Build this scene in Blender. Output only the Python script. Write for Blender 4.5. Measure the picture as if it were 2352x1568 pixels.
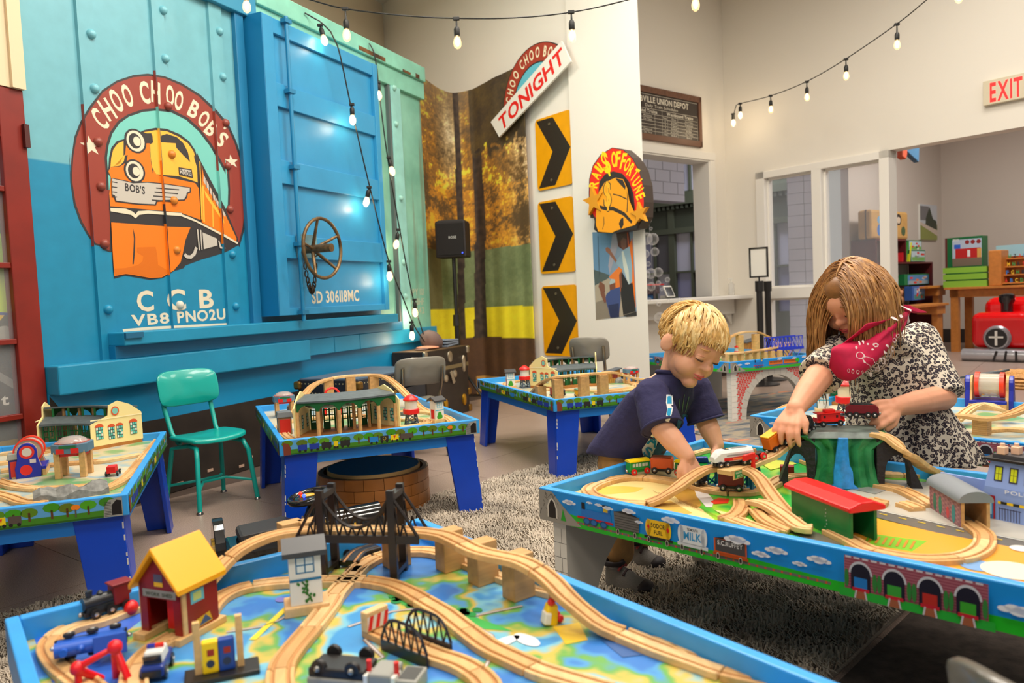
import bpy, bmesh, math, random
from mathutils import Vector as V, Matrix, noise, geometry
random.seed(7)
for o in list(bpy.data.objects): bpy.data.objects.remove(o)
sc = bpy.context.scene; col = sc.collection
R = math.radians
# ---------------------------------------------------------------- camera
FPX, PITCH, ROLL, HC = 1750.0, R(3.3), R(-2.53), .95
CX, CY = 1176, 784
_cp, _sp, _cr, _sr = math.cos(PITCH), math.sin(PITCH), math.cos(ROLL), math.sin(ROLL)
FW = V((0, _cp, -_sp)); _u0 = V((0, _sp, _cp)); _r0 = V((1, 0, 0))
RT = _r0*_cr + _u0*_sr; UP = -_r0*_sr + _u0*_cr
EYE = V((0, 0, HC))
cd = bpy.data.cameras.new('camera'); cam = bpy.data.objects.new('camera', cd); col.objects.link(cam)
cd.sensor_width = 36; cd.lens = 36*FPX/2352; cd.clip_start = .05
cam.matrix_world = Matrix(((RT.x, UP.x, -FW.x, 0), (RT.y, UP.y, -FW.y, 0), (RT.z, UP.z, -FW.z, HC), (0, 0, 0, 1)))
cd.dof.use_dof = True; cd.dof.focus_distance = 2.7; cd.dof.aperture_fstop = 4.0
sc.camera = cam
# ---------------------------------------------------------------- light
sc.view_settings.view_transform = 'Standard'; sc.view_settings.look = 'None'
sc.view_settings.gamma = 1; sc.view_settings.use_curve_mapping = False
sc.view_settings.exposure = 0.0
w = bpy.data.worlds.new('world'); sc.world = w; w.use_nodes = True
bgn = w.node_tree.nodes['Background']; bgn.inputs[0].default_value = (1, .95, .88, 1); bgn.inputs[1].default_value = .36
def area(loc, sx, sy, e, c=(1, .92, .81), rot=(0, 0, 0)):
 l = bpy.data.lights.new('ceiling_light', 'AREA'); l.shape = 'RECTANGLE'; l.size = sx; l.size_y = sy; l.energy = e; l.color = c
 o = bpy.data.objects.new('ceiling_light', l); col.objects.link(o); o.location = loc; o.rotation_euler = rot
 return o
for x, y, e in ((-.6, .8, 46), (1.5, 1.1, 46), (-.4, 3.0, 76), (1.7, 3.2, 66), (.6, 4.5, 58), (-1.2, 5.6, 34), (3.0, 5.0, 36), (-1.2, -1.6, 62), (1.6, -1.6, 62), (4.3, 2.6, 45)):  # back left corner lamp is added to brighten the upper walls there
 area((x, y, 4.0), 1.2, .6, e)
area((3.0, 10.3, 3.1), 1.2, .6, 45, (.74, .77, 1)); area((5.6, 8.2, 3.3), 1.0, .6, 85, (1, .95, .9))
# ---------------------------------------------------------------- pixels -> place
def ray(x, y): return RT*((x-CX)/FPX) + UP*((CY-y)/FPX) + FW
def G(x, y, z=0):
 d = ray(x, y); return EYE + d*((z-HC)/d.z)
def DP(x, y, dep): return EYE + ray(x, y)*dep
def _lr(th, x, y):
 m = th.matrix_basis.inverted(); return m @ EYE, m.to_3x3() @ ray(x, y)
def wl(th, x, y, out=0):              # on a wall thing's face -> (x,z)
 o, d = _lr(th, x, y); t = (-out-o.y)/d.y; p = o+d*t; return p.x, p.z
def hl(th, x, y, z=0):                # on a level plane of a thing -> (x,y)
 o, d = _lr(th, x, y); t = (z-o.z)/d.z; p = o+d*t; return p.x, p.y
def xl(th, x, y, c=0):                # on a plane x=c of a thing -> (y,z)
 o, d = _lr(th, x, y); t = (c-o.x)/d.x; p = o+d*t; return p.y, p.z
# ---------------------------------------------------------------- materials
def lin(c): c /= 255; return c/12.92 if c <= .04045 else ((c+.055)/1.055)**2.4
def L3(c):
 g = sum(c)/3; c = [max(0, min(255, g+(q-g)*1.12)) for q in c]
 return (lin(c[0]), lin(c[1]), lin(c[2]), 1)
MC = {}
def mat(c, rough=.5, metal=0, var=0, vs=8, bump=0, bs=60, coat=0, spec=.5, emit=0, alpha=1, trans=0, wood=0):
 k = (tuple(c), rough, metal, var, vs, bump, bs, coat, spec, emit, alpha, trans, wood)
 if k in MC: return MC[k]
 m = bpy.data.materials.new('material'); m.use_nodes = True; nt = m.node_tree; b = nt.nodes['Principled BSDF']
 b.inputs['Base Color'].default_value = L3(c); b.inputs['Roughness'].default_value = rough; b.inputs['Metallic'].default_value = metal
 b.inputs['Specular IOR Level'].default_value = spec; b.inputs['Coat Weight'].default_value = coat; b.inputs['Alpha'].default_value = alpha
 b.inputs['Transmission Weight'].default_value = trans
 if emit: b.inputs['Emission Color'].default_value = L3(c); b.inputs['Emission Strength'].default_value = emit
 if var or bump or wood:
  tc = nt.nodes.new('ShaderNodeTexCoord'); n = nt.nodes.new('ShaderNodeTexNoise'); n.inputs['Scale'].default_value = vs; n.inputs['Detail'].default_value = 6
  src = tc.outputs['Object']
  if wood:
   mp = nt.nodes.new('ShaderNodeMapping'); mp.inputs['Scale'].default_value = (1, .12, 1) if wood == 1 else (.12, 1, 1); nt.links.new(src, mp.inputs[0]); src = mp.outputs[0]
  nt.links.new(src, n.inputs['Vector'])
  if var:
   r = nt.nodes.new('ShaderNodeValToRGB'); k0 = max(0, 1-var*1.6); k1 = 1+var*.7
   r.color_ramp.elements[0].position = .3; r.color_ramp.elements[1].position = .7
   l = L3(c); r.color_ramp.elements[0].color = tuple(min(1, q*k0) for q in l[:3])+(1,); r.color_ramp.elements[1].color = tuple(min(1, q*k1) for q in l[:3])+(1,)
   nt.links.new(n.outputs[0], r.inputs[0]); nt.links.new(r.outputs[0], b.inputs['Base Color'])
  if bump:
   n2 = nt.nodes.new('ShaderNodeTexNoise'); n2.inputs['Scale'].default_value = bs; n2.inputs['Detail'].default_value = 4; nt.links.new(tc.outputs['Object'], n2.inputs['Vector'])
   bp = nt.nodes.new('ShaderNodeBump'); bp.inputs['Strength'].default_value = bump; bp.inputs['Distance'].default_value = .01
   nt.links.new(n2.outputs[0], bp.inputs['Height']); nt.links.new(bp.outputs[0], b.inputs['Normal'])
 MC[k] = m; return m
def wmat(c=(226, 190, 140), k=1): return mat(c, .55, var=.13, vs=70, wood=k)
def nodes(m):
 return m.node_tree, m.node_tree.nodes, m.node_tree.links, m.node_tree.nodes['Principled BSDF']
# ---------------------------------------------------------------- mesh builder
class M:
 def __init__(s, mt=None): s.bm = bmesh.new(); s.ms = []; s.mi = 0; s.X = Matrix(); (s.m(mt) if mt else 0)
 def m(s, mt):
  if mt not in s.ms: s.ms.append(mt)
  s.mi = s.ms.index(mt); return s
 def at(s, loc=(0, 0, 0), rz=0, rx=0, ry=0):
  s.X = Matrix.Translation(V(loc)) @ Matrix.Rotation(rz, 4, 'Z') @ Matrix.Rotation(ry, 4, 'Y') @ Matrix.Rotation(rx, 4, 'X'); return s
 def v(s, p): return s.bm.verts.new(s.X @ V(p))
 def f(s, vs):
  try:
   f = s.bm.faces.new(vs); f.material_index = s.mi; return f
  except ValueError: return None
 def poly(s, pts): return s.f([s.v(p) for p in pts])
 def loft(s, rings, closed=True, caps=True, loop=False):
  rs = [[s.v(p) for p in r] for r in rings]; n = len(rs[0])
  for a, b in list(zip(rs, rs[1:])) + ([(rs[-1], rs[0])] if loop else []):
   for i in range(n if closed else n-1): s.f([a[i], a[(i+1) % n], b[(i+1) % n], b[i]])
  if caps and closed and not loop: s.f(rs[0][::-1]); s.f(rs[-1])
  return s
 def box(s, c, sz, rz=0, rx=0, ry=0, taper=None):
  x, y, z = (q/2 for q in sz); Xm = Matrix.Translation(V(c)) @ Matrix.Rotation(rz, 4, 'Z') @ Matrix.Rotation(ry, 4, 'Y') @ Matrix.Rotation(rx, 4, 'X'); t = taper or (1, 1)
  a = [Xm @ V(p) for p in ((-x, -y, -z), (x, -y, -z), (x, y, -z), (-x, y, -z))]
  b = [Xm @ V((p[0]*t[0], p[1]*t[1], z)) for p in ((-x, -y), (x, -y), (x, y), (-x, y))]
  return s.loft([a, b])
 def bx(s, x0, x1, y0, y1, z0, z1): return s.box(((x0+x1)/2, (y0+y1)/2, (z0+z1)/2), (abs(x1-x0), abs(y1-y0), abs(z1-z0)))
 def prism(s, pts, y0, y1, ax='y'):   # outline (a,b) extruded: ax y -> (a,y,b), z -> (a,b,z), x -> (x,a,b)
  g = {'y': lambda a, b, t: (a, t, b), 'z': lambda a, b, t: (a, b, t), 'x': lambda a, b, t: (t, a, b)}[ax]
  A = [s.v(g(a, b, y0)) for a, b in pts]; B = [s.v(g(a, b, y1)) for a, b in pts]; n = len(pts)
  for i in range(n): s.f([A[i], A[(i+1) % n], B[(i+1) % n], B[i]])
  for tri in geometry.tessellate_polygon([[V((a, b, 0)) for a, b in pts]]):
   s.f([A[i] for i in tri][::-1]); s.f([B[i] for i in tri])
  return s
 def frm(s, d):
  d = V(d).normalized(); a = V((0, 0, 1)) if abs(d.z) < .9 else V((1, 0, 0)); x = d.cross(a).normalized(); return x, d.cross(x)
 def cyl(s, p0, p1, r0, r1=None, seg=12, caps=True):
  r1 = r0 if r1 is None else r1; p0, p1 = V(p0), V(p1); x, y = s.frm(p1-p0); cs = [(math.cos(i*2*math.pi/seg), math.sin(i*2*math.pi/seg)) for i in range(seg)]
  return s.loft([[p0+(x*c+y*q)*r0 for c, q in cs], [p1+(x*c+y*q)*r1 for c, q in cs]], caps=caps)
 def tube(s, pts, r, seg=6, loop=False, flat=None):
  pts = [V(p) for p in pts]; n = len(pts); rr = r if isinstance(r, (list, tuple)) else [r]*n; rings = []; px = None
  for i, p in enumerate(pts):
   d = (pts[(i+1) % n if loop else min(i+1, n-1)] - pts[(i-1) if (loop or i) else 0])
   if d.length < 1e-9: d = V((0, 0, 1))
   d.normalize()
   if px is None: x, y = s.frm(d)
   else:
    x = px - d*px.dot(d)
    if x.length < 1e-6: x, y = s.frm(d)
    x.normalize(); y = d.cross(x)
   px = x; k = flat or 1
   rings.append([p+(x*math.cos(j*2*math.pi/seg)+y*math.sin(j*2*math.pi/seg)*k)*rr[i] for j in range(seg)])
  return s.loft(rings, loop=loop)
 def lathe(s, prof, c=(0, 0, 0), seg=16, ax='z', caps=True, sx=1, sy=1):
  g = {'z': lambda a, b, t: V((a, b, t)), 'y': lambda a, b, t: V((a, t, b)), 'x': lambda a, b, t: V((t, a, b))}[ax]; c = V(c)
  return s.loft([[c+g(r*sx*math.cos(i*2*math.pi/seg), r*sy*math.sin(i*2*math.pi/seg), z) for i in range(seg)] for r, z in prof], caps=caps)
 def sph(s, c, r, seg=12, rings=8, rot=None):
  r = (r, r, r) if not isinstance(r, (list, tuple)) else r; c = V(c); q = rot or Matrix.Identity(3)
  return s.loft([[c+q @ V((r[0]*math.sin(t)*math.cos(i*2*math.pi/seg), r[1]*math.sin(t)*math.sin(i*2*math.pi/seg), -r[2]*math.cos(t))) for i in range(seg)] for t in [max(.02, min(math.pi-.02, k*math.pi/rings)) for k in range(rings+1)]])
 def obj(s, name, par=None, smooth=0, bev=0, bseg=2, label=None):
  bmesh.ops.recalc_face_normals(s.bm, faces=s.bm.faces)
  me = bpy.data.meshes.new(name); s.bm.to_mesh(me); s.bm.free()
  for q in s.ms: me.materials.append(q)
  if smooth:
   me.polygons.foreach_set('use_smooth', [True]*len(me.polygons)); me.set_sharp_from_angle(angle=R(smooth))
  o = bpy.data.objects.new(name, me); col.objects.link(o); o.parent = par
  if bev:
   b = o.modifiers.new('bevel', 'BEVEL'); b.width = bev; b.segments = bseg; b.limit_method = 'ANGLE'; b.angle_limit = R(40)
  if label: o['label'] = label
  return o
def tag(o, label, cat, group=None):
 o['label'] = label; o['category'] = cat
 if group: o['group'] = group
 return o
def struct(o): o['kind'] = 'structure'; return o
def thing(name, label, cat, loc=(0, 0, 0), rz=0, group=None, rot=None):
 o = bpy.data.objects.new(name, None); col.objects.link(o); o.empty_display_size = .05
 o.location = loc; o.rotation_euler = rot or (0, 0, rz); return tag(o, label, cat, group)
def dup(root, loc, rz, label=None, group=None, rot=None, scale=None):
 def cp(o, par):
  c = o.copy(); col.objects.link(c); c.parent = par
  for ch in list(o.children): cp(ch, c)
  return c
 r = cp(root, None); r.location = loc; r.rotation_euler = rot or (0, 0, rz)
 if label: r['label'] = label
 if group: r['group'] = group
 if scale: r.scale = (scale,)*3
 return r
# ---------------------------------------------------------------- flat prints
GL = {}
def glyphs():
 fc = bpy.data.curves
 obs = []
 for ch in [chr(i) for i in range(33, 127)]:
  for b in (0, 1):
   c = fc.new('glyph', 'FONT'); c.body = ch; c.offset = .028*b; c.resolution_u = 2 + b; c.fill_mode = 'FRONT'
   o = bpy.data.objects.new('glyph', c); col.objects.link(o); obs.append((ch, b, o))
 dg = bpy.context.evaluated_depsgraph_get()
 for ch, b, o in obs:
  me = bpy.data.meshes.new_from_object(o.evaluated_get(dg)); me.calc_loop_triangles()
  vs = [(v.co.x, v.co.y) for v in me.vertices]; ts = [tuple(t.vertices) for t in me.loop_triangles]
  x0 = min((v[0] for v in vs), default=0); x1 = max((v[0] for v in vs), default=.3)
  GL[ch, b] = ([(a-x0, c) for a, c in vs], ts, x1-x0); bpy.data.meshes.remove(me)
 for ch, b, o in obs:
  c = o.data; bpy.data.objects.remove(o); fc.remove(c)
glyphs()
EPS = .00015
class PR:
 """flat print in a plane of a thing: ax y -> wall face, z -> top, x -> end face"""
 def __init__(s, ax='y', base=.001, sg=1, steps=None, mr=.5, surf=None):
  s.b = M(); s.ax = ax; s.base = base; s.sg = sg; s.steps = steps; s.mr = mr; s.surf = surf; s.lay = 0; s.hp = None
 def P(s, a, b, h):
  if s.surf: return s.surf(a, b, h)
  return {'y': (a, -h*s.sg, b), 'z': (a, b, h), 'x': (h*s.sg, a, b)}[s.ax]
 def tris(s, pts, ts, c, lay=None, mt=None):
  s.lay = s.lay+1 if lay is None else lay; h = s.base+s.lay*EPS; s.b.m(mt or mat(c, s.mr))
  if s.hp:
   for t in ts:
    p = [pts[i] for i in t]; q = []; f = lambda A: s.hp[0]*A[0]+s.hp[1]*A[1]-s.hp[2]
    for i in range(3):
     A, B = p[i-1], p[i]; da, db = f(A), f(B)
     if (da >= 0) != (db >= 0): k = da/(da-db); q.append((A[0]+(B[0]-A[0])*k, A[1]+(B[1]-A[1])*k))
     if db >= 0: q.append(B)
    if len(q) >= 3: s.b.poly([s.P(a, b, h) for a, b in q])
   return s
  if not s.steps:
   vs = [s.b.v(s.P(a, b, h)) for a, b in pts]
   for t in ts: s.b.f([vs[i] for i in t])
   return s
  for t in ts:
   for u0, u1, dh in s.steps:
    p = [pts[i] for i in t]
    for sgn, lim in ((1, u0), (-1, u1)):
     q = []
     for i in range(len(p)):
      A, B = p[i-1], p[i]; da, db = (A[0]-lim)*sgn, (B[0]-lim)*sgn
      if (da >= 0) != (db >= 0): k = da/(da-db); q.append((A[0]+(B[0]-A[0])*k, A[1]+(B[1]-A[1])*k))
      if db >= 0: q.append(B)
     p = q
     if len(p) < 3: break
    if len(p) >= 3: s.b.poly([s.P(*(s.proj(a, b, dh) if dh else (a, b)), h+dh) for a, b in p])
  return s
 def poly(s, pts, c, lay=None, mt=None):
  pts = list(pts); return s.tris(pts, geometry.tessellate_polygon([[V((a, b, 0)) for a, b in pts]]), c, lay, mt)
 def rect(s, x0, x1, y0, y1, c, lay=None, mt=None): return s.poly([(x0, y0), (x1, y0), (x1, y1), (x0, y1)], c, lay, mt)
 def ell(s, x, y, rx, ry, c, lay=None, seg=20, a0=0, a1=360, mt=None, rot=0):
  cr, sr = math.cos(rot), math.sin(rot)
  p = [(rx*math.cos(R(a0+(a1-a0)*i/seg)), ry*math.sin(R(a0+(a1-a0)*i/seg))) for i in range(seg + (a1-a0 < 360))]
  return s.poly([(x+a*cr-b*sr, y+a*sr+b*cr) for a, b in p], c, lay, mt)
 def ring(s, x, y, r0, r1, c, a0=0, a1=360, seg=40, lay=None, ky=1):
  A = [R(a0+(a1-a0)*i/seg) for i in range(seg+1)]
  p = [(x+r1*math.cos(a), y+r1*ky*math.sin(a)) for a in A]+[(x+r0*math.cos(a), y+r0*ky*math.sin(a)) for a in A]; n = seg+1
  return s.tris(p, [t for i in range(seg) for t in ((i, i+1, n+i+1), (i, n+i+1, n+i))], c, lay)
 def line(s, pts, w, c, lay=None, loop=False):
  pts = [V((a, b)) for a, b in pts]; n = len(pts); L = []
  for i, p in enumerate(pts):
   d = pts[(i+1) % n if loop else min(i+1, n-1)]-pts[(i-1) % n if loop else max(i-1, 0)]
   d = d.normalized() if d.length > 1e-9 else V((1, 0)); L.append((p+V((-d.y, d.x))*w/2, p-V((-d.y, d.x))*w/2))
  p = [tuple(q) for ab in L for q in ab]; ts = []
  for i in range(n if loop else n-1): j = (i+1) % n; ts += [(2*i, 2*j, 2*j+1), (2*i, 2*j+1, 2*i+1)]
  return s.tris(p, ts, c, lay)
 def star(s, x, y, r, c, rot=90, k=.4, lay=None, ky=1): return s.poly([(x+(r if i % 2 == 0 else r*k)*math.cos(R(rot+36*i)), y+ky*(r if i % 2 == 0 else r*k)*math.sin(R(rot+36*i))) for i in range(10)], c, lay)
 def twidth(s, t, b=1): return sum(.32 if ch == ' ' else GL[ch, b][2]+.09 for ch in t)
 def text(s, t, x, y, h, c, w=None, rot=0, bold=1, lay=None, al='c', shear=0, f=None):
  W = s.twidth(t, bold); sy = h/.69; sx = (w/W if w else sy); x0 = -W*sx/2 if al == 'c' else 0; s.lay = s.lay+1 if lay is None else lay; lay = s.lay; cr, sr = math.cos(rot), math.sin(rot)
  for ch in t:
   if ch == ' ': x0 += .32*sx; continue
   vs, ts, gw = GL[ch, bold]; P = []
   for a, b in vs:
    a = x0+(a+.045)*sx+shear*b*sy; b = b*sy; q = (x+a*cr-b*sr, y+a*sr+b*cr); P.append(f(*q) if f else q)
   s.tris(P, ts, c, lay); x0 += (gw+.09)*sx
  return s
 def arct(s, t, x, y, r, a0, a1, h, c, kx=1, bold=1, lay=None, ky=1):   # letters along an arc from angle a0 to a1
  W = s.twidth(t, bold); pos = 0; s.lay = s.lay+1 if lay is None else lay; lay = s.lay
  for ch in t:
   gw = .32 if ch == ' ' else GL[ch, bold][2]+.09
   if ch != ' ':
    a = R(a0+(a1-a0)*(pos+gw/2)/W); vs, ts, g = GL[ch, bold]; sx = abs(R(a1-a0))*r/W*kx; sy = h/.69; P = []
    for p, q in vs:
     p = (p-g/2)*sx; q = r+q*sy; P.append((x+q*math.cos(a)+p*math.sin(a), y+ky*(q*math.sin(a)-p*math.cos(a))))
    s.tris(P, ts, c, lay)
   pos += gw
  return s
 def obj(s, name, par, label=None): return s.b.obj(name, par, label=label)
def cloud(p, x, y, s, c=(235, 238, 245), lay=None, f=None):
 for dx, dy, r in ((-.7, -.05, .35), (-.25, .15, .45), (.25, .1, .5), (.75, -.05, .32), (0, -.1, .5)): p.ell(x+dx*s, y+dy*s*.6, r*s, r*s*.5, c, lay, 12)
# ================================================================ room
def fmat():
 m = mat((146, 128, 116), .35); nt, N, Lk, b = nodes(m)
 tc = N.new('ShaderNodeTexCoord'); n = N.new('ShaderNodeTexNoise'); n.inputs['Scale'].default_value = 260; n.inputs['Detail'].default_value = 3
 n2 = N.new('ShaderNodeTexNoise'); n2.inputs['Scale'].default_value = 1.4
 Lk.new(tc.outputs['Object'], n.inputs[0]); Lk.new(tc.outputs['Object'], n2.inputs[0])
 r = N.new('ShaderNodeValToRGB'); e = r.color_ramp.elements; e[0].position = .3; e[0].color = L3((134, 115, 104)); e[1].position = .75; e[1].color = L3((206, 190, 178))
 x = e.new(.52); x.color = L3((170, 150, 138))
 mx = N.new('ShaderNodeMix'); mx.data_type = 'RGBA'; mx.blend_type = 'MULTIPLY'; mx.inputs[0].default_value = .2
 Lk.new(n.outputs[0], r.inputs[0]); Lk.new(r.outputs[0], mx.inputs[6]); Lk.new(n2.outputs[0], mx.inputs[7]); Lk.new(mx.outputs[2], b.inputs['Base Color'])
 return m
FM = fmat()
fl = struct(M(mat((92, 78, 70), .6)).bx(-9, 16, -4, 20, -.06, -.004).obj('floor'))
ANG_B = R(65.92)
# floor tiles with fine joints in the part the photograph shows
_t = M(FM).box((0, 0, -.002), (.902, .902, .004)).obj('tile', fl); _c, _s = math.cos(R(52)), math.sin(R(52)); _first = True
for i in range(-9, 14):
 for j in range(-5, 14):
  x, y = (i*_c-j*_s)*.905, (i*_s+j*_c)*.905+1
  q = V((x, y, 0))-EYE
  d = q.dot(FW)
  if d < .9 or d > 15 or abs(q.dot(RT)/d) > .85 or (x-.0)*.913-(y-6)*.408 < -1.0: continue
  o = _t if _first else _t.copy()
  if not _first: col.objects.link(o); o.parent = fl
  o.location = (x, y, 0); o.rotation_euler = (0, 0, R(52)); _first = False
WALL = mat((236, 231, 221), .85, bump=.03, bs=120)
def Wall(name, p, ang, s0, s1, z0, z1, holes=(), th=.15, m=None):
 """wall slab along ang from p, with rectangular holes (s0,s1,z0,z1)"""
 o = M(m or WALL); ss = sorted({s0, s1, *[h[0] for h in holes], *[h[1] for h in holes]}); zz = sorted({z0, z1, *[h[2] for h in holes], *[h[3] for h in holes]})
 for a, b in zip(ss, ss[1:]):
  for c, d in zip(zz, zz[1:]):
   if not any(h[0]-1e-6 <= a and b <= h[1]+1e-6 and h[2]-1e-6 <= c and d <= h[3]+1e-6 for h in holes): o.bx(a, b, 0, th, c, d)
 r = struct(o.obj(name)); r.location = (p[0], p[1], 0); r.rotation_euler = (0, 0, ang); return r
CH0 = (.581, 6.38); ANG_C = R(-52)
EX0 = (3.46, 7.011); ANG_E = R(-51)
TK0 = (2.392, 8.329); ANG_T = R(39)
HT = 4.3
wch = Wall('wall_back', CH0, ANG_C, -3.04, .02, 0, HT)
wco = struct(M(WALL).prism([(0, 0), (.775, 0), (.28, .5), (0, .5)], 0, HT, 'z').obj('wall_pillar')); wco.location = (CH0[0]-.024, CH0[1]-.018, 0); wco.rotation_euler = (0, 0, ANG_C)
wlf = Wall('wall_left', (-1.29, 8.777), ANG_B, -9.5, 0, 0, HT, m=mat((232, 218, 196), .85))
ZS = .87
wtk = Wall('wall_ticket', TK0, ANG_T, -2.4, 0, 0, HT, holes=[(-1.78, -.30, ZS, 2.30)], th=.14)
wex = Wall('wall_exit', EX0, ANG_E, -1.70, 4.2, 0, HT, holes=[(-1.26, -.03, .12, 2.07), (-.03+.06, 2.6, 0, 2.13)], th=.16)
ce = struct(M(mat((235, 230, 222), .9)).bx(-9, 13, -4, 14, HT, HT+.1).obj('ceiling'))
BB = mat((48, 40, 36), .5)
for n, p, a, s0, s1 in (('baseboard_exit', EX0, ANG_E, -1.7, -1.3), ('baseboard_ticket', TK0, ANG_T, -1.4, 0)):
 o = struct(M(BB).bx(s0, s1, -.012, 0, 0, .1).obj(n)); o.location = (p[0], p[1], 0); o.rotation_euler = (0, 0, a)
# ---------------------------------------------------------------- ticket window
TW = mat((240, 237, 230), .45)
def empty_at(name, p, ang): o = bpy.data.objects.new(name, None); col.objects.link(o); o.location = (p[0], p[1], 0); o.rotation_euler = (0, 0, ang); return o
WIN1 = w1 = struct(empty_at('window_1', TK0, ANG_T))
M(TW).bx(-1.88, -.21, -.025, .0, 2.30, 2.38).obj('head_trim', w1, bev=.004)
M(TW).bx(-.30, -.21, -.02, .0, ZS, 2.30).obj('side_trim', w1, bev=.004)
M(TW).bx(-.315, -.30, -.01, .2, ZS, 2.30).obj('jamb', w1)
M(TW).bx(-1.78, -.30, -.01, .2, 2.285, 2.30).obj('head_jamb', w1)
M(TW).bx(-1.9, .0, -.30, .14, ZS-.04, ZS).obj('shelf', w1, bev=.008)
M(TW).bx(-1.9, -.02, -.08, 0, ZS-.20, ZS-.04).obj('apron', w1, bev=.003)
M(TW).prism([(-.28, ZS-.04), (-.02, ZS-.04), (-.02, ZS-.32)], -.04, -.02).obj('bracket', w1)
# ---------------------------------------------------------------- framed windows in the exit wall
w2 = struct(empty_at('window_2', EX0, ANG_E)); GLS = mat((214, 222, 232), .05, alpha=.12, spec=.8)
for a, b, c, d in ((-1.32, -1.22, 0, 2.13), (-.70, -.60, .12, 2.07), (-.04, .05, 0, 2.13)):
 M(TW).bx(a, b, -.03, .13, c, d).obj('post', w2, bev=.004)
M(TW).bx(-1.32, .05, -.03, .13, 2.06, 2.13).obj('head_rail', w2, bev=.004)
M(TW).bx(-1.26, -.65, -.035, .06, .82, .93).obj('mid_rail', w2, bev=.004)
M(TW).bx(-.65, -.02, -.035, .06, .82, .93).obj('mid_rail', w2, bev=.004)
M(TW).bx(-1.26, -.03, -.03, .06, .1, .18).obj('bottom_rail', w2, bev=.004)
for a, b, c, d in ((-1.22, -.70, .93, 2.06), (-.60, -.04, .93, 2.06), (-1.22, -.70, .18, .82), (-.60, -.04, .18, .82)):
 M(GLS).bx(a, b, .05, .056, c, d).obj('pane', w2)
 f = M(TW)
 for q in ((a, a+.02, c, d), (b-.02, b, c, d), (a, b, c, c+.02), (a, b, d-.02, d)): f.bx(q[0], q[1], .03, .07, q[2], q[3])
 f.obj('glazing_bead', w2)
# ---------------------------------------------------------------- rooms beyond: station hall behind the ticket window, shop behind the opening
GRN = mat((88, 92, 70), .5); GRD = mat((70, 74, 56), .5)
def hall():
 # dark green shop front seen through the ticket window and the first pane
 p = (2.1, 12.0); ang = R(-44)
 t = thing('shop_front', 'dark green panelled shop front with tall paned windows behind the ticket window', 'shop front', (p[0], p[1], 0), ang)
 x0, x1 = -1.4, 2.5
 M(GRD).bx(x0, x1, 0, .12, 1.86, 2.3).obj('fascia', t); M(GRN).bx(x0, x1, -.10, .1, 2.22, 2.32).obj('cornice', t)
 M(GRN).bx(x0, x1, -.05, .1, 1.80, 1.88).obj('cornice', t)
 d = M(GRD)
 for i in range(48): d.bx(x0+i*.08, x0+.04+i*.08, -.08, -.02, 2.16, 2.22)
 d.obj('dentil_band', t)['kind'] = 'stuff'
 M(GRN).bx(x0, x1, 0, .1, 0, .6).obj('stall_riser', t); M(GRN).bx(x0, x1, 0, .1, 2.32, 2.42).obj('transom', t); M(GRN).bx(x0, x1, 0, .1, 2.95, 3.05).obj('transom', t)
 gl = mat((150, 150, 176), .08, spec=.9); gl2 = mat((206, 204, 208), .15, spec=.8); gl3 = mat((96, 92, 92), .1)
 for i in range(7):
  x = x0+i*.65; M(GRN).bx(x-.05, x+.05, -.03, .1, .6, 3.0).obj('mullion', t)
  if i < 6:
   for z0, z1 in ((.6, 1.22), (1.22, 1.80), (2.42, 2.95)):
    for k in (0, 1): M((gl, gl2, gl3, gl2)[(i*7+int(z0*5)+k*2) % 4]).bx(x+.05+k*.285, x+.315+k*.285, .04, .05, z0, z1).obj('pane', t)
    M(GRN).bx(x+.31, x+.34, -.01, .09, z0, z1).obj('glazing_bar', t)
   M(GRN).bx(x+.05, x+.6, -.01, .09, 1.205, 1.235).obj('glazing_bar', t)
 # white tiled lintel behind the ticket window
 wt = mat((214, 214, 222), .3); b = struct(M(wt).bx(-2.6, .5, .0, .2, 2.02, 4.0).obj('wall_hall')); b.location = (TK0[0]-.629*.95, TK0[1]+.777*.95, 0); b.rotation_euler = (0, 0, ANG_T)
 k = M(mat((150, 150, 156), .6))
 for r_ in range(6):
  z = 2.1+r_*.14; k.bx(-2.6, .5, -.002, 0, z, z+.006)
  for i in range(12): x = -2.6+i*.27+(r_ % 2)*.135; k.bx(x, x+.006, -.002, 0, z, z+.14)
 k.obj('tile_joints', b)['kind'] = 'stuff'
hall()
SH = mat((206, 196, 186), .9)
# shop walls
def shop_wall(name, a, b, h=3.6, m=None):
 a, b = V(a), V(b); d = b-a; o = struct(M(m or SH).bx(0, d.length, 0, .1, 0, h).obj(name)); o.location = (a.x, a.y, 0); o.rotation_euler = (0, 0, math.atan2(d.y, d.x)); return o
SL0 = (6.42, 11.33)
shop_wall('wall_shop_left', (6.42-.777*2.75, 11.33-.629*2.75), SL0)
shop_wall('wall_shop_right', SL0, (6.42+.63*3.2, 11.33-.777*3.2))
shop_wall('wall_shop_pillar', (7.55, 9.75), (9.5, 8.6), m=mat((96, 82, 74), .8))
_o = struct(M(BB).bx(0, 3.2, -.015, 0, 0, .2).obj('baseboard_shop')); _o.location = (6.42, 11.33, 0); _o.rotation_euler = (0, 0, ANG_E)
# white painted block pillar behind the first pane
t = thing('block_pillar', 'white painted block pillar standing behind the window frame', 'pillar', (3.55, 9.7, 0), R(-30))
M(mat((150, 150, 158), .6)).bx(0, .40, .01, .3, 0, 3.4).obj('core', t)
bk = M(mat((222, 222, 232), .4)).bx(0, .195, 0, .02, 0, .135).obj('block', t); _n = 0
for r_ in range(24):
 for k in range(2):
  o = bk if _n == 0 else bk.copy()
  if _n: col.objects.link(o); o.parent = t
  o.location = (k*.2+(r_ % 2)*.004, 0, r_*.14); _n += 1
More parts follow.
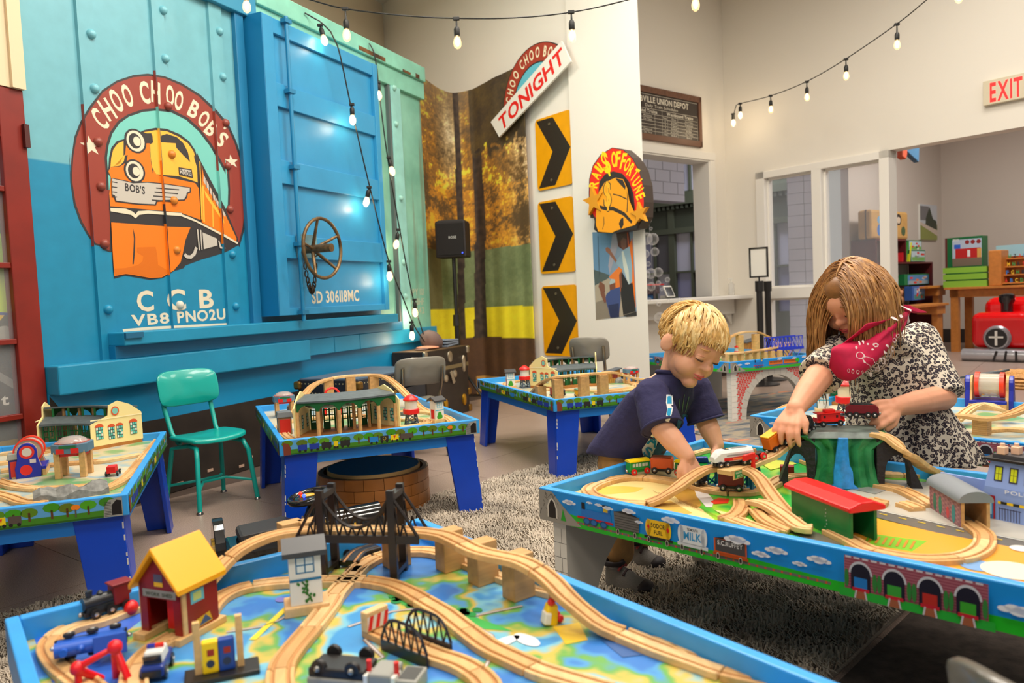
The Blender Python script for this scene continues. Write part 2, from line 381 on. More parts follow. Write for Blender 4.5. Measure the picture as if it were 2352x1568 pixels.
# ================================================================ boxcar
BC0 = (-1.856, 3.983)
bc = thing('boxcar', 'full-size boxcar side painted blue with a round locomotive emblem', 'boxcar', (BC0[0], BC0[1], 0), ANG_B)
def bl(x, y, out=0): return wl(bc, x, y, out)
def z1(x, y): return x/3.92, y/3.92
def z2(x, y): return x/3.485, 350+y/3.485
def z3(x, y): return 540+x/3.92, y/3.92
def z4(x, y): return 540+x/3.136, 400+y/3.136
BLU = (40, 140, 176); PAL = (122, 184, 196); DOR = (58, 146, 190); GRNP = (138, 200, 180); RUST = (120, 84, 50)
def boxpaint():
 m = bpy.data.materials.new('boxcar_paint'); m.use_nodes = True; nt, N, Lk, b = nodes(m); b.inputs['Roughness'].default_value = .38
 tc = N.new('ShaderNodeTexCoord'); sp = N.new('ShaderNodeSeparateXYZ'); Lk.new(tc.outputs['Object'], sp.inputs[0])
 def mr(o, a, b_):
  q = N.new('ShaderNodeMapRange'); q.inputs[1].default_value = a; q.inputs[2].default_value = b_; Lk.new(o, q.inputs[0]); return q.outputs[0]
 def mix(f, a, b_):
  q = N.new('ShaderNodeMix'); q.data_type = 'RGBA'
  for s_, i in ((f, 0), (a, 6), (b_, 7)):
   if isinstance(s_, tuple): q.inputs[i].default_value = L3(s_)
   else: Lk.new(s_, q.inputs[i])
  return q.outputs[2]
 n = N.new('ShaderNodeTexNoise'); n.inputs['Scale'].default_value = 2.2; n.inputs['Detail'].default_value = 8; Lk.new(tc.outputs['Object'], n.inputs[0])
 blue = mix(mr(sp.outputs[2], 1.655, 1.665), BLU, PAL)
 green = mix(mr(n.outputs[0], .35, .65), (118, 178, 160), (150, 208, 188))
 base = mix(mr(sp.outputs[0], 2.09, 2.10), blue, green)
 st = N.new('ShaderNodeTexNoise'); st.inputs['Scale'].default_value = 9; st.inputs['Detail'].default_value = 5; mp = N.new('ShaderNodeMapping'); mp.inputs['Scale'].default_value = (1, 1, .06); Lk.new(tc.outputs['Object'], mp.inputs[0]); Lk.new(mp.outputs[0], st.inputs[0])
 ad = N.new('ShaderNodeMath'); ad.operation = 'MULTIPLY'; Lk.new(mr(st.outputs[0], .5, .72), ad.inputs[0]); Lk.new(mr(sp.outputs[0], 2.2, 2.75), ad.inputs[1])
 base = mix(ad.outputs[0], base, RUST)
 n3 = N.new('ShaderNodeTexNoise'); n3.inputs['Scale'].default_value = 14; n3.inputs['Detail'].default_value = 6; Lk.new(tc.outputs['Object'], n3.inputs[0])
 dk = N.new('ShaderNodeMix'); dk.data_type = 'RGBA'; dk.blend_type = 'MULTIPLY'; dk.inputs[0].default_value = .22; Lk.new(base, dk.inputs[6]); Lk.new(n3.outputs[0], dk.inputs[7]); Lk.new(dk.outputs[2], b.inputs['Base Color'])
 bp = N.new('ShaderNodeBump'); bp.inputs['Strength'].default_value = .35; bp.inputs['Distance'].default_value = .006; Lk.new(n.outputs[0], bp.inputs['Height']); Lk.new(bp.outputs[0], b.inputs['Normal'])
 return m
BP = boxpaint(); BLM = mat(BLU, .4, var=.06, vs=6); DOM = mat(DOR, .4, var=.05, vs=5, bump=.1, bs=12); PALM = mat(PAL, .4, var=.08, vs=5); GRM = mat(GRNP, .5, var=.14, vs=5, bump=.2, bs=20)
SE = bl(978, 500)[0]                 # right end of the car
ZT = 2.92
BL0 = bl(84, 600, .015)[0]+.004
M(BP).bx(BL0, SE, 0, .08, .30, 2.84).obj('side_sheet', bc)
# roof rail, faded and rust stained
M(GRM).bx(bl(575, 40)[0], SE+.01, -.06, .2, 2.80, ZT).obj('roof_rail', bc, bev=.006)
M(GRM).bx(bl(575, 40)[0], SE+.02, -.035, .05, 2.66, 2.80).obj('eave_rail', bc, bev=.004)
M(mat((60, 140, 172), .4)).bx(BL0, bl(575, 40)[0], -.05, .1, 2.70, ZT).obj('roof_rail', bc, bev=.005)
r_ = M(mat(RUST, .8, var=.5, vs=10))
for a, b_, z, hh in ((.55, .72, 2.885, .03), (.72, .80, 2.83, .06), (1.9, 2.25, 2.81, .03), (2.5, 2.62, 2.80, .02), (2.7, 2.76, 2.80, .035)): r_.bx(a, b_, -.062, -.058, z, z+hh)
r_.obj('rust_patch', bc)['kind'] = 'stuff'
ribs = []
for x0, x1, y in ((207, 244, 350), (377, 404, 350), (506, 534, 350)):
 a, b_ = bl(x0, y, .035)[0], bl(x1, y, .035)[0]; ribs.append((a, b_))
for a, b_ in ribs: M(BP).prism([(a-.003, .0), (a, -.016), (b_, -.016), (b_+.003, 0)], .72, 2.74, 'z').obj('rib', bc)
a4 = bl(893, 300)[0]; b4 = bl(914, 300)[0]
M(mat((150, 205, 198), .5, var=.1)).bx(a4, b4, -.04, 0, .62, 2.66).obj('rib', bc, bev=.003)
M(mat((90, 100, 100), .5)).bx(a4-.03, a4, -.03, 0, .62, 2.66).obj('door_track_edge', bc)
# post between the emblem panel and the door opening
M(mat((40, 120, 160), .4)).bx(bl(553, 400)[0], bl(572, 400)[0], -.03, 0, .74, 2.72).obj('door_post', bc, bev=.003)
RV = [z1(*p) for p in ((830, 305), (862, 795), (890, 1275), (1478, 90), (1497, 525), (1520, 955), (1553, 1388), (1985, 280), (2015, 690), (2040, 1105), (2058, 1493))] + \
     [z2(*p) for p in ((815, 270), (845, 730), (875, 1255), (1398, 385), (1420, 780), (1448, 1220), (1848, 455), (1867, 815), (1895, 1230))] + \
     [z3(1415, 795), z3(1432, 1120), z4(1180, 175), z4(1200, 635), z4(1215, 880)]
_n = 0
def rivcol(x, y):
 if x > 880: return (150, 196, 186)
 if y > 700 and 400 < x < 430: return (214, 210, 196)
 if x > 505 and 260 < y < 500: return (140, 70, 58)
 if x < 260 and 300 < y < 600: return (140, 70, 58)
 if 380 < x < 440 and 235 < y < 250: return (140, 66, 54)
 if 380 < x < 440 and 330 < y < 600: return (206, 130, 50)
 return PAL if y < 340 else BLU
_rc = {}
for x, y in RV:
 u, z = bl(x, y, .025); c = rivcol(x, y)
 o = M(mat(c, .4)).lathe([(.024, 0), (.023, -.008), (.016, -.018), (.006, -.022)], (0, 0, 0), 10, 'y').obj('rivet', bc, smooth=40) if c not in _rc else _rc[c].copy()
 if c in _rc: col.objects.link(o); o.parent = bc
 _rc[c] = o; o.location = (u, -.016 if x < 880 else -.04, z)
# lower boards
zs = {k: bl(*p, .05)[1] for k, p in dict(bt=(620, 758), bb=(620, 763), l1=(620, 789), l2=(620, 827), l3=(620, 905), s0=(304, 969), s1=(620, 908)).items()}
xL = max(BL0, bl(112, 870, .06)[0]); xs = bl(277, 790, .1)[0]; xe = bl(908, 735, .1)[0]
M(BLM).bx(xs, xe, -.13, 0, .80, .865).obj('door_sill', bc, bev=.006)
h_ = M(mat((30, 96, 128), .5)).bx(xs, xs+.10, -.142, -.128, .835, .862); h_.obj('hinge', bc)
M(mat((26, 120, 162), .4)).bx(xs, 2.3, -.06, 0, .735, .80).obj('board', bc, bev=.003)
for a, b_ in ((1.12, 1.42), (1.425, 1.72), (1.725, SE)): M(BLM).bx(a, b_, -.055, 0, .625, .733).obj('board', bc, bev=.003)
M(BLM).bx(xL, 1.115, -.095, 0, .60, .735).obj('bumper_beam', bc, bev=.008)
M(mat((36, 140, 186), .4)).bx(xL, 1.10, -.02, 0, .20, .61).obj('lower_panel', bc)
M(mat((30, 134, 180), .4)).bx(1.105, SE, -.015, 0, .18, .63).obj('lower_panel', bc)
sk = PR('y', .0225, mr=.6)
sk.poly([(BL0, -.0), (SE, 0), (SE, .41), (.0, .40), (-.48, .41), (max(-.64, BL0), .60), (BL0, .60)], (46, 38, 32), mt=mat((46, 38, 32), .6, var=.3, vs=5)); sk.obj('black_skirt', bc)
M(mat((40, 34, 30), .7)).bx(BL0, SE, -.019, .06, 0, .30).obj('skirt_board', bc)
ch = M(mat((190, 160, 140), .8))
for x, y in ((2010, 880), (1940, 950), (1690, 985), (1450, 1090)): u, z = bl(x/3.484, 800+y/3.484, .03); ch.bx(u-.02, u+.02, -.026, -.02, max(z, .004), max(z, .004)+.015)
ch.obj('paint_chip', bc)['kind'] = 'stuff'
# ---------------------------------------------------------------- emblem painted over sheet and ribs
_el = bc.matrix_basis.inverted() @ EYE
def sproj(u, z, dh): t_ = (-dh-_el.y)/-_el.y; return _el.x+(u-_el.x)*t_, _el.z+(z-_el.z)*t_
steps = []; e0 = -3
for a, b_ in ribs:
 t_ = (-.0162-_el.y)/-_el.y; a, b_, c_ = (_el.x+(q-_el.x)/t_ for q in (a, b_, a-.003)); steps += [(e0, c_, 0), (a, b_, .0162)]; e0 = b_
steps.append((e0, 9, 0))
pr = PR('y', .0006, steps=steps, mr=.42); pr.proj = sproj
MAR = (142, 62, 50); BLK = (52, 50, 52); ORA = (226, 124, 34); YEL = (240, 184, 76); CRM = (226, 216, 192); TEA = (122, 196, 186); GRY = (196, 190, 180)
def P1(t): return [bl(*z1(*map(float, q.split(',')))) for q in t.split()]
def P2(t): return [bl(*z2(*map(float, q.split(',')))) for q in t.split()]
outer = '630,1568 645,1400 670,1230 720,1100 800,965 920,810 1050,725 1200,675 1330,662 1480,685 1640,750 1800,850 1950,990 2060,1120 2130,1280 2175,1420 2205,1568'
outl2 = '1982,0 1985,300 1975,480 1955,620 1915,760 1895,700 1800,520 1640,600 1300,600 900,600 895,795 880,800 830,780 790,745 760,740 700,665 640,560 590,420 562,240 556,60 558,0'
pr.poly(P1(outer)+P2(outl2), BLK)
inn = '648,1568 660,1400 688,1240 735,1115 812,985 925,832 1052,745 1200,695 1330,682 1475,702 1630,768 1785,865 1930,1003 2040,1130 2110,1285 2155,1425 2185,1568'
inl2 = '1962,0 1966,300 1958,470 1940,600 1912,720 1800,520 1300,600 880,600 875,785 830,765 798,735 765,725 712,655 655,550 605,410 578,240 572,60 574,0'
pr.poly(P1(inn)+P2(inl2), MAR)
# inner sky
pr.poly(P1('950,1568 940,1420 955,1300 990,1190 1060,1090 1150,1030 1280,985 1400,975 1550,990 1690,1060 1800,1160 1900,1290 1970,1410 2020,1500 2050,1568')+P2('1818,30 1832,140 1842,300 1838,420 1800,480 1700,400 1560,300 850,300 845,100 843,0'), BLK)
pr.poly(P1('972,1568 962,1420 977,1310 1010,1205 1075,1110 1160,1050 1285,1008 1400,996 1540,1012 1675,1080 1785,1180 1885,1310 1955,1430 2005,1520 2030,1568')+P2('1800,35 1815,145 1825,300 1822,420 1800,465 1700,400 1560,300 870,300 862,100 860,0'), TEA)
# letters of the name, set along the ring
cxu, cz = bl(372, 432)
def letter(ch, zx, zy, rot, hh, ww, c=CRM):
 u, z = bl(*z1(zx, zy)); vs, ts, g = GL[ch, 1]; P = []
 u2, _ = bl(*z1(zx+100, zy)); _, zz2 = bl(*z1(zx, zy-100)); ku, kz = (u2-u)/100, (zz2-z)/100; cr_, sr_ = math.cos(R(rot)), math.sin(R(rot))
 for a, b_ in vs:
  a = (a-g/2)/g*ww; b_ = (b_/.69-.5)*hh; X, Y = a*cr_-b_*sr_, a*sr_+b_*cr_; P.append((u+X*ku, z+Y*kz))
 pr.tris(P, ts, c, LL)
LL = pr.lay+1
for ch, x, y, r_, h2, w2 in (('C', 895, 1070, 40, 175, 85), ('H', 965, 985, 33, 175, 95), ('O', 1045, 905, 25, 180, 90), ('O', 1145, 860, 15, 180, 85), ('C', 1300, 830, 5, 180, 85), ('H', 1400, 830, -3, 180, 80), ('O', 1530, 860, -4, 175, 70), ('O', 1610, 905, -12, 170, 70), ('B', 1745, 985, -24, 155, 75), ('O', 1835, 1070, -28, 150, 75), ('B', 1900, 1160, -36, 140, 70), ('\'', 2010, 1165, -40, 60, 20), ('S', 1995, 1255, -36, 140, 70)):
 letter(ch, x, y, r_, h2, w2)
for zx, zy, rr in ((815, 1315, 92), (2085, 1455, 62)):
 u, z = bl(*z1(zx, zy)); k = bl(*z1(zx+rr, zy))[0]-u; kz = bl(*z1(zx, zy-rr))[1]-z; pr.star(u, z, abs(k), CRM, rot=100, lay=LL, ky=kz/k)
# locomotive
pr.poly(P1('960,1568 975,1500 980,1420 1000,1330 1050,1270 1120,1250 1300,1170 1400,1150 1500,1160 1620,1210 1700,1270 1755,1350 1770,1400')+P2('1575,0 1600,60 1700,250 1800,440 1900,680 1910,740 1800,800 1600,860 1480,905 1470,925 1385,950 1370,965 1300,1005 1200,1020 1060,995 1000,985 912,1010 905,950 895,800 880,560 872,440 870,330 885,200 862,170 858,130'), BLK)
pr.poly(P1('975,1568 992,1500 1000,1420 1018,1345 1060,1290 1110,1270 1110,1400 1080,1470 1020,1500')+P2('1000,15 990,70 960,105 885,115'), YEL)
pr.poly(P2('885,120 960,112 1010,80 1020,20')+P1('1125,1400 1135,1290 1300,1290 1350,1270 1345,1380 1360,1480 1375,1568')+P2('1230,130 1260,180 1330,195 1560,245 1590,290 1605,540 1440,480 1100,450 880,430 872,330 888,205 866,150'), ORA)
pr.poly(P1('1290,1190 1400,1172 1500,1182 1610,1232 1690,1290 1740,1360 1755,1410')+P2('1550,20 1555,60 1575,120 1580,240 1540,225 1430,190 1250,175 1215,120 1205,40')+P1('1355,1500 1350,1300 1375,1280 1370,1220'), YEL)
pr.poly(P1('1440,1260 1450,1220 1500,1205 1590,1235 1650,1290 1690,1370 1710,1460 1640,1390 1585,1330 1580,1290 1440,1280'), BLK)
pr.poly(P1('1285,1290 1290,1200 1360,1200 1375,1270 1370,1290'), BLK)
for zx, zy, zz_ in ((1218, 1270, z1), (1075, 150, z2)):
 pr_u, pr_z = bl(*zz_(zx, zy)); sxx = bl(*zz_(zx+100, zy))[0]-pr_u; szz = bl(*zz_(zx, zy-100))[1]-pr_z; q = 1 if zz_ is z1 else .86
 for rx, ry, c, dx in ((1.0, 1.12, BLK, 0), (.82, .95, CRM, 0), (.56, .7, BLK, -.06), (.34, .44, CRM, .12)): pr.ell(pr_u+dx*sxx, pr_z, rx*sxx*.97*q, ry*szz*q*.97, c)
pr.poly(P2('890,203 1000,225 1060,240 1180,235 1330,250 1525,280 1525,320 1500,330 1495,360 1475,385 1310,390 1255,395 1245,425 1100,418 920,395 905,350 890,345 888,280'), BLK)
pr.poly(P2('895,210 1000,232 1060,248 1180,243 1330,258 1515,285 1515,312 1490,322 1485,350 1468,376 1310,380 1245,386 1238,415 1100,408 928,386 915,342 897,336 895,280'), GRY)
tb = bl(*z2(1078, 320)); hh = abs(bl(*z2(1078, 262))[1]-tb[1]); ww = bl(*z2(1160, 320))[0]-bl(*z2(997, 320))[0]
pr.text("BOB'S", tb[0], tb[1], hh, BLK, w=ww, rot=R(-3))
for i in range(4):
 y = 285+i*32; pr.line(P2(f'{1245-i*12},{y} {1430-i*10},{y+14}'), .006, BLK, pr.lay); pr.line(P2(f'890,{235+i*40} {935-i},{243+i*38}'), .005, BLK, pr.lay)
pr.poly(P2('1425,118 1530,135 1542,205 1430,180'), BLK); pr.poly(P2('1433,130 1522,144 1532,194 1438,172'), GRY)
tb = bl(*z2(1484, 184)); pr.text('2005', tb[0], tb[1], abs(bl(*z2(1484, 148))[1]-tb[1]), BLK, w=(bl(*z2(1530, 184))[0]-bl(*z2(1438, 184))[0]), rot=R(-5))
pr.poly(P2('878,445 1000,450 1060,475 1080,495 1100,470 1180,465 1450,485 1450,510 1180,490 1110,500 1080,528 1045,500 880,472'), CRM)
pr.poly(P2('1450,495 1520,520 1800,660 1900,720 1898,735 1800,680 1560,555 1450,512'), CRM, pr.lay)
pr.poly(P2('885,560 1060,572 1350,595 1520,600 1480,700 1460,800 1440,880 1385,945 1290,1000 1200,1005 1060,980 1000,972 910,990 900,850'), ORA)
pr.poly(P2('1058,600 1078,680 1075,800 1065,895 1055,895 1062,790 1066,690'), BLK)
pr.poly(P2('905,930 1000,925 1100,900 1135,870 1140,830 1090,800 1090,760 1240,755 1255,830 1260,900 1330,940 1365,950 1290,995 1200,1000 1060,975 1000,968 915,985'), (206, 110, 26))
# carriage side
pr.poly(P2('1610,100 1625,180 1690,300 1790,480 1890,690 1885,712 1800,660 1610,560'), ORA)
for a, b_, c in (('1590,70 1598,75 1618,540 1606,535', '', YEL), ('1612,260 1625,270 1635,560 1622,552', '', YEL), ('1630,300 1780,520 1790,570 1640,350', '', YEL), ('1625,180 1660,250 1800,500 1795,520 1650,280 1622,230', '', GRY), ('1692,420 1700,430 1705,600 1696,596', '', YEL)): pr.poly(P2(a), c)
for i in range(6): pr.line(P2(f'{1642+i*26},{200+i*52} {1646+i*26},{285+i*50}'), .006, BLK, pr.lay)
pr.poly(P2('1615,640 1730,690 1735,745 1625,775'), GRY); pr.poly(P2('1570,615 1580,618 1595,785 1585,782'), GRY); pr.poly(P2('1595,620 1605,622 1615,780 1606,780'), GRY)
pr.poly(P2('1740,705 1750,708 1765,755 1800,765 1790,772 1755,768'), GRY)
pr.line(P2('1470,815 1490,835 1520,838 1550,810 1565,760'), .02, GRY)
# lettering below
for t, x0, x1, yb, yt in (('C', 1090, 1242, 1265, 1108), ('C', 1330, 1500, 1258, 1098), ('B', 1587, 1722, 1240, 1098)):
 a, b_ = bl(*z2(x0, yb)), bl(*z2(x1, yb)); pr.text(t, (a[0]+b_[0])/2, (a[1]+b_[1])/2, bl(*z2(x0, yt))[1]-a[1], CRM, w=b_[0]-a[0], lay=LL)
for t, x0, x1, yb, yt in (('VB8', 1045, 1365, 1385, 1300), ('PNO2U', 1415, 1812, 1358, 1272)):
 a, b_ = bl(*z2(x0, yb)), bl(*z2(x1, yb)); pr.text(t, (a[0]+b_[0])/2, a[1], bl(*z2(x0, yt))[1]-a[1], CRM, w=b_[0]-a[0], lay=LL, rot=R(1))
pr.poly(P2('980,1415 1200,1395 1815,1365 1815,1383 1400,1405 985,1435'), CRM, LL)
a, b_ = bl(*z4(1225, 870)), bl(*z4(1362, 870))
for t, y in (('CAPY 101', 870), ('LD 68HF', 940), ('LT 242', 1005)): pr.text(t, (a[0]+b_[0])/2, bl(*z4(1290, y))[1], .052, (178, 190, 168), w=(b_[0]-a[0])*(1 if y < 900 else .95), lay=LL)
for (a, b_), zl in zip(ribs, (((246, 566, MAR),), ((172, 252, MAR), (252, 300, TEA), (300, 372, YEL), (372, 470, ORA), (470, 515, BLK), (515, 632, ORA)), ((262, 395, MAR), (395, 480, TEA), (480, 560, ORA)))):
 pr.b.m(pr.b.ms[0])
 for y0, y1, c in zl:
  X_ = {0: 215, 1: 385, 2: 512}[ribs.index((a, b_))]; za, zc = bl(X_, y0)[1], bl(X_, y1)[1]; pr.b.m(mat(c, .42)); pr.b.poly([(a-.0036, -.0006, za), (a-.0006, -.0160, za), (a-.0006, -.0160, zc), (a-.0036, -.0006, zc)])
pr.obj('painted_emblem', bc, 'maroon ring emblem with orange locomotive and white lettering')
# ---------------------------------------------------------------- plug door
DO = .15
dr = M(DOM); dl = lambda x, y: wl(bc, x, y, DO)
x0, x1 = dl(622, 400)[0], dl(880, 420)[0]; zt = dl(602.5, 36)[1]; zb = dl(650, 731)[1]
zt = (zt+dl(866, 143)[1])/2; zb = (zb+dl(892, 706)[1])/2
dr.bx(x0, x1, -.12, -.03, zb, zt)
door = dr.obj('door', bc)
for a, b_ in ((x0, x0+.10), (x1-.055, x1)): M(DOM).bx(a, b_, -DO, -.12, zb, zt).obj('stile', door, bev=.003)
for y0, y1 in ((30, 55), (184, 238), (361, 416), (537, 591), (706, 731)):
 za, zc = dl(625, y1)[1], dl(625, y0)[1]
 if y0 == 30: za, zc = zt-.09, zt
 if y0 == 706: za, zc = zb, zb+.045
 M(DOM).bx(x0+.10, x1-.055, -DO+.005, -.12, za, zc).obj('rail', door, bev=.003)
M(mat((28, 118, 166), .4)).bx(x0-.002, x0+.006, -DO, -.0, zb, zt).obj('edge_plate', door)
xr = dl(672, 400)[0]
M(mat((40, 130, 172), .4)).cyl((xr, -DO-.02, zb-.04), (xr, -DO-.02, zt+.03), .013, seg=10).obj('lock_rod', door, smooth=50)
for y in (60, 215, 385, 560, 718): z = dl(672, y)[1]; M(mat((40, 120, 160), .4)).bx(xr-.03, xr+.03, -DO-.04, -DO, z-.012, z+.012).obj('rod_bracket', door)
M(mat((110, 150, 160), .6, var=.3)).bx(dl(681, 570)[0], dl(725, 570)[0], -DO-.015, -DO, dl(700, 592)[1], dl(700, 539)[1]).obj('wheel_plate', door)
p = PR('y', DO-.0298); p.sg = 1
a, b_ = wl(bc, 716, 696, .12), wl(bc, 826, 690, .12); p.base = .1203; p.text('SD 306118MC', (a[0]+b_[0])/2, (a[1]+b_[1])/2, .075, CRM, w=b_[0]-a[0], rot=R(.6)); p.obj('door_lettering', door)
# handwheel
IRN = mat((128, 104, 74), .45, .6, var=.4, vs=20); hx, hz = wl(bc, 741, 570, DO+.17)
wr = .185; wh = M(IRN).tube([(hx+wr*math.cos(i*math.pi/16), -DO-.17, hz+wr*math.sin(i*math.pi/16)) for i in range(32)], .011, 8, True)
hw = wh.obj('handwheel', door, smooth=60)
for k in range(5): a = R(90+72*k+10); M(IRN).tube([(hx+.02*math.cos(a), -DO-.10, hz+.02*math.sin(a)), (hx+wr*math.cos(a), -DO-.17, hz+wr*math.sin(a))], [.012, .009], 6).obj('spoke', hw, smooth=60)
M(IRN).cyl((hx, -DO, hz), (hx, -DO-.24, hz), .026, seg=14).obj('hub', hw, smooth=50)
chn = M(mat((70, 60, 50), .5, .7))
for i in range(15):
 t = i/14; cx_ = hx-.05+.12*t; cz_ = hz-.02-.24*math.sin(t*math.pi)**.7
 pts = [(.013*math.cos(a), .022*math.sin(a)) for a in [j*math.pi/4 for j in range(8)]]
 chn.tube([(cx_+(q if i % 2 else 0), -DO-.06+(0 if i % 2 else q), cz_+w_) for q, w_ in pts], .0045, 5, True)
chn.obj('chain', hw)['kind'] = 'stuff'
# ---------------------------------------------------------------- red display cabinet beside the car
RED = mat((124, 36, 26), .4, var=.12, vs=6); OUT = .015
cab = thing('display_cabinet', 'red framed display cabinet with glazed poster panes beside the boxcar', 'cabinet', (BC0[0], BC0[1], 0), ANG_B)
cl_ = lambda x, y: wl(cab, x, y, OUT)
xr_ = cl_(84, 600)[0]; zt = cl_(58, 209)[1]; xp = cl_(26, 600)[0]
M(RED).bx(xp, xr_, -OUT, .06, 0, zt).obj('stile', cab, bev=.005); M(RED).bx(-2.4, xp, -OUT, .06, zt-.22, zt).obj('top_rail', cab, bev=.005)
M(RED).bx(-2.4, xp, -OUT, .06, 0, .12).obj('bottom_rail', cab); M(RED).bx(-2.4, -2.3, -OUT, .06, 0, zt).obj('stile', cab)
M(mat((70, 20, 16), .5)).bx(xr_-.02, xr_+.002, -OUT-.02, -OUT+.0, 1.70, 1.80).obj('hinge', cab)
bars = [cl_(15, 433)[1], cl_(25, 609)[1], cl_(35, 784)[1], cl_(45, 957)[1]]
for z in bars: M(RED).bx(-2.3, xp, -OUT+.004, .03, z-.012, z+.012).obj('glazing_bar', cab, bev=.003)
zz_ = [zt-.22]+bars+[.12]
cs = ((150, 170, 190), (120, 150, 60), (170, 190, 60), (60, 54, 46), (150, 126, 44))
for (a, b_), c in zip(zip(zz_, zz_[1:]), cs):
 p = PR('y', -.04, mr=.3); p.rect(-2.3, xp, b_, a, c)
 if c == cs[1]: p.rect(-2.3, xp, a-.06, a, (180, 190, 180)); p.ell(xp-.05, (a+b_)/2-.02, .07, .09, (70, 100, 40)); p.rect(-2.3, xp, b_, b_+.14, (150, 190, 50))
 if c == cs[2]: p.rect(-2.3, xp, b_, b_+.12, (70, 70, 60)); p.poly([(xp-.14, b_+.02), (xp-.10, b_+.02), (xp, b_+.13), (xp-.06, b_+.11)], (196, 160, 40)); p.line([(xp-.2, b_+.14), (xp, b_+.12)], .012, (40, 60, 120)); p.ell(xp-.02, b_+.03, .04, .04, (150, 150, 140))
 if c == cs[3]: p.poly([(xp-.2, a-.06), (xp-.16, a-.05), (xp, b_+.16), (xp, b_+.12)], (120, 116, 110)); p.text('est', xp-.085, b_+.055, .045, (200, 196, 186), w=.13)
 if c == cs[4]: p.rect(-2.3, xp, a-.1, a, (70, 70, 50)); p.ell(xp-.08, a-.17, .09, .05, (196, 160, 60))
 p.obj('poster', cab); M(mat((230, 235, 240), .03, alpha=.1, spec=1)).bx(-2.3, xp, .008, .011, b_, a).obj('pane', cab)
t = struct(M(mat((226, 208, 176), .7)).bx(-2.4, wl(cab, 47, 100, .02)[0], -.02, .05, zt, 4.2).bx(wl(cab, 20, 100, .03)[0], wl(cab, 47, 100, .02)[0], -.035, -.02, zt, 4.2).obj('trim_1')); t.location = (BC0[0], BC0[1], 0); t.rotation_euler = (0, 0, ANG_B)
# ================================================================ train tables
RIM = mat((64, 158, 226), .35, var=.05, vs=20); LEG = mat((6, 66, 176), .3, var=.06, vs=8); CHIP = mat((205, 205, 200), .7)
SKY = (30, 140, 214); GRS = (40, 176, 44); DKG = (30, 96, 30)
def tree(p, x, y, s, c=(58, 130, 30), lay=None): p.rect(x-.06*s, x+.06*s, y, y+.45*s, (96, 62, 34)); [p.ell(x+a*s, y+b*s, .26*s, .22*s, c, p.lay) for a, b in ((-.2, .6), (.2, .6), (0, .8), (0, .55))]
def side_forest(p, L, h, x0=0, seed=1, rev=False):
 """strip of woodland with painted wagons"""
 rn = random.Random(seed); p.rect(x0, x0+L, -h, 0, (96, 160, 206)); p.rect(x0, x0+L, -h, -h*.62, (66, 124, 32)); p.rect(x0, x0+L, -h, -h*.9, (40, 88, 24)); l0 = p.lay+1
 for i in range(int(L/.045)):
  x = x0+(i+.5)*.045+rn.uniform(-.01, .01); g = (70+rn.randint(-20, 30), 130+rn.randint(-30, 30), 30); p.ell(x, -h*rn.uniform(.15, .4), .022, h*.24, g, l0, 10); p.rect(x-.003, x+.003, -h*.75, -h*.3, (92, 58, 34), l0)
 q = x0+.055; cs = [((34, 60, 150), .05), ((34, 60, 150), .055), ((40, 38, 42), .055), ((226, 200, 40), .025), ((40, 40, 38), .055), None, ((44, 130, 200), .05), ((44, 40, 36), .048), ((232, 206, 40), .048), ((86, 76, 70), .07)]
 k = (L-.25)/.78
 for it in cs:
  if it is None: q += .10*k; continue
  c, w = it; w *= k; p.rect(q, q+w, -h*.78, -h*.38, c, l0+1); p.ell(q+w*.2, -h*.82, h*.09, h*.09, (30, 30, 30), l0+2, 10); p.ell(q+w*.8, -h*.82, h*.09, h*.09, (30, 30, 30), l0+2, 10)
  if c == (232, 206, 40): p.poly([(q+w*.35, -h*.45), (q+w*.65, -h*.45), (q+w*.5, -h*.68)], (200, 60, 40), l0+2)
  if c == (44, 40, 36): p.ring(q+w*.5, -h*.58, h*.10, h*.13, (190, 170, 60), seg=14, lay=l0+2)
  q += w+.012*k
 p.lay = l0+2; x = x0+L-.10; p.poly([(x+.05, -h), (x+.052, -h*.5), (x+.065, -h*.12), (x+.1, 0), (x+.1, -h)], (150, 150, 145)); p.poly([(x+.072, -h*.92), (x+.072, -h*.4), (x+.085, -h*.14), (x+.098, -h*.2), (x+.098, -h*.92)], (24, 22, 24))
 p.poly([(x0, -h), (x0, -h*.1), (x0+.02, -h*.2), (x0+.028, -h*.5), (x0+.028, -h)], (120, 60, 44), p.lay)
 for i in range(10): p.line([(x+.053, -h*(.95-i*.08)), (x+.071, -h*(.95-i*.08))], .0015, (60, 60, 60), p.lay)
 p.ell(x-.02, -h*.3, .012, h*.14, (226, 130, 40)); p.rect(x-.022, x-.018, -h*.8, -h*.4, (90, 80, 70), p.lay)
def tunnelpic(p, x, h, s=1, lay=None, flip=1):
 f = lambda q: [(x+flip*a*s, b*h) for a, b in q]
 p.poly(f([(0, -1), (0, 0), (.05, -.02), (.075, -.3), (.11, -.62), (.15, -.95), (.10, -1)]), (150, 146, 138)); rn = random.Random(3)
 for i in range(26):
  a, b = rn.uniform(.004, .07), -rn.uniform(.04, .75); p.line(f([(a, b), (a+rn.uniform(-.012, .012), b-rn.uniform(.05, .16))]), .0016*s, (70, 68, 64), p.lay+1 if i == 0 else p.lay)
 p.poly(f([(.03, -.86), (.03, -.5), (.038, -.3), (.048, -.22), (.058, -.32), (.066, -.55), (.066, -.86)]), (210, 206, 196)); p.poly(f([(.035, -.86), (.035, -.5), (.042, -.33), (.048, -.27), (.055, -.36), (.061, -.55), (.061, -.86)]), (30, 26, 24))
 p.poly(f([(.078, -.88), (.087, -.5), (.097, -.88)]), (36, 150, 44))
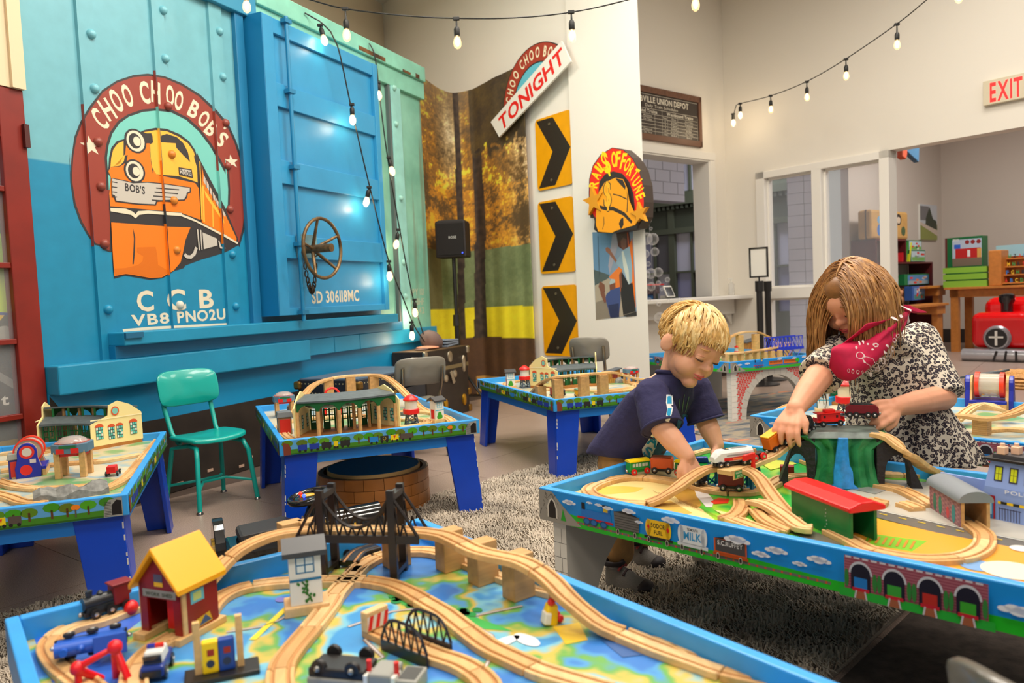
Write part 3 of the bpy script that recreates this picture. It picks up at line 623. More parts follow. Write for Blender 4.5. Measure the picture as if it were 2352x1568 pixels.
def rail_line(p, x0, x1, y0, y1, h):
 p.line([(x0, y0), (x1, y1)], .07*h, (110, 108, 104)); n = int((x1-x0)/.018); l = p.lay+1
 for i in range(n): t = (i+.5)/n; x, y = x0+(x1-x0)*t, y0+(y1-y0)*t; p.rect(x-.002, x+.002, y-.03*h, y+.03*h, (190, 84, 50), l)
def engine_pic(p, x, y, s, q_=1):   # plain blue tank engine, side view, no face
 P0 = p.P; y0 = y; p.P = (lambda a, b, h: P0(a, y0+(b-y0)*q_, h))
 p.rect(x+.01*s, x+.115*s, y+.015*s, y+.045*s, (40, 118, 196)); p.rect(x+.085*s, x+.112*s, y+.045*s, y+.07*s, (40, 118, 196)); p.rect(x+.083*s, x+.116*s, y+.068*s, y+.076*s, (30, 30, 36)); p.rect(x+.012*s, x+.024*s, y+.045*s, y+.07*s, (24, 24, 30)); p.rect(x+.09*s, x+.105*s, y+.05*s, y+.065*s, (220, 190, 60)); p.rect(x-.004*s, x+.122*s, y+.008*s, y+.016*s, (190, 30, 36))
 for q in (.03, .055, .09): p.ell(x+q*s, y+.002*s, .013*s, .013*s, (40, 110, 170), seg=12); p.ring(x+q*s, y+.002*s, .009*s, .013*s, (24, 70, 120), seg=12)
 p.P = P0
def side_sky(p, L, h, kind):
 p.rect(0, L, -h, 0, SKY); p.poly([(0, -h), (0, -h*.62), (.12, -h*.62), (.2, -h*.70), (.5, -h*.72), (.62, -h*.68), (.8, -h*.74), (L, -h*.66), (L, -h)], GRS)
 rn = random.Random(5)
 if kind == 'wagons':
  rail_line(p, .02, .40, -h*.82, -h*.86, h); rail_line(p, .41, .80, -h*.84, -h*.84, h); tunnelpic(p, 0, h)
  engine_pic(p, .142, -h*.72, .93, .74); PO = p.P; p.P = lambda a, b, q: PO((a-.295)*.69+.262, (b+.7*h)*1.25-.70*h, q)
  x = .295; y = -h*.70; p.poly([(x, y), (x+.105, y), (x+.11, y+h*.36), (x-.004, y+h*.40)], (104, 102, 100)); p.poly([(x-.004, y+h*.39), (x+.05, y+h*.46), (x+.11, y+h*.35)], (40, 38, 38))
  for i in range(6): p.line([(x, y+h*.06*i), (x+.107, y+h*.06*i)], .0012, (60, 60, 60), p.lay)
  x = .43; p.ell(x+.012, y+h*.2, .012, h*.19, (240, 196, 50)); p.ell(x+.094, y+h*.2, .012, h*.19, (240, 196, 50), p.lay); p.rect(x+.008, x+.098, y+h*.01, y+h*.39, (240, 196, 50), p.lay)
  p.text('SODOR', x+.053, y+h*.215, h*.10, (40, 34, 30), w=.06); p.text('FUEL', x+.053, y+h*.07, h*.085, (40, 34, 30), w=.036, lay=p.lay)
  for q in (.013, .093): p.poly([(x+q-.006, y+h*.22), (x+q, y+h*.15), (x+q+.006, y+h*.22), (x+q, y+h*.29)], (206, 40, 36))
  p.rect(x-.005, x+.112, y-h*.05, y+h*.01, (36, 34, 34))
  x = .565; p.ell(x+.01, y+h*.22, .012, h*.2, (226, 232, 236)); p.ell(x+.098, y+h*.22, .012, h*.2, (226, 232, 236), p.lay); p.rect(x+.008, x+.10, y+h*.02, y+h*.42, (226, 232, 236), p.lay); p.rect(x-.004, x+.112, y-h*.04, y+h*.04, (214, 220, 224), p.lay)
  p.text('TIDMOUTH', x+.055, y+h*.32, h*.055, (50, 50, 60), w=.042); p.text('MILK', x+.055, y+h*.12, h*.17, (60, 150, 200), w=.07, lay=p.lay)
  x = .70; p.rect(x, x+.115, y+h*.0, y+h*.30, (198, 90, 40)); p.rect(x+.005, x+.11, y+h*.03, y+h*.29, (74, 72, 74)); p.poly([(x, y+h*.30), (x+.05, y+h*.37), (x+.115, y+h*.30)], (36, 34, 34), p.lay); p.text('S.C.RUFFEY', x+.057, y+h*.17, h*.09, (226, 226, 226), w=.09); p.rect(x-.004, x+.12, y-h*.06, y, (170, 76, 36))
  for q in (.31, .385, .445, .52, .58, .655, .715, .795): p.ell(q, -h*.77, h*.075, h*.075, (190, 186, 170), seg=12); p.ell(q, -h*.77, h*.055, h*.055, (36, 34, 34), seg=12)
  p.P = PO
  for x, y, s in ((.115, -.22, .022), (.185, -.09, .010), (.215, -.10, .012), (.245, -.14, .016), (.31, -.10, .02), (.43, -.10, .024), (.34, -.35, .012), (.60, -.25, .03), (.655, -.48, .02), (.69, -.3, .024), (.74, -.5, .015), (.78, -.3, .024), (1.12, -.45, .03), (1.18, -.2, .03)): cloud(p, x, y*h, s, lay=p.lay+1)
  sheds(p, .831, h, .245, 4)
 elif kind == 'coaches':
  rail_line(p, .02, L-.05, -h*.84, -h*.70, h); tunnelpic(p, .01, h, .9); engine_pic(p, .22, -h*.68, .75)
  for x in (.36, .50): p.rect(x, x+.13, -h*.60, -h*.22, (206, 110, 44)); p.rect(x, x+.13, -h*.24, -h*.2, (90, 60, 40)); [p.rect(x+.008+i*.012, x+.015+i*.012, -h*.42, -h*.27, (92, 50, 30), p.lay+1 if i == 0 else p.lay) for i in range(10)]
  for x, y, s in ((.09, -.3, .02), (.16, -.25, .022), (.46, -.1, .022), (.60, -.12, .02), (.70, -.1, .026), (.75, -.35, .012)): cloud(p, x, y*h, s, lay=p.lay+1)
  for x in (.63, .79): p.ell(x, -h*.35, .02, h*.22, (36, 170, 44)); p.rect(x-.003, x+.003, -h*.7, -h*.5, (110, 70, 40))
 elif kind == 'short':
  tunnelpic(p, .005, h, .9); rail_line(p, .02, L-.2, -h*.84, -h*.80, h)
  for x, y, s in ((.13, -.3, .028), (.3, -.2, .03), (.5, -.3, .03)): cloud(p, x, y*h, s, lay=p.lay+1)
  sheds(p, L-.42, h, .36, 3)
 else:
  tunnelpic(p, L-.005, h, .9, flip=-1); p.ell(.1, -h*.4, .02, h*.28, (36, 170, 44)); cloud(p, .2, -h*.3, .025)
  sheds(p, .25, h, .25, 3)
def sheds(p, x0, h, w, n):
 """brick engine sheds with dark empty arches"""
 p.rect(x0, x0+w, -h*.80, -h*.03, (140, 76, 92)); l = p.lay+1
 for i in range(11): p.line([(x0, -h*(.08+i*.065)), (x0+w, -h*(.08+i*.065))], .0012, (176, 116, 128), l)
 for i in range(int(w/.016)): p.rect(x0+i*.016+.002, x0+i*.016+.013, -h*.075, -h*.035, (208, 206, 214), l)
 p.rect(x0-.01, x0+w+.01, -h, -h*.80, (44, 160, 60)); k = w/n; cs = ((40, 120, 190), (60, 150, 60), (170, 50, 44), (60, 150, 50))
 for i in range(n):
  c = x0+(i+.5)*k; p.ell(c, -h*.42, k*.36, h*.30, (196, 198, 208), seg=16, a0=0, a1=180); l2 = p.lay
  p.ell(c, -h*.42, k*.30, h*.24, (28, 28, 44), l2+1, 16, 0, 180); p.rect(c-k*.30, c+k*.30, -h*.80, -h*.42, (28, 28, 44), l2+1); p.rect(c-k*.2, c+k*.2, -h*.76, -h*.5, cs[i % 4], l2+2)
  p.rect(c-k*.26, c+k*.26, -h*.82, -h*.74, (178, 40, 56), l2+3); p.poly([(c-k*.2, -h*.99), (c+k*.2, -h*.99), (c+k*.15, -h*.82), (c-k*.15, -h*.82)], (150, 92, 66), l2+3)
  for s in (-1, 1): p.line([(c+s*k*.18, -h*.99), (c+s*k*.13, -h*.8)], .003, (196, 190, 200), l2+4)
  for s in (-1, 1): p.ell(c+s*k*.43, -h*.55, k*.07, h*.22, (52, 120, 60), l2+4, 8)
# printed boards
def noise_top(cs, sc=6):
 m = bpy.data.materials.new('printed_board'); m.use_nodes = True; nt, N, Lk, b = nodes(m); b.inputs['Roughness'].default_value = .3
 tc = N.new('ShaderNodeTexCoord'); n = N.new('ShaderNodeTexNoise'); n.inputs['Scale'].default_value = sc; n.inputs['Detail'].default_value = 3.2; Lk.new(tc.outputs['Object'], n.inputs[0])
 r = N.new('ShaderNodeValToRGB'); r.color_ramp.interpolation = 'EASE'; e = r.color_ramp.elements; e[0].color = L3(cs[0]); e[0].position = 0; e[1].position = .38; e[1].color = L3(cs[1])
 for i, c in enumerate(cs[2:]): q = e.new(.38+.24*(i+1)/len(cs[1:])); q.color = L3(c)
 Lk.new(n.outputs[0], r.inputs[0]); Lk.new(r.outputs[0], b.inputs['Base Color']); return m
TABS = {}
def table(key, label, c, ang, lx, ly, hs, style, top, sides, zs=.39, rimw=.022):
 """origin: corner on the floor; x along the front, y to the back"""
 t = thing('train_table', label, 'table', (c[0], c[1], 0), ang); TABS[key] = t; t['zs'] = zs; Z = .43
 M(top).bx(.01, lx-.01, .01, ly-.01, zs-.012, zs).obj('play_board', t)
 M(mat((70, 150, 200), .5)).bx(.01, lx-.01, .01, ly-.01, zs-.03, zs-.0125).obj('board_underside', t)
 for a, b, d, e in ((0, lx, 0, rimw), (0, lx, ly-rimw, ly), (0, rimw, rimw, ly-rimw), (lx-rimw, lx, rimw, ly-rimw)): M(RIM).bx(a, b, d, e, Z-hs, Z).obj('rim_board', t, bev=.003)
 for s in sides:
  p = {'f': PR('y', .0005), 'b': PR('y', ly+.0005, sg=-1), 'l': PR('x', .0005, sg=-1), 'r': PR('x', lx+.0005)}[s[0]]
  L = lx if s[0] in 'fb' else ly; p.mr = .35
  q = PR('y'); P0 = p.P; flip = len(s) > 2 and s[2]
  p.P = (lambda P0, flip, L: (lambda a, b, h: P0(L-a if flip else a, b+Z-.004, h)))(P0, flip, L)
  if s[1] == 'forest': side_forest(p, L-.03, hs-.006, .015, seed=ord(s[0]))
  else: side_sky(p, L, hs-.004, s[1])
  p.obj('side_print', t)['kind'] = 'stuff'
 if style == 'leg':
  for a, b in ((0, 0), (1, 0), (0, 1), (1, 1)):
   X, Y = (lx-.02 if a else .02), (ly-.02 if b else .02); sx, sy = (-1 if a else 1), (-1 if b else 1); m = M(LEG)
   zt = Z-hs-.001
   for k in (0, 1):
    w0, w1 = .13, .105; n = []
    for z, w, o in ((0, w1, -.022), (zt, w0, 0)):
     xa, ya = X+sx*o, Y+sy*o
     n.append([(xa, ya, z), (xa+sx*w, ya, z), (xa+sx*w, ya+sy*.018, z), (xa, ya+sy*.018, z)] if k == 0 else [(xa, ya+sy*.018, z), (xa+sx*.018, ya+sy*.018, z), (xa+sx*.018, ya+sy*w, z), (xa, ya+sy*w, z)])
    m.loft(n)
   lg = m.obj('leg', t, bev=.003)
   rn = random.Random(a*2+b); q = M(CHIP)
   for i in range(7):
    z = rn.uniform(.05, .35); o = -.022*(1-z/zt); xa, ya = X+sx*o, Y+sy*o; q.box((xa+sx*.002, ya-sy*.0005, z), (.004, .001, rn.uniform(.006, .02)))
   q.obj('paint_chip', lg)['kind'] = 'stuff'
  m = M(mat((30, 120, 200), .35))
  for a, b, d, e in ((.14, lx-.14, .022, .04), (.14, lx-.14, ly-.04, ly-.022), (.022, .04, .14, ly-.14), (lx-.04, lx-.022, .14, ly-.14)): M(mat((30, 120, 200), .35)).bx(a, b, d, e, Z-hs-.045, Z-hs).obj('apron', t)
 else:
  zt = Z-hs-.001; AG = mat((196, 192, 184), .6)
  def arch(L, flip): # arched end panel outline
   n = 14; q = .13 if style == 'brick' else .105; r = L/2-q; pts = [(0, 0), (0, zt), (L, zt), (L, 0), (L-q, 0)]
   for i in range(n+1): a = math.pi*i/n; pts.append((L/2+r*math.cos(a), .03+(zt-.075)*math.sin(a)))
   pts.append((q, 0)); return pts
  if style == 'brick':
   AR = arch(lx-.06, 0)
   for y, s in ((.02, 1), (ly-.06, -1)):
    o = M(AG).prism([(a+.03, b) for a, b in AR], y, y+.045).obj('arch_panel', t)
    if s == 1: bricks(o, AR, .03, y, lx-.06, zt); bricks_side(o, zt)
  else:
   AR2 = arch(ly-.04, 0)
   for x in (.03, lx-.08): o = M(AG).prism([(a+.02, b) for a, b in AR2], x, x+.045, 'x').obj('arch_panel', t); blocks(o, x, zt)
 return t
def bricks(o, AR, x0, y, L, zt):
 p = PR('y', -y+.0004, mr=.5); p.rect(x0, x0+.05, 0, zt, (226, 222, 214)); n = 16; r = L/2-.13
 for i in range(30):
  z = i*.0115+.004; off = .017*(i % 2)
  for j in range(30):
   a = x0+.045+(.012 if (i//2) % 2 else 0)+j*.024+off*.7; b = a+.019
   if b > x0+L-.05-(.012 if (i//2) % 2 else 0) or z+.008 > zt: continue
   d = math.hypot((a+.01-x0-L/2)/(r+.05), max(0, z-.03)/(zt-.03)) if z > .03 else abs(a+.01-x0-L/2)/(r+.05)
   if d < 1.0: continue
   p.rect(a, b, z, z+.0085, (206, 44, 40), 2)
 for i in range(n+1):
  a = math.pi*i/n; q = lambda k: (x0+L/2+(r+k)*math.cos(a), .03+(zt-.075+k)*math.sin(a)); p.line([q(.002), q(.042)], .0015, (120, 116, 110), 3)
 for i in range(8):
  for k in (0, 1): p.line([(x0+.002, .02+i*.04), (x0+.044, .02+i*.04)], .0012, (150, 146, 140), 3)
 p.obj('brick_print', o)['kind'] = 'stuff'
def blocks(o, x, zt):
 p = PR('y', -.02+.0004); p.rect(x, x+.045, 0, zt, (222, 220, 214)); l = p.lay+1
 for i in range(8):
  z = i*.04; p.line([(x, z), (x+.045, z)], .0014, (90, 88, 86), l); xx = x+.022+(i % 2)*.006; p.line([(xx, z), (xx, z+.04)], .0014, (90, 88, 86), l)
 p.obj('block_print', o)
def bricks_side(o, zt):
 p = PR('x', -.03+.0004, sg=-1); p.rect(.02, .065, 0, zt, (222, 220, 214)); l = p.lay+1
 for i in range(12): p.line([(.02, i*.03), (.065, i*.03)], .0012, (150, 146, 140), l)
 p.obj('block_print', o)
BEI = (236, 214, 150)
topA = noise_top([(56, 110, 186), (74, 146, 200), (126, 186, 206), (196, 176, 92), (104, 160, 84), (84, 150, 200), (60, 120, 190)], 6)
topB = noise_top([(30, 150, 60), (36, 160, 56), (150, 190, 60), (30, 150, 60)], 4)
topC = noise_top([(206, 198, 170), (110, 160, 110), (200, 190, 160), (150, 180, 190), (214, 206, 180)], 4)
a = G(26, 1431, .43); b = G(965, 1188, .43); angA = math.atan2(b.y-a.y, b.x-a.x)
# near table: corner so that x runs along its far right rail
b2 = G(1930, 1568, .43); angR = math.atan2(b2.y-b.y, b2.x-b.x)
tA = table('A', 'low blue-rimmed train table with sea map board and black suspension bridge', (b.x+.84*math.cos(angR-math.pi/2), b.y+.84*math.sin(angR-math.pi/2)), angR, 1.25, .84, .08, 'arch', topA, [('b', 'short', True)], zs=.388)
c = G(1238, 1118, .43); d = G(2272, 1329, .43); angB = math.atan2(d.y-c.y, d.x-c.x)
tB = table('B', 'sky-blue train table with painted wagons, green mountain and playing children', c, angB, 1.25, .82, .088, 'arch', topB, [('f', 'wagons'), ('l', 'left', True)], zs=.394)
c = G(640.6, 1012.5, .43); d = G(1101, 962.4, .43); angC = math.atan2(d.y-c.y, d.x-c.x)
tC = table('C', 'blue-legged train table with green round shed, standing over the wooden tub', c, angC, .837, 1.21, .062, 'leg', topC, [('f', 'forest'), ('l', 'forest')], zs=.398)
c = G(1272.4, 917.9, .43); d = G(1094.4, 869.7, .43); angD = math.atan2(d.y-c.y, d.x-c.x)-math.pi/2
tD = table('D', 'blue-legged train table with brick viaduct track below the chevron signs', c, angD, .837, 1.24, .062, 'leg', topC, [('f', 'forest'), ('l', 'forest')], zs=.398)
c = G(292.8, 1134.4, .43); d = G(383, 988, .43); angE = math.atan2(d.y-c.y, d.x-c.x)-math.pi/2
tE = table('E', 'blue-legged train table beside the red cabinet and teal chair', (c.x-.64*math.cos(angE), c.y-.64*math.sin(angE)), angE, .64, 1.22, .062, 'leg', topC, [('f', 'forest'), ('r', 'forest')], zs=.398)
c = G(1674.6, 831.7, .43); d = G(1882, 812, .43); angF = math.atan2(d.y-c.y, d.x-c.x)
tF = table('F', 'train table on a red and white brick arch with blue truss bridge', c, angF, .86, 1.14, .075, 'brick', noise_top([(226, 210, 150), (60, 160, 80), (226, 206, 150)], 4), [('f', 'coaches'), ('l', 'left', True)], zs=.398)
c = G(1722, 953, .43); d = G(1958, 977, .43); angG = math.atan2(d.y-c.y, d.x-c.x)
tG = table('G', 'sky-blue train table behind the girl with tunnel picture at its corner', c, angG, 1.25, .88, .088, 'arch', topC, [('f', 'wagons')], zs=.394)
# ================================================================ wooden track
TW_ = [(-.021, 0), (-.021, .012), (-.0145, .012), (-.0145, .0085), (-.0085, .0085), (-.0085, .012), (.0085, .012), (.0085, .0085), (.0145, .0085), (.0145, .012), (.021, .012), (.021, 0)]
WDS = [wmat((218, 178, 124)), wmat((208, 166, 112)), wmat((224, 188, 138)), wmat((198, 156, 104))]
WGR = mat((176, 128, 80), .6)
def spline(P, step=.015):
 P = [V(p) for p in P]; P = [P[0]*2-P[1]]+P+[P[-1]*2-P[-2]]; out = []
 for a, b, c, d in zip(P, P[1:], P[2:], P[3:]):
  n = max(2, int((c-b).length/step))
  for i in range(n): t = i/n; out.append(.5*((2*b)+(c-a)*t+(2*a-5*b+4*c-d)*t*t+(3*b-a-3*c+d)*t**3))
 return out+[P[-2]]
_tk = 0
ORD = 'first second third fourth fifth sixth seventh eighth ninth tenth eleventh twelfth thirteenth fourteenth fifteenth sixteenth seventeenth eighteenth nineteenth'.split()
FROM = {'over the black suspension': ('the red house', 0), 'under the raised bridge': ('the crossing', 1), 'to the overturned truck': ('the crossing', 0), 'curving past the red house': ('the house', 0), 'right of the crossing': ('the crossing', 0), 'black truss bridge and': ('the buffer', 0), 'corner loop under': ('the red house', 0), 'red house door': ('the door', 0), 'teal trestles': ('the loop', 0), 'sand-coloured': ('the trestles', 0), 'junction to the green': ('the junction', 0), 'junction up to': ('the junction', 0), 'far rim behind the mountain': ('the boy', 0), 'low under the trestle': ('the coach', 0), 'wide curve between': ('the green shed', 0), 'mountain arch into': ('the mountain', 0), 'mountain top behind': ('the mountain', 0),
  'left loop': ('the red shed', 0), 'right loop': ('the engine shed', 0), 'around the water': ('the engine shed', 0), 'red shed and round': ('the red shed', 0), 'ramp track on brick piers': ('the dome crane', 0), 'viaduct track on': ('the low end', 0), 'loop behind the viaduct': ('the signal house', 0), 'inner siding': ('the viaduct', 0), 'table by the red cabinet': ('the far corner', 0), 'brown shed platform': ('the rim', 0), 'under the dome crane': ('the red lorry', 0), 'grey ramp': ('the mill drum', 0), 'front of the brick-arch': ('the rim corner', 0), 'blue truss bridge': ('the mine shed', 0), 'behind the girl': ('the caboose', 1), 'red caboose': ('the caboose', 0), 'mill drum': ('the girl', 0), 'beside the girl': ('the girl', 0), 'police building': ('the pier', 0)}
def piece(pts, label, group, k, gap=.0012, plain=False):
 """one length of grooved wooden track along pts (underside centreline)"""
 c = sum(pts, V())/len(pts); rings = []; n = len(pts)
 for i, p in enumerate(pts):
  d = (pts[min(i+1, n-1)]-pts[max(i-1, 0)]); d.normalize(); s = V((d.y, -d.x, 0)).normalized(); u = s.cross(d); e = d*(gap if i == 0 else -gap if i == n-1 else 0)
  rings.append([p-c+e+s*a+u*b for a, b in TW_])
 m = M(WDS[k % 4]); m.loft(rings); m.bm.faces.ensure_lookup_table()
 gm = m.m(WGR).mi
 for f in m.bm.faces:
  pass
 o = m.obj('wooden_track', bev=.0012, bseg=1); o.location = c; n12 = 12
 for i, f in enumerate(o.data.polygons):
  if i < (n-1)*12 and (i % 12) in (3, 7): f.material_index = gm
 return tag(o, label, 'toy track', group)
def track(t, label, pts, ln=.165, loop=False, P=None, w=None):
 global _tk
 zs = t['zs']; W_ = [G(p[0], p[1], zs+.012+(p[2] if len(p) > 2 else 0))-V((0, 0, .012)) for p in pts] if P is None else [V(p) for p in P]
 if loop: W_.append(W_[0])
 S = spline(W_); L = sum((b-a).length for a, b in zip(S, S[1:])); n = max(1, round(L/ln)); acc = 0; cut = []; cur = [S[0]]
 for a, b in zip(S, S[1:]):
  cur.append(b); acc += (b-a).length
  if acc >= L/n-1e-6 and len(cut) < n-1: cut.append(cur); cur = [b]; acc = 0
 if len(cur) > 1: cut.append(cur)
 fr = next((v for k, v in FROM.items() if k in label), None)
 def fit(q):
  for w_ in ('pale ', 'piece ', 'wooden '):
   if len(q.replace(',', '').split()) > 16: q = q.replace(w_, '')
  return q
 for i, c in enumerate(cut): piece(c, fit(label+(f', {ORD[len(cut)-1-i if fr[1] else i]} from {fr[0]}' if fr and len(cut) > 1 else '')), label[:60], _tk); _tk += 1
 return S
def block(name, label, g, p, sz, rz, m=None, taper=None):
 o = M(m or WDS[_tk % 4]).box((0, 0, sz[2]/2), sz, taper=taper).obj(name, bev=.002); o.location = p; o.rotation_euler = (0, 0, rz); return tag(o, label, 'toy support', g)
def trestle(t, label, g, px, py, z0, z1, rz, wx=.034, wy=.03, c=(20, 96, 124)):
 p = G(px, py, z0); t_ = thing('track_trestle', label, 'toy support', p, rz, g); h = z1-z0; m = mat(c, .4); B = .008
 for s in (-1, 1):
  for q in (-1, 1): M(m).loft([[(s*(wx/2+B*(1-k))+a*.004, q*(wy/2+B*(1-k))+b*.004, h*k) for a, b in ((-1, -1), (1, -1), (1, 1), (-1, 1))] for k in (0, 1)]).obj('post', t_)
 br = M(m)
 for k in range(2):
  za, zb = h*k/2+.004, h*(k+1)/2-.004
  for q in (-1, 1):
   y = q*(wy/2+B*(1-(k+.5)/2)); x = wx/2+B*(1-(k+.5)/2); br.tube([(-x, y, za), (x, y, zb)], .0028, 4); br.tube([(x, y, za), (-x, y, zb)], .0028, 4)
 br.obj('cross_brace', t_)
 M(m).bx(-wx/2-.004, wx/2+.004, -wy/2-.004, wy/2+.004, h-.008, h).obj('cap', t_); M(m).bx(-wx/2-B-.006, wx/2+B+.006, -wy/2-B-.006, wy/2+B+.006, 0, .006).obj('foot', t_)
 return t_
# ---------------------------------------------------------------- near table A
A = tA; za = A['zs']
def za_(h): return za+h
hiA = [(482, 1321, .035), (530, 1273, .06), (572, 1245, .075), (634, 1222.5, .083), (712, 1213, .085), (825, 1211, .085), (945, 1215, .085), (1010, 1222.5, .085), (1045, 1235, .085), (1100, 1261, .083), (1198, 1284, .08), (1257.6, 1320, .066), (1300, 1363, .046), (1342.6, 1401, .024), (1385, 1431, .008), (1427.7, 1448), (1512.7, 1482), (1598, 1511.6), (1661, 1533), (1768, 1556), (1853, 1574)]
track(A, 'raised pale wooden track piece running over the black suspension bridge', [(400, 1420, .0), (440, 1370, .012)]+hiA, .17)
track(A, 'pale wooden track piece running under the raised bridge', [(1598, 1492), (1534, 1455), (1449, 1416), (1385, 1391), (1334, 1368), (1227, 1342), (1138, 1312), (1060, 1282), (999, 1263), (958, 1260), (917, 1263), (866, 1275), (825, 1298), (810, 1312)], .16)
track(A, 'pale wooden track piece leading to the overturned truck', [(768, 1362), (750, 1391), (713, 1437), (672, 1485), (648, 1522), (643, 1566), (655, 1610)], .16)
track(A, 'pale wooden track piece curving past the red house to the crossing', [(470, 1410), (485, 1386), (510, 1364), (558, 1344), (628, 1333), (700, 1329.5), (748, 1328)], .16)
track(A, 'pale wooden track piece curving right of the crossing past the truss bridge', [(835, 1328), (853, 1329.5), (898, 1338), (937, 1354), (979, 1378), (1021, 1403), (1060, 1433), (1118, 1476), (1172, 1502), (1240, 1532), (1308, 1553), (1400, 1580)], .16)
track(A, 'pale wooden track piece carrying the black truss bridge and striped buffer', [(852, 1437), (900, 1457.7), (951, 1478), (1002, 1498.5), (1053, 1515.5), (1090, 1536), (1118, 1563), (1125, 1600)], .13)
track(A, 'pale wooden track piece in the corner loop under the blue locomotive', [(330, 1380), (273, 1402), (232, 1418), (177, 1430), (136, 1449), (115, 1478), (128, 1508), (153, 1533), (191, 1562), (240, 1600)], .15)
track(A, 'pale wooden track piece leading out of the red house door', [(404, 1452), (375, 1468), (349, 1487), (322, 1514), (308, 1544), (306, 1580)], .13)
# crossing plate
def crossing():
 a, b = G(825, 1298, za_(.012)), G(768, 1362, za_(.012)); c, d = G(748, 1328, za_(.012)), G(835, 1328, za_(.012)); o = (a+b+c+d)/4-V((0, 0, .012))
 t = thing('track_crossing', 'wooden four-way crossing track beside the white signal house', 'toy track', o); m = M(WDS[2])
 for p, q in ((a, b), (c, d)):
  dr_ = (q-p); L = dr_.length; dr_.normalize(); s = V((dr_.y, -dr_.x, 0)); rings = [[p-V((0, 0, .012))-o+dr_*k+s*x+V((0, 0, z)) for x, z in TW_] for k in (0, L)]; m.loft(rings)
 m.obj('plate', t)
crossing()
sup = []
for i, (x, y, h, w) in enumerate(((655, 1290, .0, 1), (700, 1285, 0, 1), (898, 1306, 0, 1), (1022, 1314, 0, 1), (1098, 1345, 0, 1), (1180, 1380, 0, 1))):
 p = G(x, y, za); block('track_support', f'square wooden block under the raised bridge track, {ORD[i]} along from the red house', 'supports under the raised track', p+V((.01, .02, 0)), (.04, .05, .085), angR+R(90)*0, taper=(.9, 1))
# suspension bridge
def susp():
 a, b = G(752, 1212, za_(.097)), G(912, 1214, za_(.097)); d = b-a; rz = math.atan2(d.y, d.x); L = d.length; o = V((a.x, a.y, za))
 t = thing('suspension_bridge', 'black plastic toy suspension bridge with two towers and hung cables', 'toy bridge', o, rz); m = mat((40, 34, 32), .35); ht = .185; dk = .088
 M(m).bx(-.055, L+.055, -.034, -.026, dk-.012, dk+.004).obj('side_girder', t); M(m).bx(-.055, L+.055, .026, .034, dk-.012, dk+.004).obj('side_girder', t)
 for x in (0, L):
  for s in (-1, 1): M(m).bx(x-.008, x+.008, s*.03-.006, s*.03+.006, -.0, ht).obj('tower_post', t, bev=.001)
  M(m).bx(x-.008, x+.008, -.03, .03, ht-.02, ht-.008).obj('tower_tie', t); M(m).bx(x-.008, x+.008, -.03, .03, .01, .02).obj('tower_tie', t)
 for s in (-1, 1):
  y = s*.03; f = lambda x: dk+.02+(ht-dk-.03)*((2*x/L-1)**2)
  M(m).tube([(L*i/16, y, f(L*i/16)) for i in range(17)], .0035, 5).obj('cable', t)
  for e, g in ((0, -1), (L, 1)): M(m).tube([(e, y, ht-.01), (e+g*.028, y, dk+.045), (e+g*.055, y, dk)], .0035, 5).obj('cable', t)
  w_ = M(m); n = 8
  for i in range(n): x = L*(i+.5)/n; w_.tube([(x-L/n/2, y, dk), (x, y, f(x))], .0022, 4); w_.tube([(x+L/n/2, y, dk), (x, y, f(x))], .0022, 4)
  w_.obj('hanger', t)['kind'] = 'stuff'
  for e, g in ((0, -1), (L, 1)):
   w2_ = M(m)
   for i in range(3): x = e+g*(.008+i*.016); w2_.tube([(x-g*.008, y, dk), (x, y, ht-.02-(i+.5)*.033)], .0022, 4); w2_.tube([(x+g*.008, y, dk), (x, y, ht-.02-(i+.5)*.033)], .0022, 4)
   w2_.obj('hanger', t)['kind'] = 'stuff'
susp()
# truss bridge with buffer
def trussA():
 a, b = G(905, 1462, za_(.012)), G(1010, 1503, za_(.012)); d = b-a; rz = math.atan2(d.y, d.x); L = d.length
 t = thing('truss_bridge', 'small black toy truss bridge with arched sides on a track', 'toy bridge', V((a.x, a.y, za)), rz); m = mat((34, 34, 44), .35)
 for s in (-1, 1):
  y = s*.026; h = lambda x: .014+.042*(1-(2*x/L-1)**4)*.9+.006
  M(m).tube([(L*i/10, y, h(L*i/10)) for i in range(11)], .003, 4).obj('top_chord', t); M(m).bx(0, L, y-.002, y+.002, .0, .018).obj('bottom_chord', t)
  w_ = M(m)
  for i in range(6): x0, x1 = L*i/6, L*(i+1)/6; w_.tube([(x0, y, .016), ((x0+x1)/2, y, h((x0+x1)/2))], .002, 4); w_.tube([(x1, y, .016), ((x0+x1)/2, y, h((x0+x1)/2))], .002, 4)
  w_.obj('web', t)['kind'] = 'stuff'
 p = G(862, 1441, za_(.012)); t2 = thing('track_buffer', 'wooden track buffer with red and white stripes', 'toy buffer', V((p.x, p.y, za+.0125)), rz)
 M(WDS[2]).bx(-.008, .008, -.024, .024, 0, .034).obj('stop_block', t2, bev=.002); q = PR('x', .0082); q.rect(-.022, .022, .003, .026, (226, 220, 210))
 for i in range(3): q.poly([(-.022+i*.016, .003), (-.014+i*.016, .003), (-.008+i*.016, .026), (-.016+i*.016, .026)], (206, 34, 34), 2)
 q.obj('stripes', t2); q = PR('y', .0242); q.obj('stripes', t2) if 0 else None
trussA()
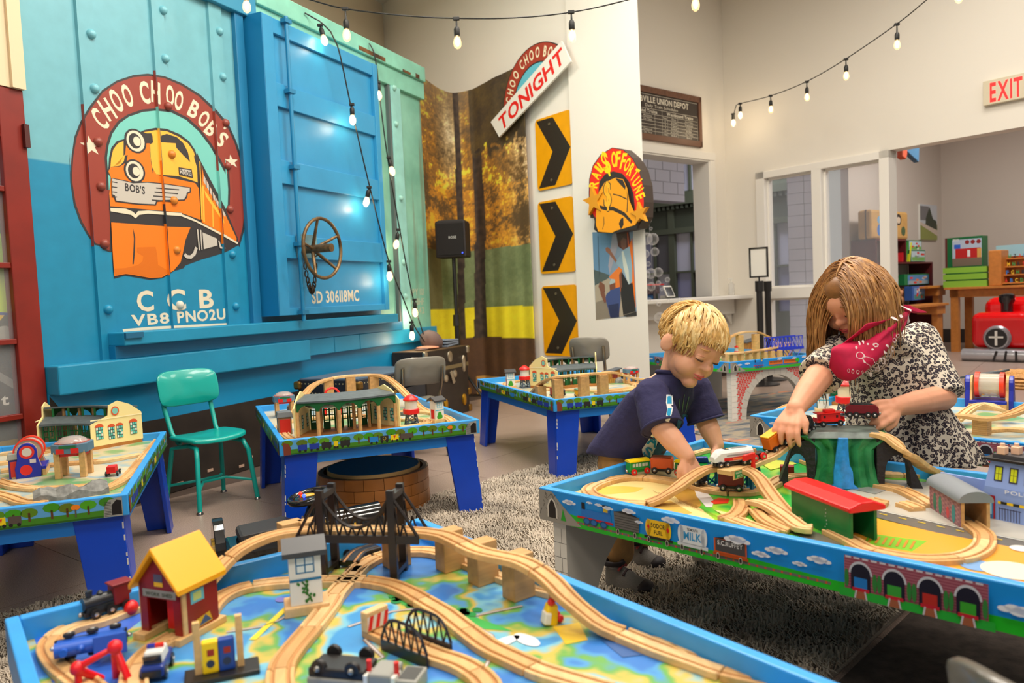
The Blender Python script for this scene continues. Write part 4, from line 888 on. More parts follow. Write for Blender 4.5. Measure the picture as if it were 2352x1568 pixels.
# ---------------------------------------------------------------- right table B
B_ = tB; zb_ = B_['zs']
rampB = [(1486.6, 1151, 0), (1516, 1140, .010), (1551.6, 1118, .032), (1590, 1090, .056), (1622, 1073, .069), (1666, 1067, .073), (1700, 1068, .073)]
track(B_, 'wooden ramp track climbing to the junction over the teal trestles', rampB, .2)
track(B_, 'wooden track piece of the loop in the sand-coloured corner', [(1575, 1106), (1520, 1097), (1480, 1092.5), (1442, 1092), (1400, 1099), (1368, 1110), (1352, 1122), (1365, 1135), (1400, 1146), (1445, 1151), (1483, 1153)], .12)
track(B_, 'wooden ramp track dropping from the junction to the green shed', [(1700, 1070, .073), (1725, 1079, .067), (1745, 1096, .052), (1768, 1128, .026), (1799, 1166, .003), (1825, 1190, 0)], .2)
upB = [(1712, 1066, .073), (1738, 1056, .076), (1768, 1044, .086), (1797, 1022, .104), (1825, 1001, .122), (1853, 988, .134), (1888, 981, .138)]
track(B_, 'wooden ramp track climbing from the junction up to the mountain', upB, .2)
dnB = [(2000, 991, .138), (2037, 999, .132), (2081, 1035, .095), (2117, 1064, .05), (2158, 1083, .012), (2199, 1090, 0)]
track(B_, 'wooden ramp track dropping from the mountain top behind the police building', dnB, .2)
track(B_, 'wooden track piece along the far rim behind the mountain', [(1585, 1039), (1624, 1029), (1675, 1023), (1726, 1024), (1765, 1029), (1809, 1037), (1853, 1055), (1900, 1072), (1960, 1082), (2040, 1084), (2120, 1086), (2180, 1092)], .15)
track(B_, 'wooden track piece passing low under the trestle junction', [(1580, 1107), (1598, 1111), (1636, 1121), (1687, 1126), (1738, 1123), (1775, 1107), (1797, 1094), (1841, 1089), (1880, 1088)], .13)
track(B_, 'wooden track piece of the wide curve between green shed and brick tunnel', [(1905, 1212), (1955, 1236), (1993, 1256), (2067, 1273), (2140, 1279), (2213, 1273), (2255, 1253), (2262, 1226), (2243, 1208), (2222, 1194)], .14)
track(B_, 'wooden track piece leading from the mountain arch into the brick tunnel', [(1990, 1101), (2023, 1110), (2067, 1119), (2111, 1139), (2140, 1156)], .1)
def loose(label, pts, ln=.5): track(B_, label, pts, ln)
loose('loose curved wooden track with sleepers lying by the red flower print', [(1662, 1188), (1690, 1178), (1703, 1160), (1702, 1144)])
loose('loose straight wooden track lying along the front rim', [(1678, 1186), (1722, 1202), (1775, 1222)])
loose('loose wooden curve lying on top of the straight piece by the green shed', [(1738, 1165, .004), (1760, 1188, .006), (1790, 1205, .004), (1812, 1214, 0)])
loose('loose wooden ramp piece leaning beside the green shed', [(1728, 1146, .014), (1765, 1155, .022), (1810, 1185, .012), (1840, 1206, .008), (1868, 1208, .01)])
loose('short wooden adapter track on the printed town by the mountain', [(1995, 1142), (2020, 1150), (2040, 1153)])
loose('short wooden adapter track on the printed town by the brick tunnel', [(2068, 1150), (2090, 1156), (2108, 1164)])
pr_ = (V(G(1666, 1067, .4))-V(G(1590, 1090, .4))); rzT = math.atan2(pr_.y, pr_.x)
trestle(B_, 'teal plastic track trestle under the left of the junction', 'teal trestles', 1650, 1120, zb_, zb_+.072, rzT); trestle(B_, 'teal plastic track trestle under the right of the junction', 'teal trestles', 1722, 1126, zb_, zb_+.072, rzT)
def junc():
 a = G(1698, 1069, zb_+.085); t = thing('track_junction', 'raised wooden track junction with green name plate and red switch arm', 'toy track', a-V((0, 0, .012)), rzT)
 M(WDS[0]).prism([(-.07, -.021), (.03, -.021), (.05, .0), (.045, .03), (-.07, .021)], 0, .0125, 'z').obj('plate', t, bev=.001)
 M(WDS[0]).bx(-.062, .0, -.0225, -.021, -.012, .012).obj('sign_board', t); q = PR('y', .0226); q.rect(-.056, -.006, -.010, .009, (30, 130, 70)); q.text('WALKINGSHAM', -.031, .0012, .0055, (226, 226, 200), w=.042); q.text('JUNCTION', -.031, -.008, .0055, (226, 226, 200), w=.032, lay=q.lay); q.obj('name_plate', t)
 RD = mat((226, 44, 30), .35); M(RD).bx(.022, .031, -.03, -.02, -.0, .046).obj('switch_post', t, bev=.002); M(RD).bx(-.018, .03, -.029, -.021, .030, .046).obj('switch_arm', t, bev=.002)
junc()
# ---------------------------------------------------------------- tables C, D, E, F, G, H tracks
def lc(t, x, y, h=0): p = t.matrix_basis @ V((x, y, t['zs']+h)); return p
def ltrack(t, label, pts, ln=.16, loop=False): track(t, label, None, ln, loop, P=[lc(t, *p) for p in pts]+([lc(t, *pts[0])] if loop else []))
ltrack(tC, 'wooden track piece of the left loop on the arcade-shed table', [(.06, .5), (.055, .25), (.09, .08), (.22, .045), (.40, .04)], .15)
ltrack(tC, 'wooden track piece of the right loop on the arcade-shed table', [(.5, .05), (.66, .05), (.75, .12), (.78, .3), (.76, .5), (.70, .6), (.6, .62)], .15)
ltrack(tC, 'wooden track piece around the water tower on the round-shed table', [(.48, .22), (.56, .16), (.66, .2), (.67, .32), (.58, .38), (.48, .34)], .15)
ltrack(tC, 'wooden track piece between red shed and round shed', [(.06, .55), (.1, .66), (.2, .7), (.36, .66), (.5, .62)], .15)
ltrack(tC, 'high wooden ramp track on brick piers beside the trunk', [(.16, .82, .02), (.22, .98, .07), (.30, 1.09, .125), (.42, 1.13, .15), (.58, 1.12, .152), (.66, 1.04, .145), (.70, .92, .11), (.73, .78, .055), (.75, .64, .012), (.76, .55, .0)], .2)
def pier(t, label, g, x, y, h, rz=0):
 tt = thing('brick_pier', label, 'toy support', lc(t, x, y), t.rotation_euler.z+rz, g); m = WDS[1]; M(m).bx(-.024, .024, -.02, .02, 0, h).obj('core', tt)
 q = M(WDS[3]); n = int(h/.007)
 for i in range(n): q.bx(-.0248, .0248, -.0208, .0208, i*h/n+.0008, (i+1)*h/n-.0004)
 q.obj('brick_courses', tt)['kind'] = 'stuff'
 return tt
for i, (x, y, h) in enumerate(((.38, 1.13, .15), (.50, 1.13, .152), (.62, 1.09, .15))): pier(tC, f'embossed brick pier under the high ramp by the trunk, {ORD[i]} from the dome crane', 'piers under the high ramp', x, y, h)
ltrack(tD, 'wooden viaduct track on brick piers crossing the chevron-wall table', [(.02, .58, .0), (.04, .40, .015), (.06, .30, .075), (.10, .22, .112), (.20, .17, .12), (.34, .16, .12), (.44, .17, .115), (.56, .15, .075), (.68, .14, .062), (.80, .12, .04)], .2)
for i, (x, y, h) in enumerate(((.055, .30, .07), (.11, .20, .112), (.24, .15, .12), (.35, .145, .12), (.60, .13, .066))): pier(tD, f'embossed brick pier under the viaduct track, {ORD[i]} from the low end by the signal house', 'viaduct piers', x, y, h)
ltrack(tD, 'wooden track piece of the loop behind the viaduct', [(.07, .62), (.09, .95), (.2, 1.12), (.45, 1.15), (.7, 1.1), (.77, .9), (.76, .6), (.7, .4), (.55, .32), (.4, .36), (.3, .5), (.2, .62)], .16)
ltrack(tD, 'wooden track piece in the inner siding behind the viaduct', [(.36, .26), (.5, .25), (.64, .3), (.72, .42)], .15)
track(tE, 'wooden track piece of the loop on the table by the red cabinet', [(372, 1000), (350, 1002), (312, 1000), (260, 1015)], .15)
track(tE, 'wooden track along the right rim, table by the red cabinet', [(366, 1006), (352, 1022), (330, 1048), (310, 1072), (287, 1095), (262, 1110), (236, 1120)], .15)
track(tE, 'wooden track piece in front of the brown shed platform', [(325, 1040), (290, 1046), (240, 1055), (190, 1058), (140, 1062), (60, 1070), (0, 1078)], .15)
track(tE, 'wooden curve under the dome crane', [(205, 1112), (150, 1116), (80, 1118), (30, 1112), (-10, 1100)], .15)
track(tE, 'wooden track piece in the front corner by the grey ramp', [(-20, 1128), (20, 1138), (55, 1150), (100, 1152)], .15)
track(tE, 'wooden siding left of the brown shed platform', [(-10, 1040), (30, 1036), (70, 1030), (110, 1034)], .15)
track(tE, 'wooden curve joining the siding left of the brown shed platform', [(-10, 1062), (30, 1056), (60, 1048), (70, 1036)], .15)
# ================================================================ toy buildings
CRW = mat((240, 222, 160), .5); SLT = mat((92, 100, 102), .5, var=.15, vs=40); TGR = mat((12, 92, 44), .4); TRD = mat((206, 34, 30), .35); WHT = mat((232, 230, 222), .4); TBK = mat((34, 32, 32), .35); TBL = mat((30, 44, 150), .3); TGY = mat((96, 108, 120), .4); CLR = mat((230, 232, 228), .1, alpha=.38); BRN = mat((170, 112, 54), .5, var=.1, vs=30)
def winp(p, x, y, w, h, arch=True, c=(110, 190, 176), fr=(206, 90, 50)):
 if arch: p.ell(x, y+h, w*.62, w*.42, fr, seg=12, a0=0, a1=180)
 p.rect(x-w/2, x+w/2, y, y+h, (30, 50, 50)); l = p.lay+1; n = 3
 for i in range(n):
  for j in range(4): p.rect(x-w/2+w*(i+.14)/n, x-w/2+w*(i+.9)/n, y+h*(j+.12)/4, y+h*(j+.9)/4, c if (i+j) % 3 else (226, 230, 214), l)
def roundhouse(label, loc, rz, sc_=1.0, a=25):
 t = thing('engine_shed', label, 'toy building', loc, rz); t.scale = (sc_, sc_, sc_*1.16); Rm = .40; r0, r1 = .31, .49; A_ = R(a)
 pt = lambda r, th, z: (r*math.sin(th), Rm-r*math.cos(th), z); N_ = 10; TH = [-A_+2*A_*i/N_ for i in range(N_+1)]
 def sector(m, prof, th=TH, caps=True): return m.loft([[pt(r, q, z) for r, z in prof] for q in th])
 sector(M(BRN), [(r0-.03, 0), (r0-.03, .012), (r1+.015, .012), (r1+.015, 0)], [-A_*1.06+2.12*A_*i/14 for i in range(15)]).obj('platform', t)
 sector(M(SLT), [(r1+.01, .132), (r1+.01, .138), (r0+.06, .152), (r0+.06, .145)]).obj('upper_roof', t)
 sector(M(SLT), [(r0+.07, .108), (r0+.07, .115), (r0-.015, .096), (r0-.015, .088)]).obj('lower_roof', t)
 n = 5
 for i in range(n):
  th0, th1 = -A_+2*A_*i/n, -A_+2*A_*(i+1)/n; v_ = M(TGR); K = 10
  ring = lambda q: (.092 if abs(q-.5) > .46 else .092+.032*math.sqrt(max(0, 1-((q-.5)/.46)**2)))
  v_.loft([[pt(r1-.004, th0+(th1-th0)*k/K, ring(k/K)), pt(r1+.004, th0+(th1-th0)*k/K, ring(k/K)), pt(r1+.004, th0+(th1-th0)*k/K, .133), pt(r1-.004, th0+(th1-th0)*k/K, .133)] for k in range(K+1)]); v_.obj('arch_valance', t)
  # doors on the inner side
  d = M(TGR); wq = (th1-th0)
  for q in (.08, .5, .92): d.cyl(pt(r0+.01, th0+wq*q, .012), pt(r0+.01, th0+wq*q, .09), .0035, seg=4)
  for z in (.045, .065, .085): d.cyl(pt(r0+.01, th0+wq*.08, z), pt(r0+.01, th0+wq*.92, z), .002, seg=4)
  for q in (.29, .71): d.cyl(pt(r0+.01, th0+wq*q, .045), pt(r0+.01, th0+wq*q, .085), .0015, seg=4)
  d.loft([[pt(r0+.008, th0+wq*q, z) for q, z in ((.08, .012), (.5, .012), (.5, .04), (.08, .04))], [pt(r0+.012, th0+wq*q, z) for q, z in ((.08, .012), (.5, .012), (.5, .04), (.08, .04))]])
  d.obj('door_frame', t)
  M(TGR).cyl(pt(r0+.065, (th0+th1)/2, .11), pt(r0+.065, (th0+th1)/2, .148), .006, seg=4).obj('clerestory_post', t)
 for i in range(n+1): th = -A_+2*A_*i/n; M(WDS[1]).cyl(pt(r1, th, .012), pt(r1, th, .1), .0085, seg=8).obj('column', t, smooth=50)
 for i in range(1, n): th = -A_+2*A_*i/n; M(WDS[3]).cyl(pt((r0+r1)/2, th, .012), pt((r0+r1)/2, th, .14), .007, seg=6).obj('column', t, smooth=50)
 prof = [(r0-.02, .012), (r0-.02, .092), (r0+.055, .118), (r0+.06, .155), (r0+.10, .168), (r1-.03, .15), (r1+.02, .115), (r1+.02, .012)]
 for s in (-1, 1):
  th = s*A_*1.02; e = V(pt(1, th+math.pi/2*0, 0))-V(pt(0, th, 0)); tn = V((math.cos(th), math.sin(th), 0))*.006*s
  o = M(CRW).loft([[V(pt(r, th, z)) for r, z in prof], [V(pt(r, th, z))+tn for r, z in prof]]).obj('end_wall', t)
  p = PR(surf=lambda r, z, h, th=th, tn=tn, s=s: V(pt(r, th, z))+tn+V((math.cos(th), math.sin(th), 0))*s*h); p.base = .0004
  for r, w, h, z in ((r0+.015, .03, .045, .035), (r0+.065, .026, .045, .03), (r0+.10, .026, .045, .03), (r1-.02, .03, .045, .035)): winp(p, r, z, w, h)
  p.ell(r0+.085, .132, .017, .017, (206, 90, 50)); p.ell(r0+.085, .132, .012, .012, (130, 190, 176)); p.line([(r0-.02, .108), (r1+.02, .108)], .004, (250, 236, 190)); p.obj('wall_print', o)['kind'] = 'stuff'
  p = PR(surf=lambda r, z, h, th=th, tn=tn, s=s: V(pt(r, th, z))-V((math.cos(th), math.sin(th), 0))*s*h); p.base = .0004
  for r in (r0+.04, r1-.03, r1-.075): winp(p, r, .03, .026, .05, arch=False)
  p.obj('wall_print', o)['kind'] = 'stuff'
 return t
def water_tower(label, loc, rz, s=1, tank=(228, 226, 214), g=None):
 t = thing('water_tower', label, 'toy building', loc, rz, g); t.scale = (s,)*3; leg = mat((84, 96, 110), .4)
 for a in range(4):
  c, q = math.cos(R(45+90*a)), math.sin(R(45+90*a)); M(leg).tube([(c*.034, q*.034, 0), (c*.024, q*.024, .048)], .0032, 4).obj('leg', t)
 b = M(leg)
 for a in range(4):
  c0, q0, c1, q1 = (f(R(45+90*(a+k))) for k in (0, 1) for f in (math.cos, math.sin))
  for z0, z1 in ((.006, .024), (.024, .046)):
   k = lambda z: .034-.01*z/.048
   b.tube([(c0*k(z0), q0*k(z0), z0), (c1*k(z1), q1*k(z1), z1)], .0018, 4); b.tube([(c1*k(z0), q1*k(z0), z0), (c0*k(z1), q0*k(z1), z1)], .0018, 4)
  b.tube([(c0*.034, q0*.034, .003), (c1*.034, q1*.034, .003)], .0025, 4)
 b.obj('cross_brace', t)
 M(TRD).lathe([(.031, .047), (.035, .05), (.035, .068), (.033, .07)], seg=20).obj('base_ring', t, smooth=40)
 M(mat(tank, .2, alpha=.8)).lathe([(.029, .069), (.027, .073), (.027, .108)], seg=20).obj('tank', t, smooth=40)
 M(TRD).lathe([(.032, .105), (.033, .110), (.031, .114), (.012, .128), (.004, .131)], seg=20).obj('roof', t, smooth=30)
 return t
def signal_house(label, loc, rz, s=1, bush=True, door=(206, 40, 34), wc=(96, 190, 214)):
 t = thing('signal_house', label, 'toy building', loc, rz); t.scale = (s,)*3
 M(WDS[2]).bx(-.034, .034, -.026, .026, 0, .016).obj('base', t, bev=.002); w_ = M(WHT).bx(-.024, .024, -.021, .021, .016, .098).obj('body', t, bev=.001)
 r = mat((64, 64, 66), .4); M(r).prism([(-.031, .094), (-.031, .102), (0, .118), (.031, .102), (.031, .094), (0, .110)], -.033, .033, 'x').obj('roof', t); M(mat((196, 160, 110), .5)).prism([(-.021, .097), (.021, .097), (0, .110)], -.023, .023, 'x').obj('gable', t)
 p = PR('y', .0213); p.rect(-.014, .014, .066, .092, wc); p.rect(-.012, .012, .068, .090, (226, 232, 230)); p.line([(0, .068), (0, .09)], .002, wc); p.line([(-.012, .079), (.012, .079)], .002, wc, p.lay); p.rect(-.024, .024, .054, .058, wc)
 if bush: [p.ell(x, z, .011, .011, (60, 150, 40), seg=10) for x, z in ((-.006, .026), (.004, .026), (-.001, .038))]
 p.obj('front_print', w_); p = PR('x', .0243); p.rect(-.012, .012, .018, .06, door); p.rect(-.01, .01, .07, .09, (30, 120, 60)); p.obj('door_print', w_); p = PR('x', .0243, sg=-1); p.rect(-.012, .012, .018, .06, door); p.obj('door_print', w_)
 return t
def dome_crane(label, loc, rz, s=1):
 t = thing('dome_crane', label, 'toy building', loc, rz); t.scale = (s,)*3; gb = mat((92, 122, 142), .4)
 for x in (-.038, .038):
  for y in (-.03, .03): M(WDS[1]).bx(x-.009, x+.009, y-.009, y+.009, 0, .088).obj('post', t, bev=.001)
 oct_ = [(-.056, -.03), (-.03, -.05), (.03, -.05), (.056, -.03), (.056, .03), (.03, .05), (-.03, .05), (-.056, .03)]
 M(gb).prism(oct_, .082, .112, 'z').obj('deck', t, bev=.002); M(TRD).prism([(a*.8, b*.8) for a, b in oct_], .072, .083, 'z').obj('skirt', t)
 M(mat((196, 120, 110), .4)).prism([(a*.84, b*.84) for a, b in oct_], .112, .116, 'z').obj('dome_ring', t); M(mat((196, 190, 184), .15, alpha=.6)).lathe([(.046, .115), (.04, .124), (.026, .131), (.008, .134)], seg=20).obj('dome', t, smooth=60)
 for x in (-.022, .022): M(TRD).bx(x-.012, x+.012, -.0515, -.05, .083, .1).obj('hatch', t)
 M(mat((30, 100, 60), .4)).bx(-.024, .026, -.0522, -.0512, .1, .109).obj('name_strip', t)
 return t
def mill_drum(label, loc, rz, s=1):
 t = thing('mill_drum', label, 'toy building', loc, rz); t.scale = (s,)*3; red = mat((226, 66, 40), .35)
 for x in (-.036, .03): M(red).lathe([(.036, x), (.04, x), (.04, x+.012), (.036, x+.012)], (0, 0, .075), 24, 'x', caps=False).obj('drum_rim', t, smooth=40)
 M(mat((226, 220, 206), .25, alpha=.55)).lathe([(.035, -.03), (.035, .034)], (0, 0, .075), 24, 'x').obj('drum', t, smooth=60)
 rn = random.Random(4)
 g = M(mat((226, 170, 70), .4))
 for i in range(60): g.box((rn.uniform(-.025, .03), rn.uniform(-.022, .022), .046+rn.uniform(0, .012)), (.006, .004, .003), rn.uniform(0, 3))
 g.obj('gold_chips', t)['kind'] = 'stuff'
 out = [(-.032, .0), (.032, 0), (.034, .03), (.026, .06)]+[(.026*math.cos(R(a)), .075+.03*math.sin(R(a))) for a in range(0, 181, 20)]+[(-.026, .06), (-.034, .03)]
 for x in (-.062, .046): M(WDS[0]).prism(out, x+.014 if x < 0 else x, x+.020 if x < 0 else x+.008, 'x').obj('side_plate', t)
 bp = M(TBL).prism(out, -.062, -.048, 'x').obj('blue_panel', t, bev=.003); p = PR('x', .0622, sg=-1); p.ell(0, .078, .02, .02, (206, 50, 40)); p.ell(0, .078, .013, .013, (206, 200, 190)); p.ell(.005, .024, .016, .016, (206, 40, 34)); p.rect(-.022, -.006, .044, .056, (206, 196, 196)); p.obj('panel_print', bp)
 M(TBL).prism(out, .054, .066, 'x').obj('blue_panel', t, bev=.003)
 M(TBL).bx(-.05, .05, -.045, .045, .018, .03).obj('deck', t, bev=.002)
 for y in (-.045, .035): M(WDS[1]).bx(-.05, .05, y, y+.01, 0, .02).obj('sill', t)
 return t
def small_shed(label, loc, rz, body=(150, 116, 84), roof=(110, 114, 116), door=(196, 44, 34), s=1):
 t = thing('toy_shed', label, 'toy building', loc, rz); t.scale = (s,)*3; M(mat(body, .5)).bx(-.026, .026, -.026, .026, 0, .07).obj('body', t, bev=.001); M(mat(roof, .4)).box((0, 0, .08), (.062, .062, .022), taper=(.85, .85)).obj('roof', t, bev=.002); M(mat(door, .4)).bx(-.02, .02, -.029, -.026, .006, .062).obj('door', t, bev=.001)
 return t
def coal_shed(label, loc, rz, s=1):
 t = thing('coal_shed', label, 'toy building', loc, rz); t.scale = (s,)*3; w_ = mat((196, 140, 70), .5, var=.15, vs=30); b = M(w_).prism([(-.045, 0), (.045, 0), (.045, .08), (-.045, .062)], -.03, .03).obj('body', t); M(mat((84, 90, 96), .5)).loft([[(-.055, y, .062), (.055, y, .084), (.055, y, .09), (-.055, y, .068)] for y in (-.038, .038)]).obj('roof', t)
 p = PR('y', .0302); p.rect(-.012, .026, .03, .06, (120, 40, 36)); [p.line([(-.045+i*.014, .002), (-.045+i*.014, .06)], .0015, (120, 84, 44), p.lay+1 if i == 0 else p.lay) for i in range(7)]; p.line([(-.04, .004), (-.012, .056)], .004, (150, 100, 50)); p.obj('plank_print', b)
 M(mat((140, 142, 138), .8, var=.4, vs=150)).lathe([(.03, 0), (.026, .016), (.012, .03), (.002, .034)], (.03, -.036, 0), 9).obj('gravel_heap', t)
 return t
# ================================================================ vehicles
HUB = mat((206, 204, 200), .25, .8)
def vframe(p, q):
 d = (q-p).normalized(); s = V((-d.y, d.x, 0)).normalized(); u = d.cross(s); return Matrix(((d.x, s.x, u.x), (d.y, s.y, u.y), (d.z, s.z, u.z))).to_euler()
def car(name, label, p, q, cat='toy train', rot=None):
 p, q = V(p), V(q); t = thing(name, label, cat, (p+q)/2, rot=rot or vframe(p, q)); return t
def wheels(t, xs, r=.0085, c=(30, 28, 28), w=.014):
 for x in xs:
  for s in (-1, 1):
   o = M(mat(c, .35)).lathe([(r*.8, 0), (r, .001), (r, .006), (r*.7, .0065)], (0, 0, 0), 14, 'y').obj('wheel', t, smooth=40); o.location = (x, s*w+(.0 if s > 0 else 0), r); o.scale = (1, s, 1)
   h = M(HUB).lathe([(r*.42, .006), (r*.42, .0075), (r*.2, .0085)], (0, 0, 0), 10, 'y').obj('hub', o, smooth=40)
def coupler(t, x): M(HUB).sph((x, 0, .011), .0042, 8, 6).obj('coupling', t, smooth=60)
def chassis(t, L, c=(34, 32, 32), z0=.006, z1=.014, w=.012): M(mat(c, .4)).bx(-L/2, L/2, -w, w, z0, z1).obj('chassis', t, bev=.001)
def coach(label, p, q, c=(44, 150, 70), roof=(240, 210, 30), wc=(226, 44, 40), L=.066):
 t = car('toy_coach', label, p, q); chassis(t, L, c); b = M(mat(c, .35)).bx(-L/2, L/2, -.0145, .0145, .013, .037).obj('body', t, bev=.002); M(mat(roof, .35)).prism([(-.0165, .037), (.0165, .037), (.0165, .040), (.008, .045), (-.008, .045), (-.0165, .040)], -L/2-.002, L/2+.002, 'x').obj('roof', t, bev=.001)
 for sg in (1, -1):
  p_ = PR('y', .0147, sg=sg)
  for i in range(5): p_.rect(-L/2+.008+i*(L-.012)/5, -L/2+.016+i*(L-.012)/5, .023, .033, (206, 216, 206), 1)
  p_.obj('windows', b)
 wheels(t, (-L/3, L/3), .009, wc); coupler(t, L/2+.004); coupler(t, -L/2-.004); return t
def boxwagon(label, p, q, c=(222, 110, 40), top=None, L=.066, h=.034, wc=(32, 30, 30), taper=None):
 t = car('toy_wagon', label, p, q); chassis(t, L-.01); M(mat(c, .4)).box((0, 0, .013+h/2), (L, .031, h), taper=taper).obj('body', t, bev=.004)
 if top: M(mat(top, .4)).box((0, 0, .013+h+.002), (L*(taper[0] if taper else 1), .031*(taper[1] if taper else 1), .004)).obj('lid', t, bev=.0015)
 else: M(mat((150, 80, 50), .5)).bx(-L/2+.004, L/2-.004, -.0155, .0155, .013+h, .016+h).obj('roof', t, bev=.001)
 wheels(t, (-L/3.2, L/3.2), .0095, wc); coupler(t, L/2+.003); coupler(t, -L/2-.003); return t
def steam(label, p, q, c=(34, 34, 36), cab=(150, 40, 40), L=.085, wc=(34, 32, 32), rot=None):
 t = car('toy_locomotive', label, p, q, rot=rot); chassis(t, L, (30, 28, 28)); m = mat(c, .35); M(m).cyl((-L*.1, 0, .027), (L*.48, 0, .027), .012, seg=16).obj('boiler', t, smooth=40); M(m).bx(-L*.1, L*.45, -.012, .012, .013, .022).obj('running_board', t)
 M(m).cyl((L*.34, 0, .035), (L*.34, 0, .05), .005, .006, 12).obj('funnel', t, smooth=40); M(m).lathe([(.006, .036), (.006, .041), (.002, .045)], (L*.12, 0, 0), 10).obj('dome', t, smooth=40)
 M(mat(cab, .4)).bx(-L*.48, -L*.1, -.0145, .0145, .013, .048).obj('cab', t, bev=.002); M(mat(cab, .4)).bx(-L*.52, -L*.06, -.0165, .0165, .048, .052).obj('cab_roof', t, bev=.0015)
 wheels(t, (-L*.34, -L*.02, L*.3), .009, wc); coupler(t, L/2+.003); coupler(t, -L/2-.003); return t
def tender(label, p, q, c=(38, 40, 40)):
 L = .075; t = car('toy_tender', label, p, q); chassis(t, L); m = mat(c, .35); b = M(m).prism([(-.015, .013), (.015, .013), (.015, .034), (.009, .042), (-.009, .042), (-.015, .034)], -L/2, L/2, 'x').obj('body', t, bev=.002)
 r = M(mat((26, 26, 26), .4))
 for i in range(7): r.bx(-L/2+.004+i*.0105, -L/2+.006+i*.0105, -.0156, .0156, .014, .033)
 r.obj('rib_set', t)['kind'] = 'stuff'
 for sg in (1, -1): p_ = PR('y', .0158, sg=sg); p_.poly([(-.012, .020), (.0, .028), (.014, .024), (.006, .018)], (180, 130, 50)); p_.obj('crest', b)
 wheels(t, (-L*.36, -.008, .012, L*.36), .008); coupler(t, L/2+.003); coupler(t, -L/2-.003); return t
def caboose(label, p, q):
 L = .07; t = car('toy_caboose', label, p, q); chassis(t, L+.006); m = mat((222, 36, 30), .35); M(m).bx(-L/2-.006, L/2+.006, -.0155, .0155, .013, .017).obj('deck', t); b = M(m).bx(-L/2+.006, L/2-.006, -.013, .013, .017, .036).obj('body', t, bev=.001); M(m).bx(-L/2-.004, L/2+.004, -.0165, .0165, .036, .039).obj('roof', t, bev=.001); M(m).bx(-.014, .016, -.010, .010, .039, .047).obj('cupola', t, bev=.002)
 for x in (-L/2-.004, L/2+.004): M(m).bx(x-.001, x+.001, -.014, .014, .017, .025).obj('railing', t)
 for sg in (1, -1): p_ = PR('y', .0132, sg=sg); [p_.rect(x-.003, x+.003, .024, .031, (60, 16, 16), 1) for x in (-.018, .018)]; p_.obj('windows', b)
 wheels(t, (-L*.36, L*.36), .0085); coupler(t, L/2+.008); coupler(t, -L/2-.008); return t
def gondola(label, p, q, rot=None):
 L = .085; t = car('toy_coal_wagon', label, p, q, rot=rot); chassis(t, L); m = mat((112, 18, 34), .4); b = M(m).prism([(-L/2, .013), (L/2, .013), (L/2, .028), (L/2-.008, .036), (-L/2+.008, .036), (-L/2, .028)], -.016, .016).obj('body', t, bev=.001)
 p_ = PR('y', .0162); p_.rect(-L/2+.012, L/2-.012, .019, .023, (206, 200, 210)); p_.obj('stripe', b); M(mat((30, 28, 28), .8, bump=.6, bs=200)).lathe([(.9, 0), (.7, .004), (.3, .006)], (0, 0, .035), 14, sx=.038, sy=.013).obj('coal', t)
 wheels(t, (-L*.38, -L*.18, L*.18, L*.38), .0085); coupler(t, L/2+.003); coupler(t, -L/2-.003); return t
def diesel(label, p, q):
 L = .115; t = car('toy_locomotive', label, p, q); chassis(t, L-.006, z1=.016, w=.013); m = mat((226, 226, 222), .3)
 b = M(m).loft([[(x, y*w_, z*(1 if z < .02 else h)) for y, z in ((-.0165, .015), (-.0165, .038), (-.010, .046), (.010, .046), (.0165, .038), (.0165, .015))] for x, w_, h in ((-L/2, 1, 1), (L*.26, 1, 1), (L*.34, 1, .99), (L*.42, .95, .84), (L*.5, .85, .62))]).obj('body', t, bev=.001)
 for sg in (1, -1): p_ = PR('y', .0168, sg=sg); p_.rect(-L/2+.002, L*.27, .017, .026, (196, 36, 34)); p_.rect(-L*.2, L*.05, .0185, .0235, (226, 130, 70)); p_.rect(-L/2+.002, L*.2, .029, .033, (150, 150, 150)); p_.obj('side_stripe', b)
 p_ = PR('z', .0462); p_.rect(L*.08, L*.2, -.0095, .0095, (44, 44, 46)); p_.rect(-L*.4, L*.02, -.008, .008, (120, 120, 118)); p_.rect(L*.1, L*.13, -.003, .003, (226, 196, 60)); p_.obj('roof_print', b)
 M(mat((60, 70, 80), .1)).loft([[(L*.345, y, .0425) for y in (-.010, .010)]+[(L*.40, y, .0375) for y in (.011, -.011)], [(L*.346, y, .0432) for y in (-.010, .010)]+[(L*.401, y, .0382) for y in (.011, -.011)]]).obj('windscreen', t)
 wheels(t, (-L*.4, -L*.24, L*.2, L*.37), .009); coupler(t, L/2); coupler(t, -L/2-.003); return t
